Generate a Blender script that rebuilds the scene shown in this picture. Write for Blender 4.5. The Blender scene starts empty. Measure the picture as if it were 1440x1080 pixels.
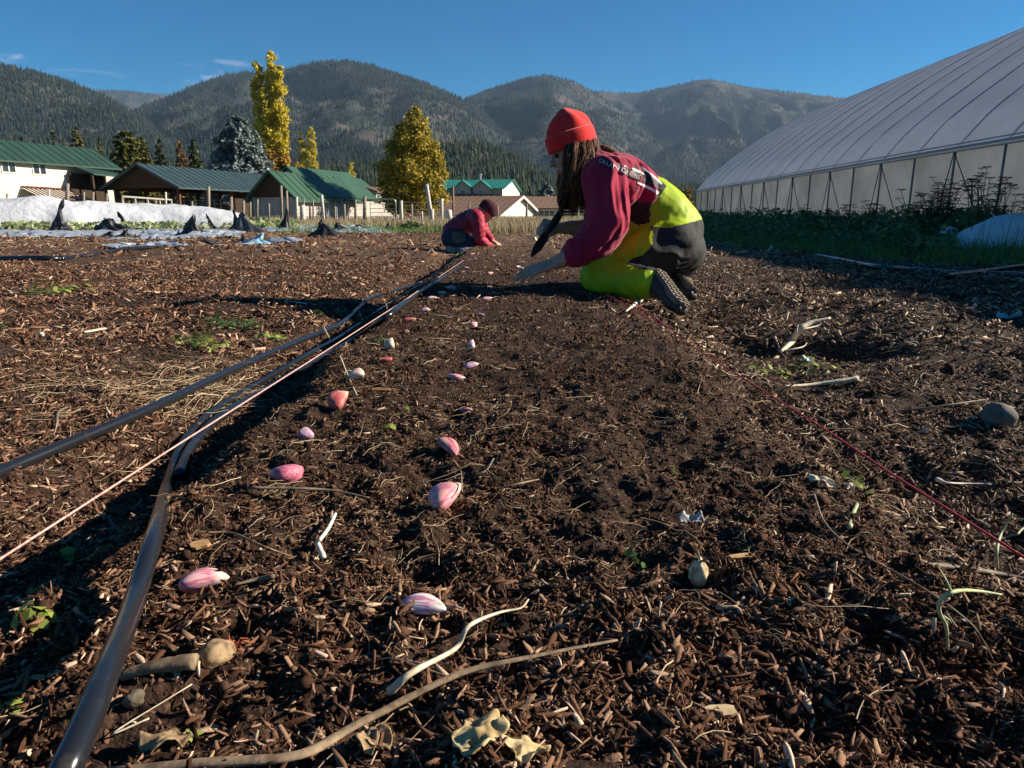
import bpy, bmesh, math, random
import numpy as np
from mathutils import Vector, Matrix
random.seed(7); RNG = np.random.default_rng(11)
R = math.radians
scene = bpy.context.scene
COL = scene.collection

# ---------------------------------------------------------------- camera
CAM_Z, PITCH, FPX = 0.36, R(13.3), 1000.0
cam_data = bpy.data.cameras.new('camera'); cam_data.sensor_width = 36.0
cam_data.lens = 36.0 * FPX / 1440.0; cam_data.clip_start = 0.02; cam_data.clip_end = 30000
camera = bpy.data.objects.new('camera', cam_data); COL.objects.link(camera)
camera.location = (0, 0, CAM_Z); camera.rotation_euler = (R(90) - PITCH, 0, 0)
scene.camera = camera
# ---------------------------------------------------------------- world, sun, exposure
SUN_EL, SUN_AZ = R(25.5), R(81.0)          # azimuth measured clockwise from the view direction (+y)
world = bpy.data.worlds.new('World'); scene.world = world; world.use_nodes = True
wn, wl = world.node_tree.nodes, world.node_tree.links
bg = wn['Background']
sky = wn.new('ShaderNodeTexSky'); sky.sky_type = 'NISHITA'; sky.sun_disc = False
sky.sun_elevation = SUN_EL; sky.sun_rotation = SUN_AZ; sky.altitude = 900
sky.air_density = 1.0; sky.dust_density = 0.1; sky.ozone_density = 3.5
# thin wisps of cloud low over the left mountains, part of the sky itself
tc = wn.new('ShaderNodeTexCoord'); sep = wn.new('ShaderNodeSeparateXYZ'); wl.new(tc.outputs['Generated'], sep.inputs[0])
mp = wn.new('ShaderNodeMapping'); mp.inputs['Scale'].default_value = (9, 9, 30); wl.new(tc.outputs['Generated'], mp.inputs[0])
nz = wn.new('ShaderNodeTexNoise'); nz.inputs['Scale'].default_value = 1.0; nz.inputs['Detail'].default_value = 7; nz.inputs['Roughness'].default_value = .62
nz.inputs['Distortion'].default_value = .5
wl.new(mp.outputs[0], nz.inputs['Vector'])
cr = wn.new('ShaderNodeValToRGB'); cr.color_ramp.elements[0].position = .59; cr.color_ramp.elements[1].position = .80
wl.new(nz.outputs['Fac'], cr.inputs[0])
def wmath(op, a, b=None, clamp=False):
    n = wn.new('ShaderNodeMath'); n.operation = op; n.use_clamp = clamp
    for i, s in enumerate((a, b)):
        if s is None: continue
        if isinstance(s, (int, float)): n.inputs[i].default_value = s
        else: wl.new(s, n.inputs[i])
    return n.outputs[0]
def wramp(v, a, b):      # smooth 0..1 between a and b
    n = wn.new('ShaderNodeMapRange'); n.interpolation_type = 'SMOOTHSTEP'
    n.inputs['From Min'].default_value = a; n.inputs['From Max'].default_value = b
    wl.new(v, n.inputs['Value']); return n.outputs[0]
low = wmath('MULTIPLY', wramp(sep.outputs['Z'], .198, .172), wramp(sep.outputs['Z'], .12, .15))
side = wramp(sep.outputs['X'], .10, -.16)
fac = wmath('MULTIPLY', wmath('MULTIPLY', cr.outputs['Color'], low), wmath('MULTIPLY', side, .75), True)
mix = wn.new('ShaderNodeMixRGB'); wl.new(fac, mix.inputs[0])
hs = wn.new('ShaderNodeHueSaturation'); hs.inputs['Saturation'].default_value = 1.9
wl.new(sky.outputs[0], hs.inputs['Color']); wl.new(hs.outputs[0], mix.inputs[1])
mix.inputs[2].default_value = (8.5, 8.8, 9.6, 1)
wl.new(mix.outputs[0], bg.inputs['Color']); bg.inputs['Strength'].default_value = 0.045
sun_data = bpy.data.lights.new('sun', 'SUN'); sun_data.energy = 5.0; sun_data.angle = R(.5); sun_data.color = (1.0, .90, .75)
sun = bpy.data.objects.new('sun', sun_data); COL.objects.link(sun)
sd = Vector((math.sin(SUN_AZ) * math.cos(SUN_EL), math.cos(SUN_AZ) * math.cos(SUN_EL), math.sin(SUN_EL)))
sun.rotation_euler = sd.to_track_quat('Z', 'Y').to_euler()
vs = scene.view_settings; vs.view_transform = 'Standard'; vs.look = 'None'; vs.exposure = 1.12; vs.gamma = 1.0
scene.cycles.max_bounces = 7; scene.cycles.transparent_max_bounces = 12; scene.cycles.volume_bounces = 0

# ---------------------------------------------------------------- projection helpers (photo pixels, 1440 x 1080)
CP, SP = math.cos(PITCH), math.sin(PITCH)
def ray(px, py):
    u, v = (px - 720) / FPX, (540 - py) / FPX
    return np.array([u, CP + SP * v, -SP + CP * v])
def P(px, py, Y):
    """world point seen at that pixel at distance Y in front of the camera"""
    r = ray(px, py); r = r * (Y / r[1]); return Vector((r[0], r[1], r[2] + CAM_Z))
def proj(x, y, z):
    z = z - CAM_Z; f = y * CP - z * SP; v = y * SP + z * CP
    return 720 + FPX * x / f, 540 - FPX * v / f

# ---------------------------------------------------------------- numpy noise
def _h(ix, iy, s):
    n = (ix.astype(np.int64) * 374761393 + iy.astype(np.int64) * 668265263 + s * 1274126177) & 0xffffffff
    n = ((n ^ (n >> 13)) * 1274126177) & 0xffffffff
    return ((n ^ (n >> 16)) & 0xffff) / 65535.0 * 2 - 1
def vnoise(x, y, s=0):
    x = np.asarray(x, float); y = np.asarray(y, float)
    ix = np.floor(x); iy = np.floor(y); fx = x - ix; fy = y - iy
    fx = fx * fx * (3 - 2 * fx); fy = fy * fy * (3 - 2 * fy)
    a = _h(ix, iy, s); b = _h(ix + 1, iy, s); c = _h(ix, iy + 1, s); d = _h(ix + 1, iy + 1, s)
    return (a * (1 - fx) + b * fx) * (1 - fy) + (c * (1 - fx) + d * fx) * fy
def fbm(x, y, s=0, o=4, g=.5):
    t = 0; a = 1; f = 1; n = 0
    for i in range(o):
        t = t + a * vnoise(x * f + i * 17.3, y * f - i * 9.1, s + i); n += a; a *= g; f *= 2.03
    return t / n
def sstep(a, b, x):
    t = np.clip((np.asarray(x, float) - a) / (b - a), 0, 1); return t * t * (3 - 2 * t)

# ---------------------------------------------------------------- materials
MATS = {}
def mat(name, col, rough=.8, spec=.3, noise=None, bump=None, island=None, metal=0, trans=0, coat=0, sheen=0, coords='Object', backface=None):
    """procedural principled material. noise=(scale, col2, lo, hi[, detail]); bump=(scale, strength, distance); island=list of (pos, colour)"""
    if name in MATS: return MATS[name]
    m = bpy.data.materials.new(name); m.use_nodes = True; MATS[name] = m
    n, l = m.node_tree.nodes, m.node_tree.links
    b = n['Principled BSDF']; b.inputs['Roughness'].default_value = rough; b.inputs['Specular IOR Level'].default_value = spec
    b.inputs['Metallic'].default_value = metal; b.inputs['Coat Weight'].default_value = coat; b.inputs['Sheen Weight'].default_value = sheen
    t = n.new('ShaderNodeTexCoord'); out = None
    c4 = lambda c: (c[0], c[1], c[2], 1)
    if island:
        g = n.new('ShaderNodeNewGeometry'); r = n.new('ShaderNodeValToRGB'); e = r.color_ramp.elements
        e[0].position, e[0].color = island[0][0], c4(island[0][1]); e[1].position, e[1].color = island[-1][0], c4(island[-1][1])
        for p, c in island[1:-1]:
            k = e.new(p); k.color = c4(c)
        l.new(g.outputs['Random Per Island'], r.inputs[0]); out = r.outputs[0]
    if noise:
        z = n.new('ShaderNodeTexNoise'); z.inputs['Scale'].default_value = noise[0]; z.inputs['Detail'].default_value = noise[4] if len(noise) > 4 else 5
        z.inputs['Roughness'].default_value = .6
        l.new(t.outputs[coords], z.inputs['Vector'])
        r = n.new('ShaderNodeValToRGB'); r.color_ramp.elements[0].position = noise[2]; r.color_ramp.elements[1].position = noise[3]
        l.new(z.outputs['Fac'], r.inputs[0]); x = n.new('ShaderNodeMixRGB'); l.new(r.outputs[0], x.inputs[0])
        if out: l.new(out, x.inputs[1])
        else: x.inputs[1].default_value = c4(col)
        x.inputs[2].default_value = c4(noise[1]); out = x.outputs[0]
    if out: l.new(out, b.inputs['Base Color'])
    else: b.inputs['Base Color'].default_value = c4(col)
    if bump:
        z = n.new('ShaderNodeTexNoise'); z.inputs['Scale'].default_value = bump[0]; z.inputs['Detail'].default_value = 6
        l.new(t.outputs[coords], z.inputs['Vector']); q = n.new('ShaderNodeBump'); q.inputs['Strength'].default_value = bump[1]
        q.inputs['Distance'].default_value = bump[2]; l.new(z.outputs['Fac'], q.inputs['Height']); l.new(q.outputs[0], b.inputs['Normal'])
    if trans:      # light passing through a thin sheet or leaf
        tr = n.new('ShaderNodeBsdfTranslucent'); ms = n.new('ShaderNodeMixShader'); ms.inputs[0].default_value = trans
        if out: l.new(out, tr.inputs[0])
        else: tr.inputs[0].default_value = c4(col)
        l.new(b.outputs[0], ms.inputs[1]); l.new(tr.outputs[0], ms.inputs[2]); l.new(ms.outputs[0], n['Material Output'].inputs[0])
    return m

# ---------------------------------------------------------------- object helpers
def tag(o, label=None, cat=None, group=None, kind=None):
    if label: o['label'] = label
    if cat: o['category'] = cat
    if group: o['group'] = group
    if kind: o['kind'] = kind
    return o
def empty(name, loc=(0, 0, 0), rz=0, label=None, cat=None, group=None):
    o = bpy.data.objects.new(name, None); COL.objects.link(o); o.location = loc; o.rotation_euler[2] = rz
    o.empty_display_size = .1
    return tag(o, label, cat, group)
def mesh_np(name, V, F, mats, parent=None, smooth=False, fm=None, world=True):
    """V (n,3) array, F (m,k) array of equal-size faces or list of arrays/lists. Vertices are given in world space."""
    V = np.asarray(V, np.float32)
    if parent is not None and world:
        inv = np.array(parent_matrix(parent).inverted())
        V = (V @ inv[:3, :3].T + inv[:3, 3]).astype(np.float32)
    me = bpy.data.meshes.new(name)
    if isinstance(F, np.ndarray):
        k = F.shape[1]; m = len(F); me.vertices.add(len(V)); me.vertices.foreach_set('co', V.ravel())
        me.loops.add(m * k); me.loops.foreach_set('vertex_index', F.ravel().astype(np.int32))
        me.polygons.add(m); me.polygons.foreach_set('loop_start', np.arange(0, m * k, k, dtype=np.int32))
        me.polygons.foreach_set('loop_total', np.full(m, k, np.int32))
        me.update(calc_edges=True)
    else:
        me.from_pydata(V.tolist(), [], [list(f) for f in F])
    for mm in (mats if isinstance(mats, (list, tuple)) else [mats]): me.materials.append(mm)
    if fm is not None: me.polygons.foreach_set('material_index', np.asarray(fm, np.int32))
    if smooth: me.polygons.foreach_set('use_smooth', np.ones(len(me.polygons), bool))
    me.update()
    o = bpy.data.objects.new(name, me); COL.objects.link(o)
    if parent is not None: o.parent = parent
    return o
def parent_matrix(o):
    m = Matrix.LocRotScale(o.location, o.rotation_euler, o.scale)
    return parent_matrix(o.parent) @ m if o.parent else m

class MB:
    """collects simple closed shapes into one mesh"""
    def __init__(s): s.V = []; s.F = []; s.M = []
    def add(s, V, F, m=0):
        o = len(s.V); s.V += [tuple(v) for v in V]; s.F += [[i + o for i in f] for f in F]; s.M += [m] * len(F); return s
    def box(s, c, d, rz=0, m=0, mtx=None):
        V = []
        ca, sa = math.cos(rz), math.sin(rz)
        for sx in (-.5, .5):
            for sy in (-.5, .5):
                for sz in (-.5, .5):
                    x, y, z = sx * d[0], sy * d[1], sz * d[2]
                    if mtx is not None: v = mtx @ Vector((x, y, z)); V.append((c[0] + v.x, c[1] + v.y, c[2] + v.z))
                    else: V.append((c[0] + x * ca - y * sa, c[1] + x * sa + y * ca, c[2] + z))
        return s.add(V, [(0, 1, 3, 2), (4, 6, 7, 5), (0, 4, 5, 1), (2, 3, 7, 6), (0, 2, 6, 4), (1, 5, 7, 3)], m)
    def beam(s, a, b, w, h, m=0, up=Vector((0, 0, 1))):
        a, b = Vector(a), Vector(b); d = (b - a).normalized(); x = d.cross(up)
        if x.length < 1e-4: x = Vector((1, 0, 0))
        x.normalize(); z = x.cross(d)
        V = [p + x * (i * w / 2) + z * (j * h / 2) for p in (a, b) for i, j in ((-1, -1), (1, -1), (1, 1), (-1, 1))]
        return s.add(V, [(3, 2, 1, 0), (4, 5, 6, 7), (0, 1, 5, 4), (1, 2, 6, 5), (2, 3, 7, 6), (3, 0, 4, 7)], m)
    def tube(s, pts, r, n=8, m=0, cap=True, jit=0, flat=1.0):
        pts = [Vector(p) for p in pts]; k = len(pts); rs = r if isinstance(r, (list, tuple)) else [r] * k
        V = []; F = []; prev = None
        for i, p in enumerate(pts):
            t = (pts[min(i + 1, k - 1)] - pts[max(i - 1, 0)])
            t = t.normalized() if t.length > 1e-9 else Vector((0, 0, 1))
            if prev is None:
                x = t.cross(Vector((0, 0, 1)))
                if x.length < .05: x = t.cross(Vector((0, 1, 0)))
            else: x = prev - t * prev.dot(t)
            x.normalize(); prev = x; y = t.cross(x)
            for j in range(n):
                a = 2 * math.pi * j / n; q = rs[i] * (1 + (random.uniform(-jit, jit) if jit else 0))
                V.append(p + x * (math.cos(a) * q) + y * (math.sin(a) * q * flat))
        for i in range(k - 1):
            for j in range(n):
                a, b = i * n + j, i * n + (j + 1) % n; F.append((a, b, b + n, a + n))
        if cap: F.append(tuple(reversed(range(n)))); F.append(tuple(range((k - 1) * n, k * n)))
        return s.add(V, F, m)
    def lathe(s, c, prof, n=12, m=0, mtx=None):
        V = []; F = []
        for r, z in prof:
            for j in range(n):
                a = 2 * math.pi * j / n; v = Vector((r * math.cos(a), r * math.sin(a), z))
                if mtx is not None: v = mtx @ v
                V.append((c[0] + v.x, c[1] + v.y, c[2] + v.z))
        for i in range(len(prof) - 1):
            for j in range(n):
                a, b = i * n + j, i * n + (j + 1) % n; F.append((a, b, b + n, a + n))
        F.append(tuple(reversed(range(n)))); F.append(tuple(range((len(prof) - 1) * n, len(prof) * n)))
        return s.add(V, F, m)
    def prism(s, poly, off, m=0):
        """closed polygon (3-D points) extruded by vector off"""
        k = len(poly); A = [Vector(p) for p in poly]; B = [p + Vector(off) for p in A]
        return s.add(A + B, [tuple(range(k)), tuple(reversed(range(k, 2 * k)))] + [(i, i + k, (i + 1) % k + k, (i + 1) % k) for i in range(k)], m)
    def build(s, name, mats, parent=None, smooth=False):
        o = mesh_np(name, np.array(s.V), s.F, mats, parent, smooth, s.M)
        bm = bmesh.new(); bm.from_mesh(o.data); bmesh.ops.recalc_face_normals(bm, faces=bm.faces); bm.to_mesh(o.data); bm.free()
        return o
def spline(pts, n=8):
    pts = [Vector(p) for p in pts]; out = []
    q = [pts[0] * 2 - pts[1]] + pts + [pts[-1] * 2 - pts[-2]]
    for i in range(1, len(q) - 2):
        for k in range(n):
            t = k / n; a, b, c, d = q[i - 1], q[i], q[i + 1], q[i + 2]
            out.append(.5 * ((2 * b) + (c - a) * t + (2 * a - 5 * b + 4 * c - d) * t * t + (3 * b - a - 3 * c + d) * t ** 3))
    out.append(pts[-1]); return out
# ================================================================ GROUND
PITS = []   # (x, y, rx, ry, depth)
def _g0(px, py, z):   # rough ground point for pits
    r = ray(px, py); t = (z - CAM_Z) / r[2]; return r[0] * t, r[1] * t
for px, py, rx, ry, d in ((600, 795, .018, .02, .022), (880, 900, .016, .012, .02), (965, 800, .02, .018, .02), (612, 660, .02, .02, .02), (560, 770, .02, .02, .015),
                          (640, 575, .02, .03, .02), (905, 770, .02, .02, .02), (700, 850, .012, .012, .018), (930, 640, .04, .03, .018), (1230, 860, .03, .02, .02),
                          (1390, 900, .05, .03, .035), (1330, 1010, .06, .03, .03), (240, 900, .02, .03, .02), (490, 680, .02, .02, .014), (590, 520, .03, .03, .015),
                          (1100, 640, .04, .04, .02), (1120, 730, .03, .02, .025), (820, 700, .03, .02, .014), (760, 620, .04, .03, .014), (1310, 760, .04, .02, .025),
                          (345, 860, .015, .02, .018), (540, 980, .012, .01, .015), (1120, 1000, .03, .015, .018)):
    x, y = _g0(px, py, .06); PITS.append((x, y, rx, ry, d))
for px, py, rx, ry, d in ((1062, 472, .11, .15, .11), (1160, 480, .12, .15, .13), (1000, 440, .10, .2, .04), (1290, 640, .12, .08, .03), (1080, 600, .07, .1, .03),
                          (1320, 430, .2, .2, .03), (90, 470, .15, .2, .02), (60, 560, .1, .1, .02)):
    x, y = _g0(px, py, .0); PITS.append((x, y, rx, ry, d))
def ground_h(x, y, cell=None):
    x = np.asarray(x, float); y = np.asarray(y, float)
    d = np.hypot(x, y)
    edge = .022 * vnoise(y * 2.2, x * 0 + 3.1, 5) + .02 * vnoise(y * 7, x * 3, 6)
    l = x + edge; r = x - edge
    far = 1 - sstep(9, 16, y)
    prof = .058 * sstep(-.50, -.385, l) * (1 - sstep(.37, .54, r))            # the raised bed
    trench = -.040 * sstep(-.74, -.60, l) * (1 - sstep(-.50, -.40, l))          # hollow along its left side
    left = .018 * (1 - sstep(-1.2, -.66, l)) + .02 * (1 - sstep(-2.6, -1.2, x)) * sstep(3, 8, y)
    rightp = -.012 * sstep(.46, .6, x) * (1 - sstep(.85, 1.2, x)) + .02 * sstep(.9, 1.4, x)
    # neighbouring bed shoulders on the right, near the weeds
    rightp = rightp + .03 * sstep(1.45, 1.7, x + .05 * y - .2) * (1 - sstep(2.3, 2.6, x))
    h = (prof + trench + left + rightp) * far
    def oct_(w, amp, s):        # one octave of wavelength w, faded when the mesh is too coarse for it
        a = amp
        if cell is not None: a = amp * np.clip(1.6 - cell * 2.2 / w, 0, 1)
        return a * vnoise(x / w + s * 3.7, y / w - s * 1.3, s)
    nearf = 1 / (1 + (d / 60) ** 2)
    path = sstep(.40, .6, np.abs(x))
    h = h + nearf * (oct_(2.3, .012, 21) + oct_(.8, .009, 22) + (1 + .8 * path) * oct_(.28, .010, 23) + oct_(.11, .0085, 24))
    h = h + (oct_(.052, .0062, 25) + oct_(.026, .0056, 26) + oct_(.013, .0040, 27) + oct_(.0065, .0016, 28)) * sstep(60, 10, d)
    # ridged clods
    c = 1 - np.abs(vnoise(x / .034, y / .034, 31)); a = .006 if cell is None else .006 * np.clip(1.6 - cell * 2.2 / .034, 0, 1)
    h = h + a * (c * c - .4)
    for px_, py_, rx, ry, dp in PITS:
        q = ((x - px_) / rx) ** 2 + ((y - py_) / ry) ** 2
        h = h - dp * np.exp(-q * .9)
    h = h + .9 * sstep(60, 260, d) * vnoise(x / 130, y / 130, 41) * sstep(60, 200, d)
    return h
def hz(x, y): return float(ground_h(np.array([x]), np.array([y]))[0])
def G(px, py, up=0.0):
    """point of the ground seen at that pixel"""
    r = ray(px, py)
    t = np.linspace(.2, 1, 1)
    zz = .04
    for k in range(12):
        tt = (zz - CAM_Z) / r[2]; x, y = r[0] * tt, r[1] * tt; zz = .5 * zz + .5 * hz(x, y)
    return Vector((x, y, hz(x, y) + up))

def soil_mat():
    m = bpy.data.materials.new('soil'); m.use_nodes = True; n, l = m.node_tree.nodes, m.node_tree.links
    b = n['Principled BSDF']; b.inputs['Roughness'].default_value = .92; b.inputs['Specular IOR Level'].default_value = .18
    t = n.new('ShaderNodeTexCoord')
    def noise(scale, det=6, rough=.6):
        z = n.new('ShaderNodeTexNoise'); z.inputs['Scale'].default_value = scale; z.inputs['Detail'].default_value = det; z.inputs['Roughness'].default_value = rough
        l.new(t.outputs['Object'], z.inputs['Vector']); return z.outputs['Fac']
    def ramp(v, stops):
        r = n.new('ShaderNodeValToRGB'); e = r.color_ramp.elements
        e[0].position, e[0].color = stops[0][0], (*stops[0][1], 1); e[1].position, e[1].color = stops[-1][0], (*stops[-1][1], 1)
        for p, c in stops[1:-1]: k = e.new(p); k.color = (*c, 1)
        l.new(v, r.inputs[0]); return r.outputs[0]
    def mixc(f, a, b_):
        x = n.new('ShaderNodeMixRGB'); l.new(f, x.inputs[0]) if not isinstance(f, float) else None
        l.new(a, x.inputs[1]); l.new(b_, x.inputs[2]); return x.outputs[0]
    def mr(v, a, b_):
        q = n.new('ShaderNodeMapRange'); q.interpolation_type = 'SMOOTHSTEP'; q.inputs['From Min'].default_value = a; q.inputs['From Max'].default_value = b_
        l.new(v, q.inputs['Value']); return q.outputs[0]
    def mth(op, a, b_):
        q = n.new('ShaderNodeMath'); q.operation = op
        for i, s in enumerate((a, b_)):
            if isinstance(s, (int, float)): q.inputs[i].default_value = s
            else: l.new(s, q.inputs[i])
        return q.outputs[0]
    sp = n.new('ShaderNodeSeparateXYZ'); l.new(t.outputs['Object'], sp.inputs[0])
    bed = ramp(noise(160), [(.3, (.010, .005, .003)), (.5, (.034, .017, .010)), (.62, (.068, .037, .023)), (.75, (.13, .078, .048))])
    path = ramp(noise(90), [(.3, (.016, .009, .006)), (.5, (.045, .025, .016)), (.62, (.085, .05, .032)), (.75, (.19, .12, .08))])
    farc = ramp(noise(7, 9, .72), [(.3, (.065, .036, .022)), (.5, (.11, .064, .038)), (.62, (.17, .105, .06)), (.78, (.28, .19, .11))])
    ax = mth('ABSOLUTE', sp.outputs['X'], 0)
    c = mixc(mr(ax, .36, .56), bed, path)
    c = mixc(mr(sp.outputs['Y'], 3.0, 9.0), c, farc)
    grass = ramp(noise(2.5, 9, .7), [(.35, (.10, .10, .045)), (.55, (.20, .16, .08)), (.7, (.28, .23, .13))])
    nb = noise(.35, 3)
    yy = mth('ADD', sp.outputs['Y'], mth('MULTIPLY', nb, 10))
    c = mixc(mr(yy, 27, 33), c, grass)
    l.new(c, b.inputs['Base Color'])
    h = mth('ADD', mth('MULTIPLY', noise(230, 5), 1), mth('MULTIPLY', noise(60, 4), 1.5))
    q = n.new('ShaderNodeBump'); q.inputs['Strength'].default_value = .8; q.inputs['Distance'].default_value = .006
    l.new(h, q.inputs['Height']); l.new(q.outputs[0], b.inputs['Normal'])
    return m

def build_ground():
    f, h = 711.0, .31
    yy = np.arange(640, 14, -1.15); d1 = f * h / yy                                  # uniform in the picture out to about 15 m
    d2 = np.geomspace(d1[-1] * 1.05, 9000, 90)
    d0 = np.array([-60, -15, -4, -1, -.2, .05, .15, .22, .27, .30])
    ys = np.concatenate([d0, d1[d1 > .32], d2])
    s_in = np.linspace(-.86, .86, 1180)
    t_out = np.array([.0006, .0015, .004, .012, .04, .13, .4, 1.0])
    w = np.maximum(ys, .34)
    X = []
    xin = np.outer(w, s_in)
    lo = xin[:, :1] - (9500 - 0) * t_out[::-1][None, :]; hi = xin[:, -1:] + 9500 * t_out[None, :]
    X = np.concatenate([lo, xin, hi], 1); Y = np.repeat(ys[:, None], X.shape[1], 1)
    cell = np.gradient(X, axis=1); cell = np.maximum(np.abs(cell), np.abs(np.gradient(Y, axis=0)))
    Z = ground_h(X, Y, cell)
    nr, nc = X.shape; V = np.stack([X, Y, Z], -1).reshape(-1, 3)
    i = np.arange(nr * nc).reshape(nr, nc)
    F = np.stack([i[:-1, :-1], i[:-1, 1:], i[1:, 1:], i[1:, :-1]], -1).reshape(-1, 4)
    o = mesh_np('ground', V, F, soil_mat(), smooth=True); tag(o, kind='structure')
    return o
build_ground()

# ---------------------------------------------------------------- loose mulch: chips, crumbs and straw
def rotmats(yaw, pitch, roll):
    cy, sy, cp, sp, cr_, sr = np.cos(yaw), np.sin(yaw), np.cos(pitch), np.sin(pitch), np.cos(roll), np.sin(roll)
    z = np.zeros_like(yaw); o = z + 1
    Rz = np.stack([cy, -sy, z, sy, cy, z, z, z, o], -1).reshape(-1, 3, 3)
    Ry = np.stack([cp, z, sp, z, o, z, -sp, z, cp], -1).reshape(-1, 3, 3)
    Rx = np.stack([o, z, z, z, cr_, -sr, z, sr, cr_], -1).reshape(-1, 3, 3)
    return Rz @ Ry @ Rx
def chips(name, x, y, length, width, m, hi=True, lift=.0, tilt=.46):
    n = len(x); L = length; W = width; T = W * RNG.uniform(.12, .42, n)
    if hi:
        st = np.array([-.5, -.1, .25, .5]); sc = np.array([.45, 1, .9, .35])
    else:
        st = np.array([-.5, .5]); sc = np.array([.7, .6])
    k = len(st); bend = RNG.normal(0, .10, n)
    C = np.array([(-1, -1), (1, -1), (1, 1), (-1, 1)]) * .5
    V = np.zeros((n, k, 4, 3))
    jw = RNG.uniform(.7, 1.25, (n, k)); e0 = RNG.uniform(.7, 1.9, (n, 2)); jw[:, 0] *= e0[:, 0]; jw[:, -1] *= e0[:, 1] * 1.2
    V[..., 0] = st[None, :, None] * L[:, None, None] * (1 + RNG.uniform(-.12, .12, (n, k, 4)))
    V[..., 1] = C[None, None, :, 0] * (W[:, None] * sc[None] * jw)[..., None] + (bend[:, None] * (st ** 2)[None] * L[:, None])[..., None] * 2
    V[..., 2] = C[None, None, :, 1] * (T[:, None] * np.sqrt(sc)[None] * jw)[..., None] + (np.abs(bend)[:, None] * (st ** 2)[None] * L[:, None])[..., None]
    V = V.reshape(n, k * 4, 3)
    M = rotmats(RNG.uniform(0, 2 * np.pi, n), RNG.normal(0, tilt, n), RNG.uniform(0, 2 * np.pi, n) * .5)
    V = np.einsum('nij,nkj->nki', M, V)
    z = ground_h(x, y) + T * .4 + L * .10 * RNG.uniform(0, 1, n) + lift
    V += np.stack([x, y, z], -1)[:, None, :]
    f = [(3, 2, 1, 0)] + [(a * 4 + b, a * 4 + (b + 1) % 4, a * 4 + 4 + (b + 1) % 4, a * 4 + 4 + b) for a in range(k - 1) for b in range(4)] + [tuple((k - 1) * 4 + b for b in range(4))]
    F = (np.array(f)[None] + (np.arange(n) * k * 4)[:, None, None]).reshape(-1, 4)
    o = mesh_np(name, V.reshape(-1, 3), F, m); tag(o, kind='stuff'); return o
def crumbs(name, x, y, r, m):
    n = len(x)
    B = np.array([(1, 0, 0), (-1, 0, 0), (0, 1, 0), (0, -1, 0), (0, 0, 1), (0, 0, -1)], float)
    V = B[None] * RNG.uniform(.55, 1.35, (n, 6, 1)) + RNG.normal(0, .22, (n, 6, 3))
    V = np.einsum('nij,nkj->nki', rotmats(RNG.uniform(0, 6.3, n), RNG.uniform(0, 6.3, n), RNG.uniform(0, 6.3, n)), V) * r[:, None, None]
    V += np.stack([x, y, ground_h(x, y) + r * .35], -1)[:, None, :]
    f = np.array([(0, 2, 4), (2, 1, 4), (1, 3, 4), (3, 0, 4), (2, 0, 5), (1, 2, 5), (3, 1, 5), (0, 3, 5)])
    F = (f[None] + (np.arange(n) * 6)[:, None, None]).reshape(-1, 3)
    o = mesh_np(name, V.reshape(-1, 3), F, m); tag(o, kind='stuff'); return o
def straws(name, x, y, length, rad, m, lift=0, curl=1.0):
    n = len(x); k = 7; a0 = RNG.uniform(0, 2 * np.pi, n); c = RNG.normal(0, 1.1 * curl, n)
    t = np.linspace(0, 1, k); ang = a0[:, None] + c[:, None] * t[None] + np.cumsum(RNG.normal(0, .18 * curl, (n, k)), 1)
    sx = np.cumsum(np.cos(ang), 1) / k * length[:, None]; sy = np.cumsum(np.sin(ang), 1) / k * length[:, None]
    px_ = x[:, None] + sx; py_ = y[:, None] + sy
    hh = ground_h(px_, py_); lf = RNG.uniform(0, 1, n)[:, None] * length[:, None] * .12 * np.sin(t * np.pi)[None] + RNG.uniform(0, .25, n)[:, None] * length[:, None] * t[None] ** 2 * (RNG.uniform(0, 1, n) < .25)[:, None]
    pz = np.maximum(hh, hh.mean(1)[:, None]) + rad[:, None] + lf + lift
    V = np.zeros((n, k, 3, 3)); nx, ny = -np.sin(ang), np.cos(ang); tp = 1 - .6 * t
    for j, (u, w) in enumerate(((0, 1), (-.87, -.5), (.87, -.5))):
        rr = rad[:, None] * tp[None]
        V[:, :, j, 0] = px_ + nx * u * rr; V[:, :, j, 1] = py_ + ny * u * rr; V[:, :, j, 2] = pz + w * rr
    V = V.reshape(n, k * 3, 3)
    f = [(a * 3 + b, a * 3 + (b + 1) % 3, a * 3 + 3 + (b + 1) % 3, a * 3 + 3 + b) for a in range(k - 1) for b in range(3)]
    F = (np.array(f)[None] + (np.arange(n) * k * 3)[:, None, None]).reshape(-1, 4)
    o = mesh_np(name, V.reshape(-1, 3), F, m); tag(o, kind='stuff'); return o
def scatter(n, d0, d1, s=.85, clump=0.0, p=2.0):
    """points in the wedge in front of the camera; p=2 is even on the ground, p<2 gets denser close by"""
    u = RNG.uniform(0, 1, int(n * 1.0)); d = (d0 ** p + u * (d1 ** p - d0 ** p)) ** (1 / p)
    x = RNG.uniform(-s, s, len(d)) * np.maximum(d, .36); y = d
    if clump > 0:
        keep = RNG.uniform(0, 1, len(x)) < np.clip(.5 + clump * fbm(x / .12, y / .12, 77, 3) * 1.8, .04, 1); x, y = x[keep], y[keep]
    return x, y
m_chip_bed = mat('chip_dark', (0, 0, 0), .95, .05, noise=(420, (.060, .031, .020), .54, .74, 4), bump=(700, .6, .0006), island=[(0, (.018, .010, .006)), (.25, (.065, .031, .018)), (.52, (.145, .072, .043)), (.80, (.24, .135, .083)), (.94, (.34, .22, .14)), (1, (.62, .48, .34))])
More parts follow.
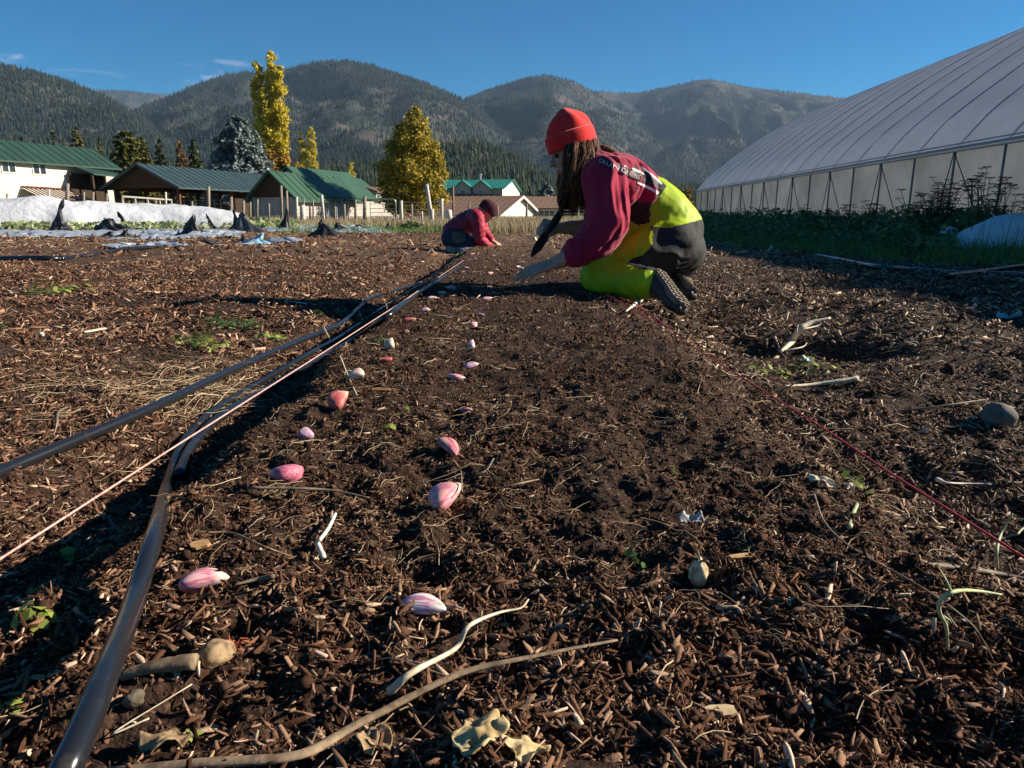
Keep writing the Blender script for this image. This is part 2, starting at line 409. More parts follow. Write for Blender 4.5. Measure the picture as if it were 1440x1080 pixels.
m_chip_red = mat('chip_red', (0, 0, 0), .95, .06, noise=(420, (.060, .031, .020), .54, .74, 4), bump=(700, .6, .0006), island=[(0, (.03, .015, .010)), (.3, (.10, .047, .030)), (.6, (.20, .10, .062)), (.85, (.32, .18, .115)), (1, (.55, .40, .27))])
m_chip_tan = mat('chip_tan', (0, 0, 0), .85, .15, noise=(420, (.060, .031, .020), .54, .74, 4), bump=(700, .6, .0006), island=[(0, (.024, .014, .009)), (.3, (.085, .048, .031)), (.6, (.20, .125, .08)), (.85, (.36, .25, .165)), (1, (.62, .49, .35))])
m_crumb = mat('crumb', (0, 0, 0), .95, .12, island=[(0, (.014, .007, .004)), (.5, (.050, .025, .015)), (.85, (.095, .050, .030)), (1, (.16, .095, .058))])
m_straw = mat('straw', (0, 0, 0), .7, .35, island=[(0, (.14, .085, .045)), (.4, (.26, .18, .10)), (.8, (.42, .32, .19)), (1, (.58, .48, .32))])
def split_zone(x, y):
    e = .06 * vnoise(x * 6, y * 6, 91)
    return x < -.44 + e, (x >= -.44 + e) & (x <= .44 + e), x > .44 + e
def mulch(n, d0, d1, Lm, wr, hi, clump, p=2.0):
    x, y = scatter(n, d0, d1, clump=clump, p=p)
    zones = split_zone(x, y)
    for z, m, nm in zip(zones, (m_chip_red, m_chip_bed, m_chip_tan), ('left_path_mulch', 'bed_mulch', 'right_path_mulch')):
        xs, ys = x[z], y[z]
        if m is m_chip_bed:      # the worked middle of the bed is fine soil with fewer chips
            soil = np.exp(-((xs - .08) / .34) ** 2) * sstep(.50, .62, ys) * (1 - sstep(3, 6, ys))
            k = RNG.uniform(0, 1, len(xs)) > .5 * soil; xs, ys = xs[k], ys[k]
        if len(xs) < 3: continue
        L = np.clip(RNG.lognormal(math.log(Lm * .86), .66, len(xs)), Lm * .25, Lm * 3.3); W = np.minimum(L * RNG.uniform(.10, .32, len(xs)) * wr, Lm * .55)
        if m is m_chip_bed:
            fine = 1 - .44 * sstep(.50, .66, ys); L = L * fine; W = W * fine
        chips(nm, xs, ys, L, W, m, hi)
mulch(78000, .27, .70, .0076, 1.0, True, .35)
mulch(175000, .70, 1.9, .0090, .8, True, .4, 1.4)
mulch(260000, 1.9, 5.5, .0150, .8, False, .3, 1.2)
mulch(120000, 5.5, 26, .038, .7, False, .2, 1.1)
x, y = scatter(150000, .27, 1.5, clump=.3, p=1.5); crumbs('soil_crumbs', x, y, RNG.lognormal(math.log(.0013), .5, len(x)), m_crumb)
x, y = scatter(60000, 1.3, 4.5, clump=.3, p=1.2); crumbs('soil_crumbs', x, y, RNG.lognormal(math.log(.0028), .45, len(x)), m_crumb)
x, y = scatter(38000, .5, 2.4, p=1.4, clump=.3); straws('root_fibres', x, y, RNG.lognormal(math.log(.014), .4, len(x)), RNG.uniform(.00022, .0005, len(x)), m_straw, curl=1.5)
x, y = scatter(52000, .45, 3.2, p=1.3, clump=.3); k = np.abs(x) < .5; x, y = x[k], y[k]; straws('root_fibres', x, y, RNG.lognormal(math.log(.011), .4, len(x)), RNG.uniform(.0003, .0008, len(x)), m_chip_bed, curl=1.0)
x, y = scatter(1400, .3, 1.2, clump=.3); straws('dry_straw', x, y, RNG.lognormal(math.log(.035), .5, len(x)), RNG.uniform(.0003, .0008, len(x)), m_straw)
x, y = scatter(9000, 1.2, 7, p=1.3, clump=.6); k = (np.abs(x) > .4) | (RNG.uniform(0, 1, len(x)) < .35); x, y = x[k], y[k]
straws('dry_straw', x, y, RNG.lognormal(math.log(.06), .5, len(x)), RNG.uniform(.0006, .0014, len(x)), m_straw)
x, y = scatter(9000, 7, 26, p=1.3, clump=.6); straws('dry_straw', x, y, RNG.lognormal(math.log(.16), .4, len(x)), RNG.uniform(.002, .004, len(x)), m_straw)
# dried grass lying in the left path
n_ = 700; c_ = G(330, 560); x = RNG.normal(c_.x, .16, n_); y = RNG.normal(c_.y, .12, n_); k = x < -.62; x, y = x[k], y[k]
straws('dry_straw', x, y, RNG.uniform(.05, .16, len(x)), RNG.uniform(.0006, .0012, len(x)), m_straw, curl=.6)
# ================================================================ MOUNTAINS
def curve(pts):
    q = sorted(((P(px, py, 1000.0).x / 1000.0, (P(px, py, 1000.0).z - 0) / 1000.0) for px, py in pts))
    a = np.array(q); return a[:, 0], a[:, 1]
LAYERS = [  # crest curve in picture coordinates, crest distance, foot distance
    ([(-900, 130), (-300, 60), (-100, 75), (0, 93), (40, 100), (100, 118), (150, 138), (200, 165), (230, 190), (260, 215), (300, 240), (350, 265), (450, 300), (500, 320)], 2300, 700),
    ([(-100, 160), (80, 140), (130, 126), (180, 128), (240, 133), (300, 137), (400, 170), (500, 260)], 6000, 3000),
    ([(60, 310), (120, 215), (160, 172), (200, 150), (250, 131), (280, 119), (310, 107), (345, 102), (380, 101), (420, 92), (450, 86), (490, 87), (520, 92), (560, 105), (600, 118), (635, 133), (670, 151), (700, 177), (740, 197), (778, 218), (830, 252), (900, 290), (960, 320)], 3200, 1100),
    ([(520, 300), (580, 200), (630, 148), (665, 134), (700, 122), (740, 110), (770, 106), (800, 112), (835, 128), (865, 150), (910, 180), (967, 219), (1010, 250), (1100, 290), (1180, 320)], 4000, 1500),
    ([(700, 200), (780, 140), (840, 127), (870, 130), (900, 130), (940, 122), (975, 113), (1000, 111), (1040, 120), (1100, 128), (1170, 135), (1300, 152), (1500, 150), (1800, 120), (2300, 180)], 5000, 2200),
    ([(-900, 215), (-100, 236), (0, 230), (200, 236), (400, 242), (560, 232), (624, 208), (660, 205), (700, 214), (740, 232), (780, 256), (850, 270), (1000, 268), (1300, 262), (1900, 240)], 1050, 560)]
BARE = [(470, 117, 16, 8), (438, 138, 26, 6), (494, 156, 22, 7), (508, 190, 40, 20), (290, 190, 28, 34), (300, 160, 18, 10), (70, 152, 50, 8), (120, 185, 30, 8), (545, 128, 22, 5), (870, 212, 18, 6), (1000, 116, 30, 5), (1065, 125, 40, 4), (455, 210, 30, 14)]
CUR = [(curve(c), a, b) for c, a, b in LAYERS]
def mountain_h(s, Y):
    """height of the hills at lateral ratio s = x / y and distance Y"""
    H = np.full(np.broadcast(s, Y).shape, -30.0)
    for k, ((cs, cz), Yc, Yb) in enumerate(CUR):
        wob = 1 + .10 * fbm(s * 5 + k * 3.3, s * 0 + k, 51 + k, 3)
        yc = Yc * wob
        ang = np.interp(s, cs, cz, left=-.05, right=-.05)
        t = (Y - Yb) / (yc - Yb)
        x_ = s * Y
        spur = 1 - np.abs(fbm(x_ / 420 + k, Y / 900 + k * 2, 60 + k, 4)) * 2
        g = np.clip(t, 0, 1) ** 1.1
        env = np.clip(t * (1 - t) * 4, 0, 1)
        z = ang * yc * (g + .26 * env * (spur - .75) * np.minimum(t * 2, 1))
        # keep the slope under the sight line to the crest
        z = np.where((t < 1) & (t > 0), np.minimum(z, ang * Y * (.995 - .02 * (1 - t))), z)
        z = np.where(t > 1, ang * yc * (1 - (t - 1) * 1.6), z)
        z = np.where(t < 0, -30, z)
        H = np.maximum(H, z)
    return H
cols = np.linspace(-1.25, 1.25, 760); rows = np.geomspace(560, 8000, 300)
S, YY = np.meshgrid(cols, rows)
HH = mountain_h(S, YY)
def bare_mask(s, Y, z):
    px, py = proj(s * Y, Y, z)
    m = np.zeros_like(px)
    for bx, by, rx, ry in BARE:
        m = np.maximum(m, np.exp(-(((px - bx) / rx) ** 2 + ((py - by) / ry) ** 2)))
    return m
V = np.stack([S * YY, YY, HH], -1).reshape(-1, 3)
i = np.arange(S.size).reshape(S.shape)
F = np.stack([i[:-1, :-1], i[:-1, 1:], i[1:, 1:], i[1:, :-1]], -1).reshape(-1, 4)
m_hill = mat('hillside', (.030, .038, .032), .95, .05, noise=(.006, (.085, .070, .062), .45, .62, 8), bump=(.03, .6, 8.0))
hills = mesh_np('hills', V, F, m_hill, smooth=True); tag(hills, kind='structure')
# visible part of the slopes, for planting
angv = HH / YY; run = np.maximum.accumulate(angv, 0); vis = np.concatenate([np.ones((1, len(cols)), bool), angv[1:] > run[:-1] - .0012], 0)
def cones(name, x, y, z, h, r, m, tiers=2, n=5):
    N = len(x); P_ = []
    a = np.arange(n) / n * 2 * np.pi; V = []; f = []
    k = 0; lv = [(0.0, 1.0, .62), (.36, .68, 1.0)] if tiers == 2 else [(0, 1, .5), (.25, .78, .75), (.5, .5, 1.0)]
    rot = RNG.uniform(0, 6.28, N)
    for b, rr, tp in lv:
        jr = r[:, None] * rr * RNG.uniform(.75, 1.25, (N, n))
        ring = np.stack([x[:, None] + np.cos(a + rot[:, None]) * jr, y[:, None] + np.sin(a + rot[:, None]) * jr, z[:, None] + h[:, None] * (b + RNG.uniform(-.04, .04, (N, n)))], -1)
        apex = np.stack([x, y, z + h * tp], -1)[:, None]
        V += [ring, apex]; f += [(k + j, k + (j + 1) % n, k + n) for j in range(n)]; k += n + 1
    V = np.concatenate(V, 1); F = (np.array(f)[None] + (np.arange(N) * k)[:, None, None]).reshape(-1, 3)
    o = mesh_np(name, V.reshape(-1, 3), F, m); tag(o, kind='stuff'); return o
m_forest = mat('forest', (0, 0, 0), .9, .1, island=[(0, (.008, .016, .013)), (.5, (.015, .025, .019)), (.85, (.026, .036, .026)), (.98, (.05, .055, .03)), (1, (.14, .11, .03))])
m_forest_near = mat('forest_near', (0, 0, 0), .9, .1, island=[(0, (.012, .022, .012)), (.5, (.024, .036, .018)), (.9, (.042, .054, .026)), (1, (.065, .066, .03))])
n_ = 900000
s_ = RNG.uniform(-.95, .95, n_); ri = RNG.uniform(0, len(rows) - 1.01, n_); Y_ = rows[0] * (rows[-1] / rows[0]) ** (ri / (len(rows) - 1))
ci = ((s_ + 1.25) / 2.5 * (len(cols) - 1)).astype(int); ok = vis[ri.astype(int), ci]
s_, Y_ = s_[ok], Y_[ok]; z_ = mountain_h(s_, Y_)
keep = (z_ > 1) & (RNG.uniform(0, 1, len(s_)) > .93 * bare_mask(s_, Y_, z_)) & (RNG.uniform(0, 1, len(s_)) < np.clip(.95 + 1.5 * fbm(s_ * Y_ / 260, Y_ / 500, 88, 4) - .22 * (Y_ > 1200), .18, 1))
s_, Y_, z_ = s_[keep], Y_[keep], z_[keep]
nr_ = Y_ < 1150
h_ = RNG.uniform(5, 12, len(s_)) + 11 * RNG.uniform(0, 1, len(s_)) ** 3; 
cones('far_forest', (s_ * Y_)[~nr_], Y_[~nr_], z_[~nr_] - 1, h_[~nr_], h_[~nr_] * .19, m_forest)
s2 = RNG.uniform(-.95, .95, 16000); Y2 = RNG.uniform(570, 1150, 16000); z2 = mountain_h(s2, Y2); k = z2 > .2; s2, Y2, z2 = s2[k], Y2[k], z2[k]
hh2 = RNG.uniform(8, 18, len(s2))
cones('valley_forest', s2 * Y2, Y2, z2 - 1, hh2, hh2 * .17, m_forest_near, 3, 6)
s2 = RNG.uniform(-.95, .95, 2600); Y2 = RNG.uniform(330, 560, 2600); hh2 = RNG.uniform(5, 12, 2600)
cones('valley_forest', s2 * Y2, Y2, np.zeros(2600) - .3, hh2, hh2 * .18, m_forest_near, 3, 7)

# ================================================================ TREES
def leaf_quads(C, N, size, asp=1.0):
    """quads centred on C with normals roughly N (unit), random roll"""
    n = len(C); a = RNG.normal(0, 1, (n, 3)); u = np.cross(N, a); u /= np.linalg.norm(u, axis=1)[:, None] + 1e-9; v = np.cross(N, u)
    s = (size * RNG.uniform(.6, 1.4, n))[:, None]
    bend = N * s * .25
    V = np.stack([C - u * s * asp - bend, C - v * s, C + u * s * asp - bend, C + v * s], 1)
    return V.reshape(-1, 3), np.arange(n * 4).reshape(-1, 4)
def crown(name, parent, blobs, n, size, m, clump=.5, seed=0):
    """leaf faces spread through the volume of many overlapping lobes"""
    blobs = [(np.array(c, float), np.array(r, float)) for c, r in blobs]
    vol = np.array([r.prod() ** .7 for _, r in blobs]); cnt = (vol / vol.sum() * n).astype(int) + 1
    C = []; Nn = []
    for (c, r), k in zip(blobs, cnt):
        # sub-clumps inside every lobe
        q = max(4, int(k / 55)); d = RNG.normal(0, 1, (q, 3)); d /= np.linalg.norm(d, axis=1)[:, None]
        sc = c + d * r * (RNG.uniform(.45, 1.0, q) ** .6)[:, None]
        w = RNG.integers(0, q, k); p = sc[w] + RNG.normal(0, 1, (k, 3)) * r.mean() * .20
        C.append(p); nn = (p - c) / r; nn = nn + RNG.normal(0, .8, (k, 3)); Nn.append(nn / (np.linalg.norm(nn, axis=1)[:, None] + 1e-9))
    C = np.concatenate(C); Nn = np.concatenate(Nn); C = C[C[:, 2] > .05] if False else C
    V, F = leaf_quads(C, Nn, size)
    return mesh_np(name, V, F, m, parent)
def limbs(parent, base, top, r0, n, spread, m, start=.25):
    mb = MB(); base, top = Vector(base), Vector(top)
    pts = [base.lerp(top, t) + Vector((random.uniform(-1, 1), random.uniform(-1, 1), 0)) * spread * .06 * t for t in (0, .15, .3, .5, .7, .85, 1)]
    mb.tube(pts, [r0 * (1 - .85 * t) * (1.25 if t == 0 else 1) for t in (0, .15, .3, .5, .7, .85, 1)], 7)
    for i in range(n):
        t = start + (1 - start) * (i + random.random()) / n * .9; p = base.lerp(top, t); a = random.uniform(0, 6.28); L = spread * (1.1 - t) * random.uniform(.6, 1)
        up = random.uniform(.4, .9)
        mb.tube([p, p + Vector((math.cos(a) * L * .5, math.sin(a) * L * .5, L * up * .4)), p + Vector((math.cos(a) * L, math.sin(a) * L, L * up))], [r0 * .35 * (1 - t * .6), r0 * .2 * (1 - t * .6), r0 * .05], 5)
    return mb.build('trunk', m, parent, True)
m_bark = mat('bark', (.11, .085, .065), .9, .1, noise=(3, (.05, .04, .03), .4, .6), bump=(12, .5, .05))
m_pale_bark = mat('pale_bark', (.34, .29, .23), .85, .1, noise=(3, (.16, .13, .10), .4, .6))
def leafm(name, stops, tr=.3): return mat(name, (0, 0, 0), .6, .25, island=stops, trans=tr)
m_yellow = leafm('yellow_leaves', [(0, (.22, .20, .03)), (.35, (.50, .42, .04)), (.75, (.74, .60, .06)), (1, (.85, .68, .10))], .35)
m_gold = leafm('gold_green_leaves', [(0, (.08, .09, .015)), (.35, (.22, .20, .025)), (.7, (.46, .35, .035)), (1, (.66, .40, .04))], .3)
m_orange = leafm('orange_leaves', [(0, (.16, .09, .02)), (.5, (.34, .19, .03)), (1, (.50, .30, .04))], .3)
m_needle = leafm('green_needles', [(0, (.015, .03, .010)), (.5, (.035, .055, .016)), (1, (.07, .085, .024))], .1)
m_needle_y = leafm('olive_needles', [(0, (.05, .06, .014)), (.5, (.11, .11, .025)), (1, (.20, .17, .04))], .15)
m_blue = leafm('blue_needles', [(0, (.08, .11, .10)), (.5, (.17, .21, .20)), (1, (.30, .34, .33))], .1)
m_rust = leafm('rust_needles', [(0, (.09, .055, .02)), (.5, (.19, .11, .03)), (1, (.30, .17, .05))], .15)

def poplar(name, px, top, base, Y, plumes, n, label, m=None, low=None, group=None):
    b = P(px, base, Y); b.z = 0; t = P(px, top, Y)
    root = empty(name, b, 0, label, 'tree', group); H = t.z
    limbs(root, b, t - Vector((0, 0, .15 * H)), H * .016, 10, H * .08, m_pale_bark, .1)
    bl = []
    for dx, w, z0, z1, dy in plumes:      # metres sideways, half width, bottom and top as parts of the height
        k = 11
        for i in range(k):
            t_ = (i + .5) / k; z = H * (z0 + (z1 - z0) * t_); ww = w * 1.0 * (math.sin(math.pi * (.14 + .76 * t_)) ** .6) * random.uniform(.85, 1.12)
            bl.append(((b.x + dx * (1 + .15 * t_) + random.uniform(-.12, .12) * w, b.y + dy, z), (ww, ww, H * (z1 - z0) / k * .75)))
    crown('crown', root, bl, int(n * 2.4), H * .0055, m or m_yellow)
    if low:
        crown('lower_crown', root, [((b.x + x_, b.y - .5, z), r) for x_, z, r in low], n // 3, H * .0085, m_orange)
    return root
poplar('poplar_tree', 392, 76, 300, 110, [(-1.5, 1.25, .22, .93, 0), (.2, 1.3, .3, 1.0, .4), (1.25, 1.1, .30, .93, -.3), (-.6, 1.1, .2, .8, -.8), (.9, .9, .25, .7, .8)], 15000,
       'tallest tree, a slim yellow poplar rising above the mountain ridge', low=[(-.4, 6, (1.8, 1.8, 2.4)), (1.3, 5.0, (2.2, 2, 2.2)), (.6, 7.6, (1.8, 1.6, 1.8))])
poplar('poplar_tree', 438, 181, 300, 150, [(-1.0, 1.0, .2, .95, 0), (.7, 1.1, .2, 1.0, .3)], 6000, 'middle-sized yellow poplar with two plumes just right of the tallest tree', group='yellow poplars')
poplar('poplar_tree', 498, 229, 300, 165, [(0, 1.0, .2, 1.0, 0)], 2500, 'smallest yellow poplar, a narrow flame shape above the grey shed', group='yellow poplars')

def round_tree(name, px, top, base, Y, halfw, n, m, label, size, lobes=None, bark=None, cat='tree', group=None, trunk=True):
    b = P(px, base, Y); b.z = 0; H = P(px, top, Y).z; root = empty(name, b, 0, label, cat, group)
    if trunk: limbs(root, b, b + Vector((0, 0, H * .9)), H * .022, 12, halfw * .9, bark or m_bark, .12)
    bl = [((b.x + x * halfw, b.y + y * halfw, H * z), (halfw * r, halfw * r, H * rz)) for x, y, z, r, rz in lobes]
    crown('crown', root, bl, n, size, m); return root
maple_l = [(.15, 0, .93, .20, .06), (.05, .1, .86, .30, .09), (.28, -.2, .80, .32, .09), (-.22, 0, .76, .34, .10), (.1, -.3, .70, .45, .11), (.45, 0, .64, .38, .10), (-.40, .1, .60, .40, .11), (.0, .4, .55, .5, .12),
           (.6, -.1, .50, .40, .12), (-.5, -.3, .46, .42, .12), (.1, -.5, .42, .5, .13), (.78, 0, .40, .30, .09), (-.65, .1, .33, .38, .12), (.5, -.4, .30, .42, .12), (-.2, -.4, .26, .45, .12), (.65, .2, .2, .36, .1), (-.7, -.1, .17, .3, .09), (.1, .1, .15, .6, .09), (-.35, -.4, .12, .35, .07), (.45, -.2, .11, .3, .06)]
round_tree('maple_tree', 581, 149, 300, 60, 2.75, 24000, m_gold, 'broad golden green tree standing behind the gate, turning orange at its top', .085, maple_l)
blob_l = [(0, 0, .75, .5, .2), (-.4, 0, .5, .5, .25), (.4, 0, .5, .5, .25), (0, -.3, .35, .7, .25)]
round_tree('yellow_shrub', 486, 246, 300, 160, 1.6, 1200, m_yellow, 'low yellow shrub left of the smallest poplar', .2, blob_l, cat='shrub', trunk=True)
round_tree('orange_shrub', 423, 222, 300, 140, 1.4, 1200, m_orange, 'orange shrub tucked between the two yellow poplars', .2, blob_l, cat='shrub')
round_tree('larch_tree', 966, 262, 300, 90, .8, 700, m_orange, 'thin golden tree at the far left end of the greenhouse', .14, [(0, 0, .85, .4, .14), (0, 0, .6, .8, .2), (0, 0, .3, 1, .2)])

def conifer(name, px, top, base, Y, halfw, m, label, whorls=22, nb=9, group=None, droop=.25, size=None, shape=.85, cat='tree', fill=1.9):
    b = P(px, base, Y); b.z = 0; H = P(px, top, Y).z; root = empty(name, b, 0, label, cat, group)
    mb = MB(); mb.tube([b, b + Vector((0, 0, H * .5)), b + Vector((0, 0, H * .98))], [H * .02, H * .012, H * .002], 6); mb.build('trunk', m_bark, root, True)
    C = []; Nn = []; size = size or Y * .0019; whorls = int(whorls * 1.6)
    for w in range(whorls):
        t = (w + .3) / whorls; z = H * (.08 + .92 * t); L = halfw * 1.22 * (1 - t) ** shape * random.uniform(.82, 1.12) + halfw * .03
        for k in range(max(3, int(nb * (1 - t * .5)))):
            a = random.uniform(0, 6.28); l = L * random.uniform(.75, 1.1); q = max(3, int(l / size * 1.5 * fill))
            r = RNG.uniform(.15, 1, q) ** .7; wd = RNG.normal(0, .16, q) * l
            x = b.x + math.cos(a) * r * l - math.sin(a) * wd * (1.1 - r); y = b.y + math.sin(a) * r * l + math.cos(a) * wd * (1.1 - r)
            zz = z - droop * r * r * l + RNG.normal(0, .05, q) * l + .12 * l * (r > .8)
            C.append(np.stack([x, y, zz], 1)); nn = np.stack([np.full(q, math.cos(a) * .5), np.full(q, math.sin(a) * .5), np.full(q, .9)], 1) + RNG.normal(0, .45, (q, 3)); Nn.append(nn)
    C.append(np.array([[b.x, b.y, H * (1 - .012 * i)] for i in range(8)])); Nn.append(RNG.normal(0, 1, (8, 3)))
    C = np.concatenate(C); Nn = np.concatenate(Nn); Nn /= np.linalg.norm(Nn, axis=1)[:, None]
    V, F = leaf_quads(C, Nn, size); mesh_np('crown', V, F, m, root); return root
conifer('blue_spruce', 344, 162, 300, 85, 4.0, m_blue, 'broad blue grey spruce just left of the tallest poplar', 34, 16, shape=.48, droop=.35, size=.14, fill=2.2)
gp = 'evergreens behind the farm buildings'
conifer('pine_tree', 122, 178, 300, 105, 2.1, m_needle_y, 'yellow green conifer rising behind the right end of the cream house', 20, 9, gp, shape=.6)
conifer('pine_tree', 152, 193, 300, 120, 1.3, m_needle_y, 'slim olive conifer between the cream house conifer and the bushy pine', 18, 8, gp)
conifer('pine_tree', 190, 183, 300, 95, 3.2, m_needle_y, 'wide bushy green pine behind the peak of the brown pavilion', 24, 12, gp, shape=.4)
conifer('pine_tree', 211, 192, 300, 105, 1.9, m_needle_y, 'olive pine leaning on the right side of the wide bushy pine', 20, 9, gp, shape=.6)
conifer('pine_tree', 234, 196, 300, 120, 1.7, m_needle, 'small dim green conifer above the pavilion roof', 20, 9, gp, shape=.6)
conifer('pine_tree', 281, 194, 300, 100, 1.6, m_needle, 'dark green conifer beside the rust coloured larch', 20, 9, gp, shape=.6)
conifer('pine_tree', 90, 184, 300, 115, 1.3, m_needle, 'dark conifer tip showing over the cream house roof', 18, 8, gp)
conifer('pine_tree', 46, 192, 300, 130, 1.5, m_needle, 'leftmost dark conifer behind the cream house roof', 18, 8, gp)
conifer('larch_tree', 262, 199, 300, 102, 1.3, m_rust, 'rust coloured larch above the pavilion roof', 18, 9, shape=.5)
conifer('dark_spruce', 404, 231, 300, 75, 1.7, m_needle, 'low dark spruce behind the peak of the green barn', 14, 10, shape=.4)
conifer('silver_spruce', 768, 258, 305, 118, 2.6, m_blue, 'silvery spruce behind the brown roofed houses', 18, 10, shape=.5)
conifer('silver_spruce', 806, 268, 308, 85, 1.5, m_needle, 'small green spruce right of the bright white gable', 18, 10, shape=.6)
conifer('silver_spruce', 950, 262, 308, 120, 2.6, m_needle, 'dark spruce between the kneeling worker and the greenhouse end', 18, 10, shape=.6)
# ================================================================ FARM BUILDINGS
m_cream = mat('cream_siding', (.58, .55, .45), .7, .3, noise=(2, (.50, .475, .39), .4, .7), bump=(30, .15, .02))
m_white = mat('white_siding', (.60, .58, .52), .7, .3, noise=(2, (.52, .50, .46), .4, .7))
m_grey_wall = mat('beige_and_shaded_siding', (.42, .38, .33), .8, .2, noise=(1.5, (.35, .32, .28), .4, .7))  # grey of barn and shed; also the shaded tone of the far houses' fronts
m_green_roof = mat('green_metal_roof', (.03, .075, .045), .5, .3, noise=(.6, (.045, .10, .06), .35, .7))
m_dkgreen_roof = mat('dark_green_roof', (.022, .050, .036), .5, .3, noise=(.6, (.03, .065, .048), .35, .7))
m_slate_roof = mat('blue_green_roof', (.030, .055, .062), .5, .3, noise=(.7, (.042, .07, .078), .35, .7))
m_teal_roof = mat('teal_metal_roof', (.015, .15, .105), .45, .4, noise=(.4, (.02, .18, .13), .35, .7))
m_brown_roof = mat('brown_shingle_roof', (.24, .14, .09), .9, .2, noise=(3, (.17, .10, .07), .35, .7))
m_timber = mat('dark_timber', (.065, .035, .022), .8, .2, noise=(6, (.10, .055, .035), .35, .7))
m_redwood = mat('red_timber', (.17, .07, .04), .8, .2, noise=(6, (.11, .05, .03), .35, .7))
m_glass = mat('window_glass', (.03, .04, .05), .12, .6)
m_greywood = mat('weathered_wood', (.30, .25, .20), .85, .2, noise=(14, (.19, .155, .12), .35, .65), bump=(60, .3, .01))
m_whitewood = mat('whitewashed_wood', (.58, .53, .46), .85, .2, noise=(14, (.38, .34, .28), .4, .7), bump=(60, .3, .01))
m_metal = mat('grey_metal', (.42, .43, .44), .4, .5, metal=.6)
m_wire = mat('fence_wire', (.30, .29, .27), .5, .4, metal=.4)
m_shade = mat('shade_boards', (.05, .035, .025), .9, .1)  # near-black boards, the shade of open bays put into the colour

def solve_drop(A, n, px, py):
    """w, h so that A + n*w - z*h is seen at (px, py)"""
    w, h = 1.0, 1.0
    for _ in range(30):
        def f(w, h): X = A + n * w - Vector((0, 0, h)); return proj(X.x, X.y, X.z)
        x0, y0 = f(w, h); e = .01; xw, yw = f(w + e, h); xh, yh = f(w, h + e)
        J = np.array([[(xw - x0) / e, (xh - x0) / e], [(yw - y0) / e, (yh - y0) / e]]); d = np.linalg.solve(J, [px - x0, py - y0])
        w += d[0]; h += d[1]
    return w, h
def solve_len(A, d, px):
    L = 1.0
    for _ in range(30):
        X = A + d * L; x0, _y = proj(X.x, X.y, X.z); X2 = A + d * (L + .01); x1, _y = proj(X2.x, X2.y, X2.z)
        L += (px - x0) / ((x1 - x0) / .01)
    return L
class Gable:
    """gabled building from the near gable apex, one eave corner, the ridge direction and length"""
    def __init__(s, name, apex, eave, dirv, length, label, cat, roof_m, wall_m, gable_m=None, over=.35, walls=True, symmetric=True, group=None, th=.12, lift_in=.25, seams=True):
        A = P(*apex); d = Vector((dirv[0], dirv[1], 0)).normalized(); n = Vector((d.y, -d.x, 0))
        w, h = solve_drop(A, n, *eave); s.sg = 1 if w > 0 else -1; w = abs(w); n = n * s.sg
        s.A, s.d, s.n, s.w, s.h, s.L = A, d, n, w, h, length
        g = A.copy(); g.z = 0; s.root = empty(name, g + d * (length / 2), 0, label, cat, group)
        s.g0 = g; up = Vector((0, 0, 1)); mb = MB(); slope = (n * w - up * h); sl2 = (-n * w - up * h)
        for q in (slope, sl2):
            e = q * (1 + over / w); a = A - d * over; b = A + d * (length + over)
            nn = (d.cross(q)).normalized(); nn = nn if nn.z > 0 else -nn
            a0, b0 = a + q.normalized() * .0, b + q.normalized() * .0
            mb.prism([a0, b0, b + e, a + e], -nn * th)
            if seams:
                ns = max(3, int((length + 2 * over) / .8))
                for k_ in range(ns + 1): c_ = a + d * ((length + 2 * over) * k_ / ns); mb.beam(c_ + nn * .015, c_ + e + nn * .015, .05, .05, up=nn)
            mb.beam(a + e - up * .05 + q.normalized() * .05, b + e - up * .05 + q.normalized() * .05, .10, .12)
        s.roof = mb.build('roof', roof_m, s.root)
        ew = A.z - h                       # eave height
        s.ew = ew; ins = lift_in
        if walls:
            mb = MB(); c = g
            W = w - .05
            # closed body: floor plan w x L, pentagon ends
            pen = [g + n * W, g + n * W + up * (ew - .08), g + up * (A.z - th - .06), g - n * W + up * (ew - .08), g - n * W]
            mb.prism(pen, d * length); mb.build('wall', wall_m, s.root)
    def on_wall(s, px, py, which='side'):
        """point on a wall plane seen at that pixel; side = the long wall on the eave side, end = the near gable"""
        r = Vector(ray(px, py)); o = Vector((0, 0, CAM_Z))
        pn, p0 = (s.n, s.g0 + s.n * (s.w - .05)) if which == 'side' else (-s.d, s.g0)
        t = (p0 - o).dot(pn) / r.dot(pn); return o + r * t
    def window(s, box, which='side', frame=m_white, panes=2, name='window'):
        x0, y0, x1, y1 = box; a, b = s.on_wall(x0, y1, which), s.on_wall(x1, y0, which)
        nrm = s.n if which == 'side' else -s.d; along = (s.d if which == 'side' else s.n)
        al = abs((b - a).dot(along)); hh = abs(b.z - a.z); c = (a + b) / 2; fw = min(al, hh) * .12
        ax = along
        def bar(p, w, h, dep): return [p - ax * w / 2 - Vector((0, 0, h / 2)), p + ax * w / 2 - Vector((0, 0, h / 2)), p + ax * w / 2 + Vector((0, 0, h / 2)), p - ax * w / 2 + Vector((0, 0, h / 2))]
        mb = MB(); base = c + nrm * .003
        mb.prism(bar(base + Vector((0, 0, hh / 2)), al + fw, fw, 0), nrm * .06); mb.prism(bar(base - Vector((0, 0, hh / 2)), al + fw, fw, 0), nrm * .06)
        for i in range(panes + 1):
            mb.prism(bar(base + ax * (al * (i / panes - .5)), fw, hh - fw, 0), nrm * .055)
        wd = mb.build(name, frame, s.root)
        mg = MB(); mg.prism(bar(base, al - fw * .2, hh - fw * .2, 0), nrm * .02); g = mg.build('pane', m_glass, None)
        mt = parent_matrix(wd).inverted(); g.data.transform(mt); g.parent = wd
        return wd
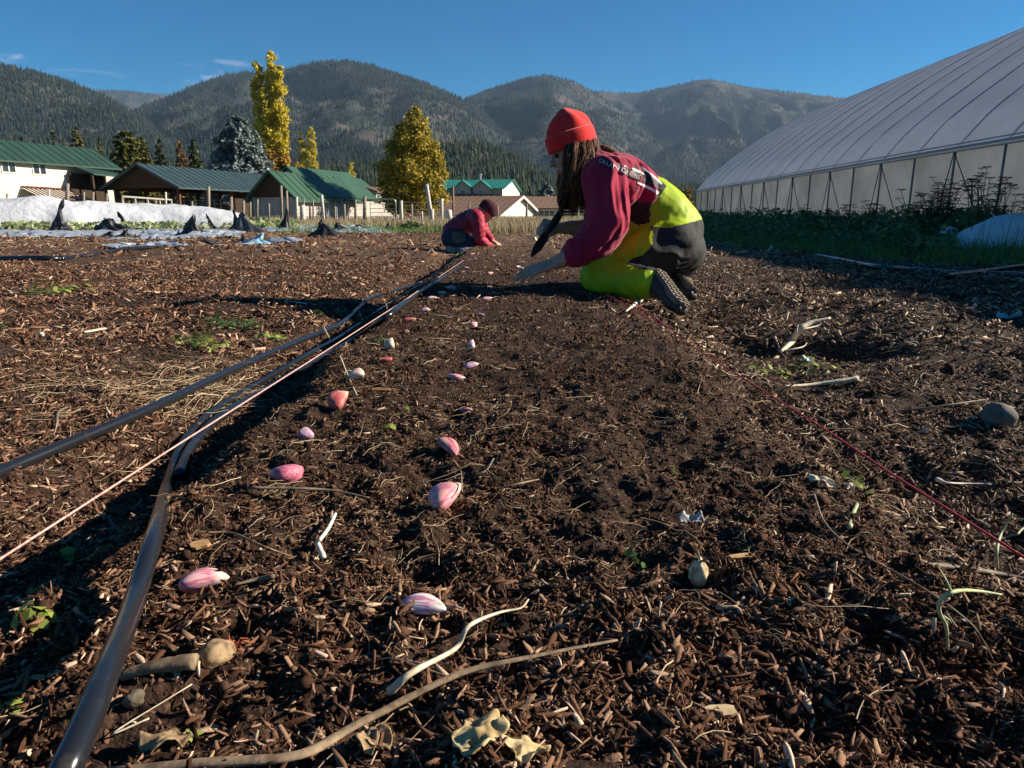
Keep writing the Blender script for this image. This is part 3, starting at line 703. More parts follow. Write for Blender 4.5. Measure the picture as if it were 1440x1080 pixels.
# cream house at the left
hs_ = Gable('farm_house', (126, 209, 66), (160, 233), (-.30, -.954), 22, 'cream sided house with green metal roof and two small windows at far left', 'house', m_dkgreen_roof, m_cream, over=.4)
hs_.window((3, 228, 20, 242)); hs_.window((47, 230, 63, 245))
def on_hs(px, py, out=.0): return hs_.on_wall(px, py) + hs_.n * out
mb = MB()       # porch roof and posts on the right end of the wall
a, b = on_hs(99, 240), on_hs(152, 246)
mb.prism([a + Vector((0, 0, .5)), b + Vector((0, 0, .35)), b + hs_.n * 2.4 - Vector((0, 0, .25)), a + hs_.n * 2.4 - Vector((0, 0, .25))], (0, 0, -.12)); mb.build('porch_roof', m_dkgreen_roof, hs_.root)
for t in (0, .33, .66, 1):
    p = a.lerp(b, t) + hs_.n * 2.2; mb = MB(); mb.beam((p.x, p.y, 0), (p.x, p.y, a.z - .3), .16, .16); mb.build('porch_post', m_timber, hs_.root)
mb = MB(); c0, c1 = on_hs(100, 300, .3), on_hs(150, 300, .3); mb.prism([(c0.x, c0.y, 0), (c1.x, c1.y, 0), (c1.x, c1.y, a.z - .2), (c0.x, c0.y, a.z - .2)], hs_.n * .1); mb.build('porch_shade_wall', m_shade, hs_.root)  # dark sheet before the wall, porch shade put into its colour
# slatted cold frame leaning on the house
cf = empty('cold_frame', (on_hs(60, 290, 1).x, on_hs(60, 290, 1).y, 0), 0, 'slatted timber lean-to frame with white panels against the cream house', 'lean-to')
a, b = on_hs(30, 262, .08), on_hs(97, 266, .08); mb = MB()
for i in range(12):
    p = a.lerp(b, i / 11); mb.beam(p, p + hs_.n * 2.2 - Vector((0, 0, .9)), .07, .07)
mb.beam(a, b, .1, .1); mb.beam(a + hs_.n * 2.2 - Vector((0, 0, .9)), b + hs_.n * 2.2 - Vector((0, 0, .9)), .1, .1); mb.build('rafter_frame', m_redwood, cf)
mb = MB(); o_ = hs_.n * 2.15 - Vector((0, 0, .98)); mb.prism([a - Vector((0, 0, .12)), b - Vector((0, 0, .12)), b + o_, a + o_], (0, 0, -.02)); mb.build('panel', m_white, cf)
for t in (0, .5, 1):
    p = a.lerp(b, t) + hs_.n * 2.15; mb = MB(); mb.beam((p.x, p.y, 0), (p.x, p.y, a.z - .9), .1, .1); mb.build('post', m_greywood, cf)

# open timber pavilion
pv = Gable('pavilion', (197, 230, 60), (249, 259), (.30, .954), 16.5, 'brown open sided pavilion with a dark green roof and boarded gable', 'pavilion', m_slate_roof, m_timber, walls=False, over=.5, th=.16)
w_, e_ = pv.w, pv.ew
def tri_panel(G_, m, name='gable_panel', inset=.0, low=0.0, off=.12):
    mb = MB(); A = G_.g0 + G_.d * off; up = Vector((0, 0, 1))
    k = int(G_.w * 2 / .22)
    mb.prism([A + G_.n * (G_.w - .1) + up * (G_.ew - low), A + up * (G_.A.z - .22), A - G_.n * (G_.w - .1) + up * (G_.ew - low)], G_.d * .08)
    for i in range(-k // 2 + 1, k // 2):      # battens
        u = i * .22; z1 = G_.A.z - .25 - abs(u) / G_.w * G_.h
        if z1 > G_.ew - low + .1: mb.box(A + G_.n * u - G_.d * .015 + up * ((z1 + G_.ew - low) / 2), (.04, .03, z1 - G_.ew + low), math.atan2(G_.n.y, G_.n.x))
    return mb.build(name, m, G_.root)
tri_panel(pv, m_timber)
for t in np.linspace(.02, .98, 6):
    for sgn in (-1, 1):
        p = pv.g0 + pv.d * (pv.L * t) + pv.n * (sgn * (w_ - .25)); mb = MB(); mb.beam(p, (p.x, p.y, e_ - .1), .22, .22)
        mb.beam((p.x, p.y, e_ - .9), Vector((p.x, p.y, e_ - .15)) + pv.d * .6, .1, .1); mb.build('post', m_redwood if sgn > 0 else m_timber, pv.root)
mb = MB()
for sgn in (-1, 1):
    p = pv.g0 + pv.n * (sgn * (w_ - .25)); mb.beam(p + Vector((0, 0, e_ - .2)), p + pv.d * pv.L + Vector((0, 0, e_ - .2)), .2, .3)
mb.beam(pv.g0 - pv.n * w_ + Vector((0, 0, e_ - .1)) + pv.d * .3, pv.g0 + pv.n * w_ + Vector((0, 0, e_ - .1)) + pv.d * .3, .15, .3); mb.build('beam', m_timber, pv.root)
mb = MB(); q = pv.g0 + pv.d * (pv.L * .45); mb.prism([q + pv.n * (w_ - .5), q - pv.n * (w_ - .5), q - pv.n * (w_ - .5) + Vector((0, 0, 1.3)), q + pv.n * (w_ - .5) + Vector((0, 0, 1.3))], pv.d * .1)
mb.prism([q + pv.n * (w_ - .45) , q + pv.n * (w_ - .45) + pv.d * 9, q + pv.n * (w_ - .45) + pv.d * 9 + Vector((0, 0, e_ - .4)), q + pv.n * (w_ - .45) + Vector((0, 0, e_ - .4))], pv.n * -.08)
mb.build('shade_board_wall', m_shade, pv.root)  # dark boards across the open pavilion, interior shade put into the colour

# green barn: three stepped roofs
bn = Gable('barn', (380, 240, 54), (416, 276), (.30, .954), 9.0, 'brown barn with three stepped green metal roofs beside the yellow poplars', 'barn', m_green_roof, m_timber, walls=False, over=.3)
tri_panel(bn, m_timber)
mb = MB(); g = bn.g0; up = Vector((0, 0, 1))
mb.prism([g + bn.n * (bn.w - .1) + bn.d * .25, g - bn.n * (bn.w - .1) + bn.d * .25, g - bn.n * (bn.w - .1) + bn.d * .25 + up * (bn.ew - .05), g + bn.n * (bn.w - .1) + bn.d * .25 + up * (bn.ew - .05)], bn.d * 8); mb.build('lower_wall', m_grey_wall, bn.root)
def add_roof(apex, eave, L, m, wall=None, nm='upper_roof', zb=0.0):
    A = P(*apex); w, h = solve_drop(A, bn.n, *eave); mb = MB(); up = Vector((0, 0, 1)); w = abs(w)
    for sg in (1, -1):
        q = bn.n * (w * sg) - up * h; nn = bn.d.cross(q).normalized(); nn = nn if nn.z > 0 else -nn
        mb.prism([A, A + bn.d * L, A + bn.d * L + q * 1.05, A + q * 1.05], -nn * .12)
    mb.build(nm, m, bn.root)
    mb = MB(); g = A.copy(); g.z = 0; W = w - .2
    mb.prism([g + bn.d * .2 + bn.n * W, g + bn.d * .2 + bn.n * W + up * (A.z - h - .05), g + bn.d * .2 + up * (A.z - .25), g + bn.d * .2 - bn.n * W + up * (A.z - h - .05), g + bn.d * .2 - bn.n * W], bn.d * (L - .4)); mb.build('upper_wall', wall or m_timber, bn.root)
add_roof((402, 233, 57), (447, 274), 9.5, m_green_roof, m_grey_wall)
add_roof((462, 247, 69), (507, 279), 6, m_green_roof, m_grey_wall, 'rear_roof')
# grey shed
sh = Gable('shed', (512, 262, 72), (529, 268), (.45, .9), 4.5, 'small grey shed with a brown gabled roof left of the golden tree', 'shed', m_brown_roof, m_grey_wall, over=.2)
# far houses
gh = Gable('house', (719, 252, 140), (706, 264), (-.985, .17), 13.5, 'white two storey house with teal green roof and two front gables', 'house', m_teal_roof, m_grey_wall, over=.5)  # white house; shade on the front is put into the greyer siding colour
mb = MB(); g = gh.g0; up = Vector((0, 0, 1)); W = gh.w - .03
mb.prism([g + gh.n * W, g + gh.n * W + up * (gh.ew - .05), g + up * (gh.A.z - .3), g - gh.n * W + up * (gh.ew - .05), g - gh.n * W], -gh.d * .05); mb.build('sunlit_gable_wall', m_white, gh.root)  # sun-facing end covered in lighter siding, its brightness painted in
for cx in (652, 678):     # two small front gables
    c = gh.on_wall(cx, 272); c2 = gh.on_wall(cx, 257); ww = 1.55
    mb = MB(); base = Vector((c.x, c.y, 0)); top = gh.ew + 1.25
    mb.prism([base + gh.d * ww, base + gh.d * ww + up * gh.ew, base + up * (top - .1), base - gh.d * ww + up * gh.ew, base - gh.d * ww], gh.n * .7); dm = mb.build('dormer', m_grey_wall, gh.root)
    mb = MB()
    for sg in (-1, 1):
        a = base + up * (top + .05) - gh.n * 2.2; e = gh.d * (ww + .35) * sg - up * 1.5
        mb.prism([a, a + gh.n * 3.3, a + gh.n * 3.3 + e, a + e], (0, 0, -.14))
    r_ = mb.build('dormer_roof', m_teal_roof, None); r_.data.transform(parent_matrix(dm).inverted()); r_.parent = dm
    gh.window((cx - 3.2, 267, cx + 3.2, 275)); 
    for o in list(gh.root.children)[-1:]: o.location = o.location + gh.n * .72
mb = MB(); c = gh.A + gh.d * 6.0; mb.lathe((c.x, c.y, c.z - .2), [(.22, 0), (.22, 1.0), (.34, 1.05), (.34, 1.25)], 8); mb.build('chimney', m_metal, gh.root)
mb = MB(); a = gh.on_wall(628, 281); b = gh.on_wall(706, 281); mb.prism([a + gh.n * 1.2, b + gh.n * 1.2, b + gh.n * 1.2 + up * .9, a + gh.n * 1.2 + up * .9], gh.n * .1)
mb.build('deck_rail', m_shade, gh.root)
h2 = Gable('house', (731, 275, 98), (700, 301), (-.93, .36), 13, 'low house with a long brown roof and white gable, below the teal roofed house', 'house', m_brown_roof, m_white, over=.5)
mb = MB()
for sg in (1, -1):
    q = h2.n * (h2.w * sg) - up * h2.h; a = h2.A - h2.d * .56; mb.prism([a, a + q * 1.12, a + q * 1.12 - up * .35, a - up * .35], -h2.d * .05)
mb.build('fascia', m_white, h2.root)
h3 = Gable('house', (795, 276, 112), (786, 292), (-.985, .17), 8.5, 'low house with brown roof, shaded front and sunlit white end wall behind the trowel', 'house', m_brown_roof, m_grey_wall, over=.3)  # front wall tone carries the shade, unlike the white end
mb = MB(); g = h3.g0; W = h3.w - .03
mb.prism([g + h3.n * W, g + h3.n * W + up * (h3.ew - .05), g + up * (h3.A.z - .3), g - h3.n * W + up * (h3.ew - .05), g - h3.n * W], -h3.d * .05); mb.build('end_wall', m_white, h3.root)  # lighter slab painting the sunlit end of the same house
h3.window((727, 295, 738, 304)); h3.window((758, 296, 780, 305), panes=3)
mb = MB(); c = h3.A + h3.d * 2.2 + h3.n * 1.2 - up * .65; mb.box(c, (1.1, .8, .16), 0, 0); mb.build('skylight', m_metal, h3.root)

# ================================================================ FENCES AND GATE
def post(root, px, top, bot, Y, wpx, m, lean=0, name='post'):
    b = P(px, bot, Y); b.z = hz(b.x, b.y) - .05; t = P(px + lean, top, Y); r = wpx * Y / 2000
    mb = MB(); mb.tube([b, b.lerp(t, .5) + Vector((random.uniform(-.02, .02), 0, 0)), t], [r * 1.05, r, r * .9], 7, jit=.08); return mb.build(name, m, root, True)
def wire_fence(px0, px1, Y0, Y1, posts, rows, label, top=282, mesh=True):
    a, b = P(px0, 312, Y0), P(px1, 312, Y1); a.z = b.z = 0
    root = empty('wire_fence', (a + b) / 2, 0, label, 'fence')
    H = P((px0 + px1) / 2, top, (Y0 + Y1) / 2).z; mb = MB()
    for i in range(rows):
        z = H * (.12 + .88 * i / (rows - 1)); k = 12
        mb.tube([a.lerp(b, j / k) + Vector((0, 0, z + random.uniform(-.02, .02))) for j in range(k + 1)], .006, 4)
    n = int((b - a).length / .38)
    for j in range(n): p = a.lerp(b, (j + .5) / n); mb.tube([p + Vector((0, 0, H * .12)), p + Vector((0, 0, H))], .004, 3)
    mb.build('wire_mesh', m_wire, root)
    for px, t_, w_, m, lean in posts:
        f = (px - px0) / (px1 - px0); Yp = Y0 + (Y1 - Y0) * f; post(root, px, t_, 312, Yp, w_, m, lean)
    return root
gw, ww_ = m_greywood, m_whitewood
wire_fence(-40, 352, 44, 40, [(10, 272, 3, gw, 0), (69, 266, 2.6, ww_, 0), (94, 258, 5, gw, 1), (118, 270, 3, gw, 0), (131, 270, 3.5, gw, 0), (150, 272, 3, gw, 0), (172, 275, 3.5, gw, 0), (219, 281, 3, gw, 0),
           (233, 270, 3, ww_, 0), (270, 283, 3, gw, 0), (293, 262, 5, gw, 0), (325, 277, 4, gw, 0), (342, 282, 4, gw, 0), (352, 284, 3, gw, 0)], 6, 'left wire fence with weathered posts behind the white row cover', 282)
wire_fence(352, 514, 40, 37, [(362, 280, 3, gw, 0), (378, 286, 3, gw, 0), (396, 261, 4, gw, -1), (403, 268, 3.5, gw, 0), (417, 277, 4, ww_, 0), (427, 279, 3, gw, 0), (436, 290, 3.5, gw, 0), (440, 281, 2.5, gw, 0), (455, 274, 4.5, ww_, -3), (471, 290, 3, gw, 0), (484, 287, 3.5, gw, 0), (500, 281, 3.5, gw, 0)],
           7, 'middle wire fence with leaning posts in front of the green barn', 280)
wire_fence(565, 880, 37, 46, [(579, 287, 3.5, gw, 0), (593, 297, 3.5, ww_, 0), (620, 279, 5, ww_, 1), (660, 285, 3, gw, 0), (700, 288, 3, gw, 0), (741, 286, 3, gw, 0), (813, 286, 3, ww_, 0), (860, 286, 3, gw, 0)], 6,
           'right wire fence running on from the gate behind the crouching worker', 286)
gt = empty('farm_gate', (P(540, 312, 37).x, 37, 0), 0, 'round cornered tubular metal gate between two wooden posts', 'gate')
mb = MB(); gx0, gx1 = P(521, 300, 37).x, P(557, 300, 37).x; gz = P(540, 280, 37).z; gy = 37; rr = .12
mb.tube([(gx0, gy, .12), (gx0, gy, gz - rr), (gx0 + rr * .3, gy, gz - rr * .3), (gx0 + rr, gy, gz), (gx1 - rr, gy, gz), (gx1 - rr * .3, gy, gz - rr * .3), (gx1, gy, gz - rr), (gx1, gy, .12), (gx0, gy, .12)], .022, 6); mb.build('frame', m_metal, gt)
mb = MB()
for z in (.32, .52, .72, .95): mb.tube([(gx0, gy, z), (gx1, gy, z)], .014, 5)
mb.build('rail', m_metal, gt)
for px, t_, m in ((513, 276, gw), (564, 282, ww_)):
    r_ = empty('gate_post', (P(px, 312, 36.9).x, 36.9, 0), 0, 'wooden post at the left of the tubular gate' if px < 520 else 'whitewashed post at the right of the tubular gate', 'post'); post(r_, px, t_, 312, 36.9, 5, m, name='shaft')
r_ = empty('leaning_post', (P(609, 318, 33).x, 33, 0), 0, 'tall pale post leaning left beside the golden tree', 'post'); post(r_, 609, 259, 318, 33, 5.5, ww_, -9, name='shaft'); post(r_, 607.5, 294, 318, 32.9, 7, ww_, 0, name='brace')
r_ = empty('utility_pole', (P(637, 300, 80).x, 80, 0), 0, 'brown pole standing before the brown roofed house', 'pole'); post(r_, 637, 262, 300, 80, 3.5, mat('pole_wood', (.28, .18, .12), .8, .2, noise=(5, (.2, .13, .09), .4, .6)), name='shaft')
r_ = empty('short_post', (P(425, 314, 34).x, 34, 0), 0, 'thick whitewashed stump of a post before the barn', 'post'); post(r_, 425, 288, 314, 34, 8, ww_, name='shaft')
r_ = empty('bucket', (P(631, 312, 30).x, 30, 0), 0, 'white plastic bucket upturned on a stake behind the crouching worker', 'bucket')
c = P(631, 307, 30); mb = MB(); mb.lathe((c.x, c.y, c.z - .0), [(.13, 0), (.15, .02), (.135, .30), (.10, .34)], 14); mb.build('shell', m_white, r_, True)
mb = MB(); mb.tube([(c.x, c.y, -.05), (c.x, c.y, c.z + .05)], .025, 6); mb.build('stake', m_greywood, r_)
r_ = empty('trestle_table', (P(466, 312, 41).x, 41, 0), 0, 'small blue topped trestle table beyond the middle fence', 'table')
a, b = P(459, 292, 41), P(473, 292, 41); mb = MB(); mb.box(((a.x + b.x) / 2, 41, a.z), (b.x - a.x, .5, .05)); mb.build('top', mat('blue_paint', (.06, .12, .35), .5, .4), r_)
for x_ in (a.x + .04, b.x - .04):
    mb = MB(); mb.beam((x_, 40.8, 0), (x_, 40.8, a.z - .02), .05, .05); mb.beam((x_, 41.2, 0), (x_, 41.2, a.z - .02), .05, .05); mb.build('leg', m_white, r_)
# wooden rail pen in front of the pavilion
r_ = empty('pen_rail', (P(205, 300, 46).x, 46, 0), 0, 'pale wooden rail fence before the open pavilion', 'fence')
a, b = P(171, 276, 46), P(240, 281, 48); mb = MB(); mb.beam(a, b, .06, .10); mb.beam(a - up * .45, b - up * .45, .06, .08); mb.build('rail', m_whitewood, r_)
for t in (0, .25, .5, .75, 1):
    p = a.lerp(b, t); mb = MB(); mb.beam((p.x, p.y + .06, 0), (p.x, p.y + .06, p.z + .05), .09, .09); mb.build('post', m_whitewood, r_)
# ================================================================ GREENHOUSE
GH_X = lambda y: 6.06 + .05 * y            # line of the near side wall
gd = Vector((.05, 1, 0)).normalized(); gn = Vector((gd.y, -gd.x, 0))     # along, and inwards (to the right)
HIP, HALF, RISE, Y0g, Y1g = 1.36, 6.0, 3.9, -1.0, 30.2
GU = np.linspace(0, 6, 60); GZ = np.interp(GU, [0, .12, .3, .6, 1.2, 1.75, 2.5, 3.2, 4.0, 4.9, 5.5, 6], [1.36, 1.58, 1.78, 2.04, 2.5, 2.93, 3.42, 3.84, 4.25, 4.6, 4.76, 4.82])
GZ = np.convolve(np.pad(GZ, 3, 'reflect', reflect_type='odd'), np.ones(7) / 7, 'valid')
def gpt(t, y): # point of the arch section; t 0..1 from the near hip over the ridge to the far hip
    q = min(t, 1 - t) * 2; u = HALF * (.45 * q * q + .55 * q) ; z = float(np.interp(u, GU, GZ)); z += .02 * math.sin(q * math.pi)
    if t > .5: u = 2 * HALF - u
    b = Vector((GH_X(y), y, 0)); return b + gn * u + Vector((0, 0, z))
m_film = mat('greenhouse_film', (.88, .91, .97), .30, .5, noise=(1.2, (.80, .81, .84), .35, .65), bump=(2.2, .4, .05), trans=.62)
m_curtain = mat('greenhouse_curtain', (.66, .66, .60), .5, .3, noise=(1.3, (.40, .40, .36), .3, .7, 7), bump=(5, .5, .03), trans=.55)
m_galv = mat('galvanised_tube', (.40, .42, .45), .4, .5, metal=.7)
m_hip = mat('hip_board', (.30, .34, .38), .5, .4)
gr = empty('greenhouse', (GH_X(14) + 6, 14, 0), -math.atan2(.05, 1), 'long white plastic covered greenhouse tunnel filling the right side', 'greenhouse')
hoops = [y for y in np.arange(-.94, 30.1, 1.2)]
# roof film: puckered slightly between the hoops
ysg = np.linspace(Y0g, Y1g, 27 * 10); ts = np.linspace(0, 1, 121); V = []
for y in ysg:
    ph = ((y + .94) / 1.2) % 1; sag = .035 * math.sin(math.pi * ph) ** .8
    for t in ts:
        p = gpt(t, y); c = Vector((GH_X(y), y, 0)) + gn * HALF + Vector((0, 0, HIP)); dn = (c - p).normalized()
        k = min(1, t * 9, (1 - t) * 9); V.append(p + dn * (sag * (.25 + .75 * k) + .006 * vnoise(y * 3, t * 40, 3)))
n1, n2 = len(ysg), len(ts); i = np.arange(n1 * n2).reshape(n1, n2)
F = np.stack([i[:-1, :-1], i[:-1, 1:], i[1:, 1:], i[1:, :-1]], -1).reshape(-1, 4)
mesh_np('roof_film', np.array([tuple(v) for v in V]), F, m_film, gr, True)
# side curtains
for nm, t in (('side_curtain', 0), ('side_curtain', 1)):
    V = []
    ysc = np.linspace(Y0g, Y1g, 260); zs = np.linspace(.02, HIP - .02, 10)
    for y in ysc:
        for z in zs:
            b = Vector((GH_X(y), y, 0)) + gn * (HALF * 2 * t + (.03 if t == 0 else -.03)); V.append(b + Vector((0, 0, z)) + gn * (.02 * float(vnoise(y * 2.5, z * 5, 9)) + .012 * float(vnoise(y * 9, z * 2, 19))))
    n1, n2 = len(ysc), len(zs); i = np.arange(n1 * n2).reshape(n1, n2); F = np.stack([i[:-1, :-1], i[:-1, 1:], i[1:, 1:], i[1:, :-1]], -1).reshape(-1, 4)
    mesh_np(nm, np.array([tuple(v) for v in V]), F, m_curtain, gr, True)
for ye in (Y0g, Y1g):
    pts = [Vector((GH_X(ye), ye, 0)) + gn * .02] + [gpt(t, ye) for t in np.linspace(0, 1, 31)] + [Vector((GH_X(ye), ye, 0)) + gn * (HALF * 2 - .02)]
    mb = MB(); mb.prism(pts, gd * .02); mb.build('end_wall', m_curtain, gr)
for k, y in enumerate(hoops):
    mb = MB(); pts = [gpt(t, y) + (Vector((GH_X(y), y, 0)) + gn * HALF + Vector((0, 0, HIP)) - gpt(t, y)).normalized() * .022 for t in np.linspace(0, 1, 65)]
    pts = [Vector((pts[0].x, pts[0].y, HIP))] + pts
    mb.tube(pts, .025, 6); mb.build('hoop', m_galv, gr, True)
    mb = MB(); b = Vector((GH_X(y), y, 0)) - gn * .030; mb.tube([b, b + Vector((0, 0, HIP - .06))], .017, 8); mb.build('side_post', mat('dull_post', (.16, .16, .155), .6, .3), gr, True)
mb = MB(); a, b = Vector((GH_X(Y0g), Y0g, HIP)) - gn * .03, Vector((GH_X(Y1g), Y1g, HIP)) - gn * .03
mb.beam(a - up * .02, b - up * .02, .03, .035); mb.build('hip_board', m_hip, gr)
mb = MB(); mb.tube([a + up * .03 - gn * .03, b + up * .03 - gn * .03], .010, 6); mb.tube([a - up * .07 - gn * .01, b - up * .07 - gn * .01], .014, 6); mb.build('film_lock', m_galv, gr, True)
m_rope = mat('dark_cord', (.05, .05, .055), .7, .2)
for k, y in enumerate(hoops[::2]):        # zigzag anti-flap cords outside the curtain
    mb = MB(); y2 = y + .36; y3 = y - 1.1
    A = Vector((GH_X(y), y, HIP - .08)) - gn * .05
    mb.tube([A, Vector((GH_X(y2), y2, .02)) - gn * .05], .008, 5); mb.tube([A, Vector((GH_X(y3), y3, .02)) - gn * .05], .008, 5); mb.build('cord', m_rope, gr)

# ================================================================ ROW COVER AND SHEETS
m_fleece = mat('white_fleece', (.68, .70, .73), .85, .2, noise=(2.5, (.58, .60, .64), .35, .65), bump=(6, .6, .06), trans=.2)
m_plastic = mat('grey_film', (.30, .33, .37), .38, .5, noise=(3, (.42, .45, .48), .4, .65), bump=(5, .5, .04))
m_blackfab = mat('black_fabric', (.018, .018, .02), .55, .4, noise=(9, (.035, .035, .038), .4, .7), bump=(25, .4, .01))
m_bluetarp = mat('blue_tarp', (.22, .42, .55), .45, .4, noise=(8, (.30, .50, .62), .4, .6), bump=(20, .4, .01))
def ridge_cover(name, pts, halfw, heights, m, label, cat, seed, taper=True, kind=None):
    """low tunnel of cloth following a line of ground points"""
    pts = spline(pts, 16); n = len(pts); hs = np.interp(np.linspace(0, 1, n), np.linspace(0, 1, len(heights)), heights); k = 15; V = []
    for i, p in enumerate(pts):
        t = (pts[min(i + 1, n - 1)] - pts[max(i - 1, 0)]).normalized(); s_ = Vector((t.y, -t.x, 0))
        e = min(1, (i + .3) / 5, (n - 1 - i + .3) / 5) if taper else 1
        for j in range(k):
            u = j / (k - 1) * 2 - 1; z = hs[i] * e * (1 - abs(u) ** 2.4) ** .8 if abs(u) < 1 else 0
            z *= 1 + .16 * float(fbm(i * .13, j * .35, seed)); w = halfw * u * (.6 + .4 * e) * (1 + .1 * float(vnoise(i * .2, u, seed + 3)))
            q = p + s_ * w; V.append((q.x, q.y, hz(q.x, q.y) + .012 + z + .02 * float(vnoise(i * .7, j * .9, seed + 5)) * (abs(u) < .97)))
    i = np.arange(n * k).reshape(n, k); F = np.stack([i[:-1, :-1], i[:-1, 1:], i[1:, 1:], i[1:, :-1]], -1).reshape(-1, 4)
    o = mesh_np(name, np.array(V), F, m, None, True); tag(o, label, cat); return o
ridge_cover('row_cover', [P(-120, 315, 21), P(0, 315, 21.5), P(120, 315, 22.5), P(220, 315, 23.5), P(300, 315, 24), P(352, 315, 24.5)], 1.15, [.90, .90, .86, .88, .78, .74, .70, .66, .60, .52, .38], m_fleece,
            'long low tunnel of white row cover fabric running across the left field', 'row cover', 3)
def sheet(name, corners, m, label, cat, wr=.03, seed=0, n=(60, 16), group=None):
    A, B, C, D = [Vector(c) for c in corners]; V = []
    for i in range(n[0]):
        for j in range(n[1]):
            a, b = i / (n[0] - 1), j / (n[1] - 1); p = A.lerp(B, a).lerp(D.lerp(C, a), b)
            p += Vector((float(vnoise(i * .5, j * .5, seed + 9)), float(vnoise(i * .4, j * .6, seed + 8)), 0)) * .12
            w = abs(float(fbm(p.x * 1.7, p.y * 3, seed, 4))) * 2 * math.sin(math.pi * min(max(a, .02), .98)) ** .3 * math.sin(math.pi * min(max(b, .03), .97)) ** .5
            V.append((p.x, p.y, hz(p.x, p.y) + .008 + wr * 2 * w))
    i = np.arange(n[0] * n[1]).reshape(n); F = np.stack([i[:-1, :-1], i[:-1, 1:], i[1:, 1:], i[1:, :-1]], -1).reshape(-1, 4)
    o = mesh_np(name, np.array(V), F, m, None, True); tag(o, label, cat, group); return o
gpl = 'film sheets lying across the field'
sheet('plastic_sheet', (G(-60, 335), G(215, 334), G(205, 324), G(-60, 324)), m_plastic, 'wrinkled grey plastic film spread below the white row cover at far left', 'sheet', .035, 1, group=gpl)
sheet('plastic_sheet', (G(150, 338), G(330, 335), G(350, 323), G(205, 322)), m_plastic, 'grey plastic film lying under the spiky black cloth', 'sheet', .04, 12, group=gpl)
sheet('plastic_sheet', (G(352, 327), G(560, 328), G(530, 319), G(352, 318)), m_plastic, 'long strip of crumpled grey film before the middle fence', 'sheet', .05, 23, group=gpl)
sheet('plastic_sheet', (G(150, 352), G(258, 346), G(240, 341), G(170, 345)), m_plastic, 'narrow shiny strip of film beside the black hose end', 'sheet', .02, 31, (40, 8), gpl)
sheet('plastic_sheet', (G(383, 344), G(425, 341), G(415, 337), G(388, 338)), m_plastic, 'small dull flat scrap of film right of the blue tarp', 'sheet', .03, 44, (24, 8), gpl)

def fabric_peak(px, base, top, wl, wr_, Y=None, lean=0, label='', m=None, name='crumpled_cloth', seed=0, droop=0, group='bunches of black landscape cloth', folds=7, neck=.3):
    """gathered cloth pulled up to a twisted point: pleated skirt and a ragged tip"""
    b = G(px, base); Y = b.y; H = P(px, top, Y).z - b.z; sc = Y / 1000.0; n, k = 40, 14; V = []; rnd = random.Random(seed)
    for i in range(k):
        t = i / (k - 1)
        rad = .78 * (1 - t) ** 3.2 + .30 * (1 - t) ** .8 + neck * .8 * t * (1 - t) ** 1.4 + (.15 if t > .85 else .06) * (1 + .5 * math.sin(seed))
        z = H * t; dx = (lean * t ** 1.5 + (wl + wr_) * .10 * math.sin(t * 5 + seed * 1.7) * t) * sc
        if droop: z -= H * droop * max(0, t - .7) * 3
        for j in range(n):
            a = 2 * math.pi * j / n; f = 1 + .22 * (1 - .4 * t) * math.sin(folds * a + seed + 2 * t) + .55 * float(vnoise(math.cos(a) * 1.6, math.sin(a) * 1.6 + t * 2.2, seed)) + .2 * float(vnoise(math.cos(a) * 4, math.sin(a) * 4 + t * 6, seed + 1))
            w = (wr_ if math.cos(a) > 0 else wl) * sc
            V.append((b.x + dx + math.cos(a) * w * rad * f, b.y + math.sin(a) * (wl + wr_) * .3 * sc * rad * f, b.z - .02 + z * (1 + .22 * float(vnoise(math.cos(a) * 1.3, math.sin(a) * 1.3, seed + 4))) * (1 if t > .2 else 1) + .01 + .12 * H * abs(float(vnoise(math.cos(a) * 3 + t * 3, math.sin(a) * 3, seed + 6)))))
    V.append((b.x + lean * sc, b.y, b.z + H * (1 - droop * .5) * .96))
    F = [(i * n + j, i * n + (j + 1) % n, (i + 1) * n + (j + 1) % n, (i + 1) * n + j) for i in range(k - 1) for j in range(n)] + [((k - 1) * n + j, (k - 1) * n + (j + 1) % n, k * n) for j in range(n)]
    o = mesh_np(name, np.array(V), F, m or m_blackfab, None, True); tag(o, label, 'cloth', group); return o
fabric_peak(82, 325, 287, 10, 12, lean=10, label='tall twisted peak of black cloth before the white row cover at left', seed=1, neck=.6)
fabric_peak(88, 326, 315, 18, 16, lean=0, label='low black heap at the foot of the tall twisted cloth peak', seed=9)
fabric_peak(160, 326, 305, 20, 22, lean=-8, label='humped black cloth arching to the left below the cover', seed=2, droop=.2, neck=1.2)
fabric_peak(178, 322, 301, 9, 5, lean=-8, label='small black cloth tip leaning left above the humped cloth', seed=3, neck=.6)
fabric_peak(150, 334, 326, 26, 14, lean=12, label='flat black cloth spread at the edge of the grey film', seed=4, folds=5)
fabric_peak(172, 334, 324, 10, 14, lean=6, label='little black fold beside the flat spread cloth', seed=14, folds=5)
fabric_peak(271, 333, 305, 17, 17, lean=3, label='spiky black cloth bundle in the middle of the grey film', seed=5, folds=9, neck=.9)
fabric_peak(299, 323, 304, 6, 9, lean=-7, label='small black cloth point right of the spiky bundle', seed=6)
fabric_peak(331, 326, 298, 6, 10, lean=2, label='thin upright black cloth at the end of the row cover', seed=7, neck=.8)
fabric_peak(345, 327, 302, 13, 16, lean=0, label='rounded dark cloth mound at the end of the row cover', seed=8, neck=1.7, folds=4, m=mat('charcoal_fabric', (.05, .055, .065), .5, .4, bump=(25, .3, .01)))
fabric_peak(402, 324, 297, 9, 9, lean=3, label='upright black cloth peak before the barn fence', seed=10, neck=.9)
fabric_peak(455, 333, 312, 22, 26, lean=2, label='wide crumpled black cloth heap on the strip of film', seed=11, folds=11, neck=.8)
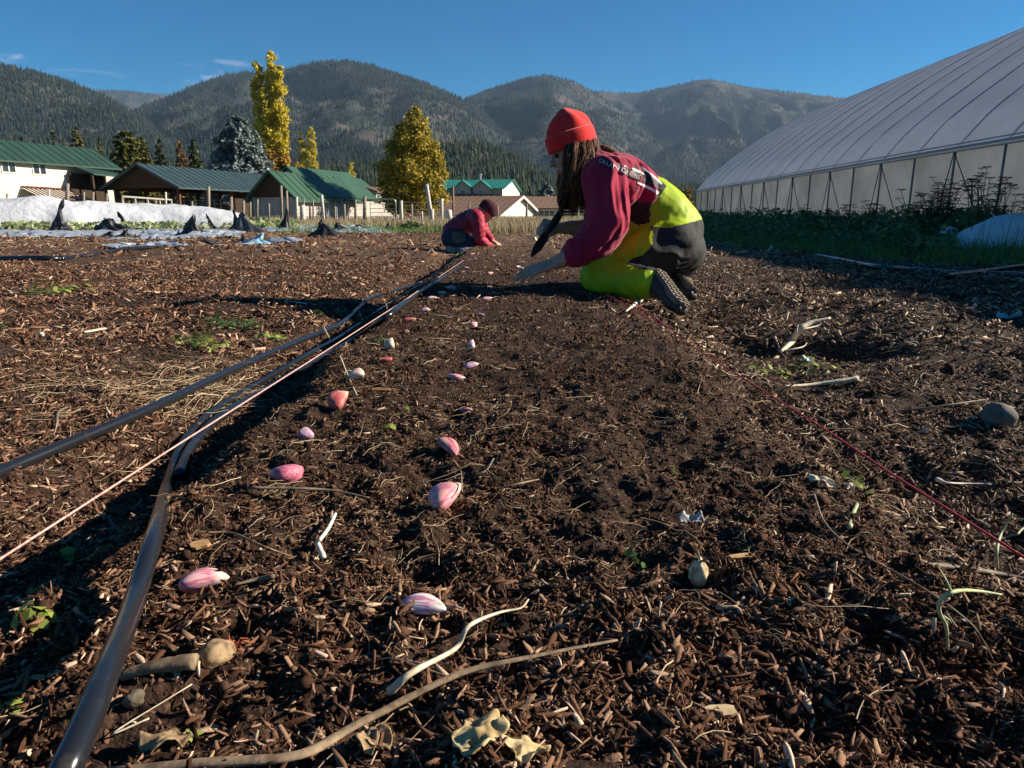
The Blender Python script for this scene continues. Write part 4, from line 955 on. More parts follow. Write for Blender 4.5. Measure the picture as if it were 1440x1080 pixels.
fabric_peak(478, 325, 314, 16, 14, lean=0, label='dark folded cloth right of the wide crumpled heap', seed=15, folds=9)
fabric_peak(505, 324, 316, 20, 18, lean=0, label='flat dark crumple below the gate fence', seed=16, folds=9)
fabric_peak(546, 323, 314, 6, 8, lean=1, label='rightmost small black cloth tuft near the gate', seed=12)
fabric_peak(358, 345, 330, 20, 18, lean=6, label='pale blue tarp bunched on the brown soil', seed=13, m=m_bluetarp, name='blue_tarp', neck=1.2, folds=6, group=None)
fabric_peak(343, 341, 331, 10, 8, lean=-2, label='black cloth scrap tucked left of the blue tarp', seed=21, folds=6)

# white cover in the shade at the right, with a small bundle beside it
def mound(name, px, base, top, wpx, Y, m, label, cat, seed, dep=.6):
    c = P(px, base, Y); c.z = 0; H = P(px, top, Y).z; W = wpx * Y / 1000; n, k = 36, 10; V = []
    for i in range(k):
        t = i / (k - 1)
        for j in range(n):
            a = 2 * math.pi * j / n; f = 1 + .12 * float(vnoise(a * 1.5, t * 3, seed)) + .05 * math.sin(9 * a + seed)
            r_ = math.cos(t * math.pi / 2) ** .75
            V.append((c.x + math.cos(a) * W * r_ * f, c.y + math.sin(a) * W * dep * r_ * f, H * math.sin(t * math.pi / 2) * (1 + .05 * float(vnoise(a * 2, t * 5, seed + 2)))))
    F = [(i * n + j, i * n + (j + 1) % n, (i + 1) * n + (j + 1) % n, (i + 1) * n + j) for i in range(k - 1) for j in range(n)]
    o = mesh_np(name, np.array(V), F, m, None, True); tag(o, label, cat); return o
mound('plastic_cover', 1432, 350, 302, 84, 6.4, m_fleece, 'large white plastic cover heaped in the shade beside the greenhouse', 'cover', 3)
mound('plastic_bundle', 1333, 345, 319, 18, 6.9, m_fleece, 'small round white bundle left of the large plastic cover', 'bundle', 5)

# ================================================================ WEEDS AND GRASS
m_weed = leafm('weed_leaves', [(0, (.035, .085, .035)), (.5, (.08, .155, .055)), (1, (.15, .23, .08))], .2)
m_grassb = leafm('grass_blades', [(0, (.05, .12, .025)), (.6, (.10, .20, .04)), (1, (.22, .24, .08))], .2)
m_dry = leafm('dry_grass', [(0, (.16, .12, .06)), (.5, (.32, .25, .14)), (1, (.50, .42, .27))], .25)
m_pale_leaf = leafm('pale_green_leaves', [(0, (.12, .16, .05)), (.5, (.26, .32, .12)), (1, (.48, .50, .26))], .3)
m_stem = mat('dark_stem', (.05, .055, .03), .8, .2)
def blades(name, x, y, h, w, m, lean=.5, parent=None):
    n = len(x); a = RNG.uniform(0, 6.28, n); l = RNG.uniform(.1, 1, n) * lean * h; z = ground_h(x, y) - .01
    ca, sa = np.cos(a), np.sin(a); V = np.zeros((n, 5, 3)); d = RNG.uniform(0, 6.28, n)
    for j, (t, ww) in enumerate(((0, 1), (0, -1), (.55, .8), (.55, -.8), (1, 0))):
        V[:, j, 0] = x + np.cos(d) * l * t ** 2 + ca * w * ww; V[:, j, 1] = y + np.sin(d) * l * t ** 2 + sa * w * ww; V[:, j, 2] = z + h * (t if t < 1 else 1 - .25 * l / (h + 1e-9) * .6)
    F = (np.array([(0, 1, 3), (0, 3, 2), (2, 3, 4)])[None] + (np.arange(n) * 5)[:, None, None]).reshape(-1, 3)
    o = mesh_np(name, V.reshape(-1, 3), F, m, parent); tag(o, kind=None if parent else 'stuff'); return o
def strip(n, y0, y1, xa, xb):
    y = RNG.uniform(y0 ** .5, y1 ** .5, n) ** 2; t = RNG.uniform(0, 1, n); return xa(y) + (xb(y) - xa(y)) * t, y
gx0 = lambda y: 2.75 + .09 * (y - 5) * 0 + .42 * np.exp(-(y - 5)) - .035 * (y - 5) - .25 * sstep(6, 10, y); gx1 = lambda y: 4.0 + .05 * y
x, y = strip(26000, 3.6, 28, gx0, gx1); k = fbm(x * 1.2, y * 1.2, 5, 3) > -.35; x, y = x[k], y[k]
blades('grass', x, y, RNG.uniform(.06, .22, len(x)) * (.5 + .5 * sstep(0, .8, x - gx0(y))), RNG.uniform(.002, .005, len(x)), m_grassb, .7)
# broad leaved growth behind the grass
x, y = strip(34000, 3.8, 28, lambda y: gx0(y) + .55, lambda y: 5.9 + .05 * y)
hh_ = (.16 + .20 * sstep(0, 1.6, x - gx0(y) - .5)) * (1 + .6 * fbm(x * .9, y * .7, 15, 3)) + .05; zz = RNG.uniform(.02, 1, len(x)) ** .7 * hh_
Nn = RNG.normal(0, .6, (len(x), 3)) + np.array([0, 0, .8]); Nn /= np.linalg.norm(Nn, axis=1)[:, None]
px_, py_ = proj(x, y, zz); k = ~((px_ > 1345) & (y < 6.9) & (zz > .10)); V, F = leaf_quads(np.stack([x, y, zz], 1)[k], Nn[k], .032, .6); o = mesh_np('weeds', V, F, m_weed); tag(o, kind='stuff')
x, y = strip(2600, 4, 28, lambda y: gx0(y) + .8, lambda y: 5.8 + .05 * y); blades('weed_stems', x, y, RNG.uniform(.2, .5, len(x)), RNG.uniform(.002, .004, len(x)), m_weed, .25)
def umbel_plant(px, top, Y, label, n=9, spread=.28, seed=0, base_h=.35):
    b = P(px, 330, Y); b.z = hz(b.x, b.y); H = P(px, top, Y).z; rnd = random.Random(seed)
    root = empty('umbel_plant', b, 0, label, 'plant', 'tall flowering weeds against the greenhouse'); mb = MB(); C = []; m_um = mat('dry_umbels', (.05, .05, .03), .9, .1)
    for i in range(n):
        a = rnd.uniform(0, 6.28); r_ = rnd.uniform(.1, 1) * spread; h = H * (rnd.uniform(.62, 1) if i else 1)
        p0 = b + Vector((math.cos(a) * r_ * .3, math.sin(a) * r_ * .3, -.02)); p2 = b + Vector((math.cos(a) * r_, math.sin(a) * r_, h)); p1 = p0.lerp(p2, .5) + Vector((rnd.uniform(-.03, .03), 0, .03))
        mb.tube([p0, p1, p2], [.006, .004, .0025], 5)
        for q in range(rnd.randint(3, 6)):      # side shoots
            t = rnd.uniform(.45, .95); s0 = p1.lerp(p2, (t - .5) * 2) if t > .5 else p0.lerp(p1, t * 2); an = rnd.uniform(0, 6.28); s1 = s0 + Vector((math.cos(an) * .07, math.sin(an) * .07, rnd.uniform(.05, .10)))
            mb.tube([s0, s1], [.0025, .0015], 4)
            heads = MB()
            for w in range(7):
                aa = w * .9; e = s1 + Vector((math.cos(aa) * .026, math.sin(aa) * .026, .014)); heads.tube([s1, e], [.001, .001], 3); heads.box(e, (.009, .009, .006))
            heads.build('flower_head', m_um, root)
        heads = MB()
        for w in range(9):
            aa = w * .7; e = p2 + Vector((math.cos(aa) * .034, math.sin(aa) * .034, .018)); heads.tube([p2, e], [.0012, .001], 3); heads.box(e, (.011, .011, .007))
        heads.build('flower_head', m_um, root)
        for w in range(30): C.append(p0.lerp(p2, rnd.uniform(.05, .65)) + Vector((rnd.gauss(0, .05), rnd.gauss(0, .05), 0)))
    mb.build('stem', m_stem, root)
    C = np.array([tuple(c) for c in C]); Nn = RNG.normal(0, .6, (len(C), 3)) + np.array([0, 0, .7]); Nn /= np.linalg.norm(Nn, axis=1)[:, None]
    V, F = leaf_quads(C, Nn, .028, .6); mesh_np('foliage', V, F, m_weed, root)
for a_ in ((1215, 293, 8.2, 'low bushy umbel weed left of the taller pair', 10, .3, 1), (1298, 268, 7.2, 'broad dark umbel weed of medium height beside the white bundle', 16, .34, 2), (1322, 262, 7.4, 'ragged umbel weed between the broad one and the tallest', 12, .28, 3),
           (1378, 240, 7.0, 'tallest umbel weed with stacked flower heads against the curtain', 13, .26, 4), (1412, 262, 6.8, 'rightmost loose umbel weed with thin seed heads', 9, .3, 5), (1160, 297, 9.5, 'distant low umbel weed near the middle of the curtain', 10, .35, 6), (1082, 301, 11.5, 'farthest umbel weed in the row', 10, .4, 7)):
    umbel_plant(a_[0], a_[1], a_[2], a_[3], a_[4], a_[5], a_[6])
# dry grass along the field edge
def patch(n, px0, px1, y0, y1):
    Y = RNG.uniform(y0, y1, n); px = RNG.uniform(px0, px1, n); return (px - 720) / 1000 * Y / .99, Y
x, y = patch(16000, 655, 990, 15, 27); blades('dry_grass', x, y, RNG.uniform(.15, .42, len(x)), RNG.uniform(.003, .006, len(x)), m_dry, .5)
x, y = patch(15000, -60, 660, 24, 36); blades('dry_grass', x, y, RNG.uniform(.10, .34, len(x)), RNG.uniform(.005, .009, len(x)), m_dry, .6)
x, y = patch(14000, -60, 1000, 36, 70); blades('dry_grass', x, y, RNG.uniform(.2, .5, len(x)), RNG.uniform(.01, .02, len(x)), m_dry, .6)
x, y = patch(5000, 400, 720, 15, 24); blades('grass', x, y, RNG.uniform(.05, .15, len(x)), RNG.uniform(.004, .008, len(x)), m_grassb, .6)
x, y = patch(2600, -60, 450, 9, 17); k = fbm(x, y * 2, 5, 3) > .1; blades('dry_grass', x[k], y[k], RNG.uniform(.03, .09, k.sum()), RNG.uniform(.003, .005, k.sum()), m_dry, 1.2)
# pale crop leaves below the cover
def leaves(name, n, px0, px1, y0, y1, size, h, m):
    x, y = patch(n, px0, px1, y0, y1); k = fbm(x * 1.3, y * 1.3, 6, 3) > -.15; x, y = x[k], y[k]
    Nn = RNG.normal(0, .6, (len(x), 3)) + np.array([0, -.2, .7]); Nn /= np.linalg.norm(Nn, axis=1)[:, None]
    V, F = leaf_quads(np.stack([x, y, ground_h(x, y) + RNG.uniform(.01, h, len(x))], 1), Nn, size, .7); o = mesh_np(name, V, F, m); tag(o, kind='stuff')
leaves('crop_leaves', 1500, -40, 340, 18.3, 20.3, .065, .20, m_pale_leaf)
leaves('crop_leaves', 900, 345, 430, 20, 24, .075, .26, m_pale_leaf)
# low green plants
def low_plant(px, py, w, h, n, label, size=.05, m=None, cat='plant', flower=None):
    b = G(px, py); root = empty('low_plant', b, 0, label, cat); C = []; Nn = []
    mb = MB()
    for i in range(n):
        a = random.uniform(0, 6.28); r_ = random.uniform(.05, 1) ** .6; e = b + Vector((math.cos(a) * r_ * w, math.sin(a) * r_ * w * .7, 0)); e.z = hz(e.x, e.y) + h * random.uniform(.25, 1) * (1.1 - r_ * .6)
        mb.tube([b, b.lerp(e, .5) + Vector((0, 0, h * .2)), e], [size * .045, size * .04, size * .03], 4, cap=False)
        C.append(tuple(e)); Nn.append((math.cos(a) * .5 + random.gauss(0, .3), math.sin(a) * .5 + random.gauss(0, .3), .9))
    C = np.array(C); Nn = np.array(Nn); Nn /= np.linalg.norm(Nn, axis=1)[:, None]
    mb.build('stem', mat('green_stem', (.12, .18, .05), .6, .3), root)
    # leaves: six-sided, slightly cupped
    mb = MB(); single = n <= 24
    for c, nn in zip(C, Nn):
        nn = Vector(nn); u = nn.cross(Vector((random.gauss(0, 1), random.gauss(0, 1), .1))).normalized(); v = nn.cross(u); s_ = size * random.uniform(.6, 1.3); c = Vector(c)
        P_ = [c - u * s_, c - u * s_ * .45 + v * s_ * .5 + nn * s_ * .18, c + u * s_ * .35 + v * s_ * .55 + nn * s_ * .16, c + u * s_, c + u * s_ * .35 - v * s_ * .55 + nn * s_ * .16, c - u * s_ * .45 - v * s_ * .5 + nn * s_ * .18]
        mb.V += [tuple(p) for p in P_]; o_ = len(mb.V) - 6; mb.F += [[o_, o_ + 1, o_ + 5], [o_ + 1, o_ + 2, o_ + 4, o_ + 5], [o_ + 2, o_ + 3, o_ + 4]]; mb.M += [0, 0, 0]
        if single: mesh_np('leaf', np.array(mb.V), mb.F, m or m_greenleaf, root); mb = MB()
    if not single: mesh_np('leaf', np.array(mb.V), mb.F, m or m_greenleaf, root)
    if flower:
        mb = MB(); p = b + Vector((0, -w * .2, h * 1.35)); mb.lathe(p, [(.01, -.02), (.05, 0), (.045, .04), (.01, .05)], 9); mb.tube([b, p], .004, 4); mb.build('flower', flower, root)
    return root
m_greenleaf = leafm('green_leaf', [(0, (.03, .075, .02)), (.6, (.065, .13, .035)), (1, (.14, .22, .07))], .25)
m_sick = leafm('yellowing_leaf', [(0, (.12, .16, .03)), (.6, (.26, .30, .06)), (1, (.45, .42, .14))], .25)
low_plant(577, 323, .35, .26, 120, 'green leafy plant with a pink flower at the edge of the field', .055, flower=mat('pink_flower', (.55, .15, .2), .6, .3))
low_plant(658, 322, .3, .3, 60, 'dim grey green bush left behind the crouching worker', .05, m_weed)
for a_ in ((318, 460, .10, .04, 46, 'largest green clover like weed in the left path', .010), (345, 457, .07, .035, 26, 'smaller green weed touching the right of the largest path weed', .009), (443, 443, .035, .03, 10, 'tiny green sprout in the left path close to the double hoses', .010),
           (8, 462, .03, .02, 8, 'tiny dull green weed at the left frame edge', .009)): low_plant(*a_)
low_plant(290, 487, .09, .04, 50, 'sprawling yellow green weed below the largest path weed', .013, m_sick)
low_plant(380, 478, .06, .03, 24, 'thin yellow green weed above the outer hose', .010, m_sick)
low_plant(80, 415, .16, .05, 40, 'sparse yellowish weed on the left field', .016, m_sick)
low_plant(533, 482, .02, .016, 12, 'small bright green weed left of the upright cream clove', .007)
low_plant(548, 607, .011, .016, 5, 'single leafed green sprout in the bed below the pale pink clove', .008, m_sick)
low_plant(574, 580, .006, .014, 3, 'very small pointed sprout right of the single leafed sprout', .005, m_sick)
low_plant(1140, 515, .07, .03, 34, 'small green weed in the hollow of the right path', .010, m_sick)
low_plant(1075, 525, .06, .02, 24, 'low yellow green weed beside the red string', .010, m_sick)
low_plant(1215, 692, .035, .02, 18, 'patch of tiny green leaves under the red string at right', .007, m_sick)
low_plant(945, 665, .008, .01, 4, 'tiny pale sprout on the middle of the bed', .005, m_sick)
low_plant(900, 795, .012, .01, 7, 'small green scrap of leaves in the mulch above the withered bulb', .005)
for px, py, s_, lab in ((92, 785, .022, 'upper green leaf in the shaded hollow at lower left'), (62, 838, .02, 'pale green leaf below the upper one in the shaded hollow'), (48, 876, .022, 'bright yellow green leaf at the left edge of the hollow'),
                        (8, 998, .015, 'small green leaf at the bottom left frame edge'), (258, 1045, .012, 'light green leaf scrap above the thick stalk at lower left')):
    low_plant(px, py, s_ * .8, s_ * .7, 11, lab, s_ * .36, m_sick, 'leaf')
# ================================================================ HOSES AND STRINGS
m_hose = mat('black_poly_pipe', (.012, .013, .016), .22, .6, noise=(60, (.045, .038, .032), .60, .78, 8), bump=(90, .15, .002))
def hose(name, pts, r, label, up_=None, group=None, m=None, n=12):
    q = []
    for k, p in enumerate(pts):
        g = G(p[0], p[1]); g.z += r * .9 + (p[2] if len(p) > 2 else 0)
        # keep the pixel: slide along the sight line to the raised height
        rr = ray(p[0], p[1]); t = (g.z - CAM_Z) / rr[2]; q.append(Vector((rr[0] * t, rr[1] * t, g.z)))
    mb = MB(); mb.tube(spline(q, 14), r, n); o = mb.build(name, m or m_hose, None, True); tag(o, label, 'hose', group); return o
hg = 'black irrigation hoses along the bed'
hose('irrigation_hose', [(66, 1130, .050), (100, 1065, .050), (148, 950, .046), (190, 840, .034), (222, 735, .014), (238, 672, .004), (258, 622), (298, 580), (365, 538), (436, 497), (480, 473), (540, 432), (580, 407), (600, 396), (622, 383), (652, 368)], .0077,
     'glossy black hose running from the bottom left corner up the shoulder of the bed', group=hg)
hose('irrigation_hose', [(-60, 690), (0, 664), (100, 622), (220, 571), (330, 519), (420, 480), (478, 456), (502, 436), (520, 420), (555, 409), (590, 398), (618, 382), (648, 368)], .0096,
     'black hose crossing from the left frame edge to join the bed hoses', group=hg)
hose('irrigation_hose', [(252, 668), (272, 625), (312, 585), (380, 545), (446, 506), (500, 476), (548, 442), (590, 412), (612, 398), (645, 376)], .0095,
     'thinner black hose pressed against the bed side of the glossy hose', group=hg)
hose('irrigation_hose', [(-60, 367), (0, 364), (60, 363), (85, 364)], .02, 'short straight black pipe lying at the far left of the field', group=hg)
hose('irrigation_hose', [(1150, 360), (1185, 366), (1230, 375), (1290, 380), (1360, 385), (1430, 386), (1480, 392)], .016, 'black pipe snaking along the foot of the weeds at right', group=hg)
hose('irrigation_hose', [(1330, 388), (1380, 382), (1440, 374), (1490, 372)], .014, 'shaded black pipe branching up at the right frame edge', group=hg)
for nm, pts, lab in (('dark_tube', [(85, 364), (140, 357), (175, 350), (240, 346)], 'loose dark tube trailing off beside the strip of film'), ('dark_tube', [(280, 331), (296, 340), (315, 346)], 'dark cord trailing from the spiky cloth bundle')):
    hose(nm, pts, .016, lab)
m_twine_p = mat('pink_twine', (.70, .45, .38), .8, .2, noise=(400, (.45, .22, .19), .4, .6), bump=(900, .5, .001))
m_twine_r = mat('red_twine', (.42, .045, .06), .8, .2, noise=(400, (.30, .03, .04), .4, .6), bump=(900, .5, .001))
def string(name, pts, r, m, label):
    q = []
    for px, py, z in pts:
        rr = ray(px, py); t = (z - CAM_Z) / rr[2]; q.append(Vector((rr[0] * t, rr[1] * t, z)))
    mb = MB(); mb.tube(q, r, 7); o = mb.build(name, m, None, True); tag(o, label, 'string'); return o
string('planting_string', [(-60, 824, .085), (0, 786, .086), (230, 638, .088), (440, 505, .088), (560, 428, .088), (652, 366, .09)], .0011, m_twine_p, 'taut pale pink string stretched above the left edge of the bed')
string('planting_string', [(1500, 822, .070), (1440, 784, .070), (1355, 730, .068), (1250, 664, .066), (1170, 610, .066), (1090, 560, .066), (1010, 510, .066), (940, 466, .066), (878, 428, .066), (850, 412, .07)], .0013, m_twine_r, 'taut red string running along the right edge of the bed')
string('loose_string', [(870, 418, .062), (895, 428, .066), (905, 438, .063), (925, 450, .064), (940, 462, .063)], .0022, m_twine_r, 'tangled bit of red string beside the boots')

# ================================================================ GARLIC CLOVES
def clove_mat(name, base, tip, stripe, sc=26, rough=.5):
    m = bpy.data.materials.new(name); m.use_nodes = True; n, l = m.node_tree.nodes, m.node_tree.links
    b = n['Principled BSDF']; b.inputs['Roughness'].default_value = rough; b.inputs['Specular IOR Level'].default_value = .35; b.inputs['Subsurface Weight'].default_value = .12; b.inputs['Subsurface Radius'].default_value = (.004, .002, .0015)
    t = n.new('ShaderNodeTexCoord'); mp = n.new('ShaderNodeMapping'); mp.inputs['Scale'].default_value = (.35, 5.5, 5.5); l.new(t.outputs['Generated'], mp.inputs[0])
    z = n.new('ShaderNodeTexNoise'); z.inputs['Scale'].default_value = 2.2; z.inputs['Detail'].default_value = 5; l.new(mp.outputs[0], z.inputs['Vector'])
    r = n.new('ShaderNodeValToRGB'); r.color_ramp.elements[0].position = .44; r.color_ramp.elements[1].position = .60; l.new(z.outputs['Fac'], r.inputs[0])
    x = n.new('ShaderNodeMixRGB'); l.new(r.outputs[0], x.inputs[0]); x.inputs[1].default_value = (*base, 1); x.inputs[2].default_value = (*stripe, 1)
    sp = n.new('ShaderNodeSeparateXYZ'); l.new(t.outputs['Generated'], sp.inputs[0])
    q = n.new('ShaderNodeMapRange'); q.inputs['From Min'].default_value = .60; q.inputs['From Max'].default_value = .9; l.new(sp.outputs['X'], q.inputs['Value'])
    y = n.new('ShaderNodeMixRGB'); l.new(q.outputs[0], y.inputs[0]); l.new(x.outputs[0], y.inputs[1]); y.inputs[2].default_value = (*tip, 1)
    dz = n.new('ShaderNodeTexNoise'); dz.inputs['Scale'].default_value = 130; dz.inputs['Detail'].default_value = 6; l.new(t.outputs['Object'], dz.inputs['Vector']); dr = n.new('ShaderNodeValToRGB'); dr.color_ramp.elements[0].position = .62; dr.color_ramp.elements[1].position = .74; l.new(dz.outputs['Fac'], dr.inputs[0])
    dm = n.new('ShaderNodeMixRGB'); l.new(dr.outputs[0], dm.inputs[0]); l.new(y.outputs[0], dm.inputs[1]); dm.inputs[2].default_value = (.20, .11, .07, 1); l.new(dm.outputs[0], b.inputs['Base Color'])
    bp_ = n.new('ShaderNodeBump'); bp_.inputs['Strength'].default_value = .5; bp_.inputs['Distance'].default_value = .0008; l.new(z.outputs['Fac'], bp_.inputs['Height']); l.new(bp_.outputs[0], b.inputs['Normal'])
    return m
W_, PK, DP, RD, LI, CR_ = (.80, .66, .52), (.62, .20, .24), (.44, .09, .15), (.42, .07, .07), (.50, .34, .42), (.78, .62, .46)
CM = {'pw': clove_mat('clove_pink_white', (.80, .46, .46), W_, (.62, .17, .25)), 'w': clove_mat('clove_white', (.86, .74, .70), (.84, .76, .64), (.62, .22, .34)), 'o': clove_mat('clove_orange_pink', (.84, .42, .36), (.84, .52, .38), (.68, .18, .30)),
      'd': clove_mat('clove_deep_pink', DP, (.70, .48, .42), (.60, .22, .28)), 'r': clove_mat('clove_red', RD, (.62, .40, .30), (.50, .16, .13)), 'l': clove_mat('clove_lilac', LI, W_, (.34, .18, .26)), 'c': clove_mat('clove_cream', CR_, W_, (.66, .34, .32)),
      's': clove_mat('clove_striped', (.60, .34, .26), (.60, .16, .22), (.42, .07, .16))}
m_skin_paper = mat('papery_skin', (.66, .50, .38), .6, .3, noise=(60, (.45, .22, .22), .45, .65), trans=.3)
def clove(px, py, wpx, rot, key, label, tilt=0, fat=.52, tail=0, up_=.20, flap=False):
    """one garlic clove: x axis from the blunt root end to the pointed tip; rot = direction of the tip, degrees, 0 right, 90 away from the camera"""
    g = G(px, py + wpx * .12); cd = g.y * CP - (g.z - CAM_Z) * SP; L = wpx * cd / 1000 / max(abs(math.cos(R(rot))), fat)
    L = min(L, .040); w = L * fat; V = []; F = []; n, k = 18, 15
    for i in range(k):
        t = i / (k - 1); x = L * (t - .42)
        pr = (math.sin(math.pi * min(1, (t * .92 + .075)) ** .78) ** .72) if t < 1 else 0.02
        pr = max(pr, .05) * (1 if t < .82 else 1 - (t - .82) * 1.6)
        lift = .18 * w * (t - .4) ** 2 * 4 * .5
        for j in range(n):
            a = 2 * math.pi * j / n; ca, sa = math.cos(a), math.sin(a)
            # flattened inner sides and a rounded back, like a wedge
            wd = w * .5 * pr * (1 - .22 * max(0, -sa)); hgt = w * .5 * pr * (1.0 if sa > 0 else .62)
            rid = 1 + .13 * math.cos(3 * a - 1.57) + .03 * math.cos(7 * a)
            V.append((x, ca * wd * rid + .22 * w * math.sin(math.pi * t) - .08 * w, sa * hgt * rid + lift))
    F = [(i * n + j, i * n + (j + 1) % n, (i + 1) * n + (j + 1) % n, (i + 1) * n + j) for i in range(k - 1) for j in range(n)] + [tuple(reversed(range(n))), tuple(range((k - 1) * n, k * n))]
    o = mesh_np('garlic_clove', np.array(V), F, CM[key], None, True)
    o.location = g + Vector((0, 0, w * up_)); o.rotation_euler = (R(random.uniform(-25, 25)), R(-tilt), R(rot)); tag(o, label, 'garlic clove', 'garlic cloves laid out on the bed')
    if tail or flap:
        mb = MB()
        if tail: mb.tube([(L * .52, 0, w * .08), (L * (.6 + tail * .5), w * .1, w * .2), (L * (.62 + tail), w * .05, w * .1)], [w * .10, w * .06, w * .02], 6)
        if flap: mb.add([(-L * .45, -w * .35, -w * .2), (-L * .1, -w * .62, -w * .25), (L * .3, -w * .55, -w * .28), (L * .1, -w * .30, -w * .12), (-L * .38, -w * .15, -w * .1), (-L * .6, -w * .5, -w * .22)], [(0, 5, 1), (0, 1, 3, 4), (1, 2, 3)])
        mesh_np('papery_skin', np.array([tuple(v) for v in mb.V]), mb.F, m_skin_paper, o, world=False)
    return o
clove(287, 829, 66, 8, 'pw', 'large pink clove with a cream tip, nearest the hose in the foreground', 6, .62, up_=.42)
clove(593, 852, 80, -14, 'w', 'largest white and purple clove with a thin tail, nearest the camera at centre', 4, .46, tail=.28)
clove(628, 712, 46, 35, 'o', 'plump orange pink clove standing below the striped one', 25, .80, up_=.4)
clove(630, 632, 48, -52, 's', 'striped purple clove leaning with its tip down towards the camera', -18, .50, up_=.5)
clove(404, 668, 60, 172, 'd', 'wide deep pink clove with white skin peeling at its base', -5, .74, flap=True)
clove(477, 572, 32, 60, 'r', 'dark red clove pointing up to the right, left of the brown wood piece', 28, .80, up_=.4)
clove(432, 616, 20, 120, 'l', 'small round purple clove above the wide deep pink one', 30, .95, up_=.4)
clove(502, 531, 23, -20, 'c', 'pale pink blunt clove above the dark red one', 10, .85)
clove(642, 532, 26, 160, 'pw', 'pink clove with a split white tip, right row middle', 8, .52, flap=True)
clove(656, 578, 17, -35, 'd', 'small dark purple clove half sunk in a hole', 6, .5)
clove(662, 513, 20, 20, 'l', 'lilac clove touching the ground just above the split pink one', 10, .6)
clove(550, 489, 15, 85, 'c', 'cream pink clove standing upright on the left row', 55, .9, up_=.5)
clove(541, 506, 25, 178, 'r', 'flat dark red clove just below the upright cream one', 0, .34)
clove(664, 490, 10, 88, 'w', 'narrow white clove standing upright on the right row', 60, .7, up_=.6)
clove(575, 453, 20, 8, 'r', 'bright red clove with white end, left row farther up', 5, .55)
clove(571, 468, 10, -50, 'd', 'tiny purple pink clove under the bright red one', 0, .5)
clove(597, 437, 15, 0, 'l', 'pale lilac clove between the bright red one and the strings', 12, .7)
clove(667, 459, 10, 70, 'pw', 'small pink clove on the right row, halfway to the worker', 30, .8)
clove(676, 444, 10, -20, 'l', 'small brownish purple clove above the small pink one', 0, .7)
clove(684, 424, 17, 14, 'pw', 'pink clove with a long thin tail in front of the shadow', 8, .6, tail=.7)
clove(685, 404, 17, 0, 'l', 'lilac clove at the edge of the worker shadow', 8, .5)
clove(607, 420, 14, 10, 'c', 'leftmost clove of the three beside the far string', 6, .6)
clove(622, 414, 11, -20, 'w', 'middle cream clove of the three beside the far string', 6, .7)
clove(635, 405, 15, 170, 'pw', 'rightmost pink clove of the three beside the far string', 6, .6)
for px, py, w, k_, lab in ((650, 383, 7, 'c', 'tiny cream clove beyond the shadow near the left string'), (655, 378, 8, 'pw', 'tiny pink clove just beyond the tiny cream one'), (697, 381, 8, 'c', 'tiny pale clove beyond the middle of the shadow'),
                           (689, 385, 8, 'pw', 'tiny pink clove left of the tiny pale one'), (668, 366, 7, 'c', 'farthest clove in the left row'), (728, 375, 7, 'w', 'pale clove just beyond the fingers of the worker'),
                           (733, 379, 7, 'c', 'cream clove behind the planting hand'), (762, 391, 6, 'w', 'tiny white clove below the planting forearm'), (664, 358, 6, 'pw', 'far pink clove near the end of the string'), (700, 372, 6, 'pw', 'far pink speck of a clove between the two workers')):
    clove(px, py, w, random.uniform(-40, 40), k_, lab, 8, .65)

# ================================================================ DRY STALKS, BULBS, STONES
m_stalk = mat('dry_stalk', (.27, .19, .115), .7, .3, noise=(90, (.12, .08, .05), .4, .62, 8), bump=(150, .6, .0012))
m_stalk_grey = mat('grey_stalk', (.20, .16, .12), .75, .3, noise=(60, (.09, .07, .05), .4, .62, 8), bump=(150, .6, .0012))
m_pale_stalk = mat('pale_stalk', (.62, .54, .40), .65, .3, noise=(80, (.42, .34, .22), .4, .65), bump=(150, .4, .001))
m_bone = mat('white_stalk', (.78, .72, .60), .6, .3, noise=(80, (.55, .46, .34), .45, .7))
m_greenstalk = mat('green_stalk', (.30, .36, .16), .6, .3, noise=(50, (.42, .42, .24), .4, .6))
m_husk = mat('bulb_husk', (.34, .23, .125), .75, .2, noise=(110, (.12, .075, .04), .4, .62, 8), bump=(90, .7, .0015))
m_leaf_y = mat('withered_leaf', (.66, .53, .28), .75, .2, noise=(60, (.42, .29, .13), .45, .65, 7), bump=(70, .6, .0015), trans=.2)
m_stone = mat('grey_stone', (.30, .28, .24), .85, .2, noise=(40, (.17, .16, .14), .4, .65, 8), bump=(60, .6, .003))
m_bark2 = mat('orange_bark', (.30, .15, .06), .8, .2, noise=(60, (.16, .08, .035), .4, .6), bump=(90, .7, .001))
def gp3(px, py, up_):
    g = G(px, py); z = g.z + up_; rr = ray(px, py); t = (z - CAM_Z) / rr[2]; return Vector((rr[0] * t, rr[1] * t, z))
def stalk(pts, wpx, m, label, name='dry_stalk', cat='stalk', flat=.8, n=9, branches=(), jit=.13):
    """pts: (px, py, lift in metres); wpx: width in pixels at each end"""
    q = [gp3(*p) for p in pts]; s_ = spline(q, 6); k = len(s_); rs = []
    for i, p in enumerate(s_):
        cd = p.y * CP - (p.z - CAM_Z) * SP; w = np.interp(i / (k - 1), np.linspace(0, 1, len(wpx)), wpx); rs.append(w * cd / 2000)
    mb = MB(); mb.tube(s_, rs, n, jit=jit, flat=flat)
    for bp, bw in branches:
        q = [gp3(*p) for p in bp]; s2 = spline(q, 5); cd = q[0].y; mb.tube(s2, [bw * cd / 2000 * (1 - .7 * i / (len(s2) - 1)) for i in range(len(s2))], 6)
    o = mb.build(name, m, None, True); tag(o, label, cat); return o
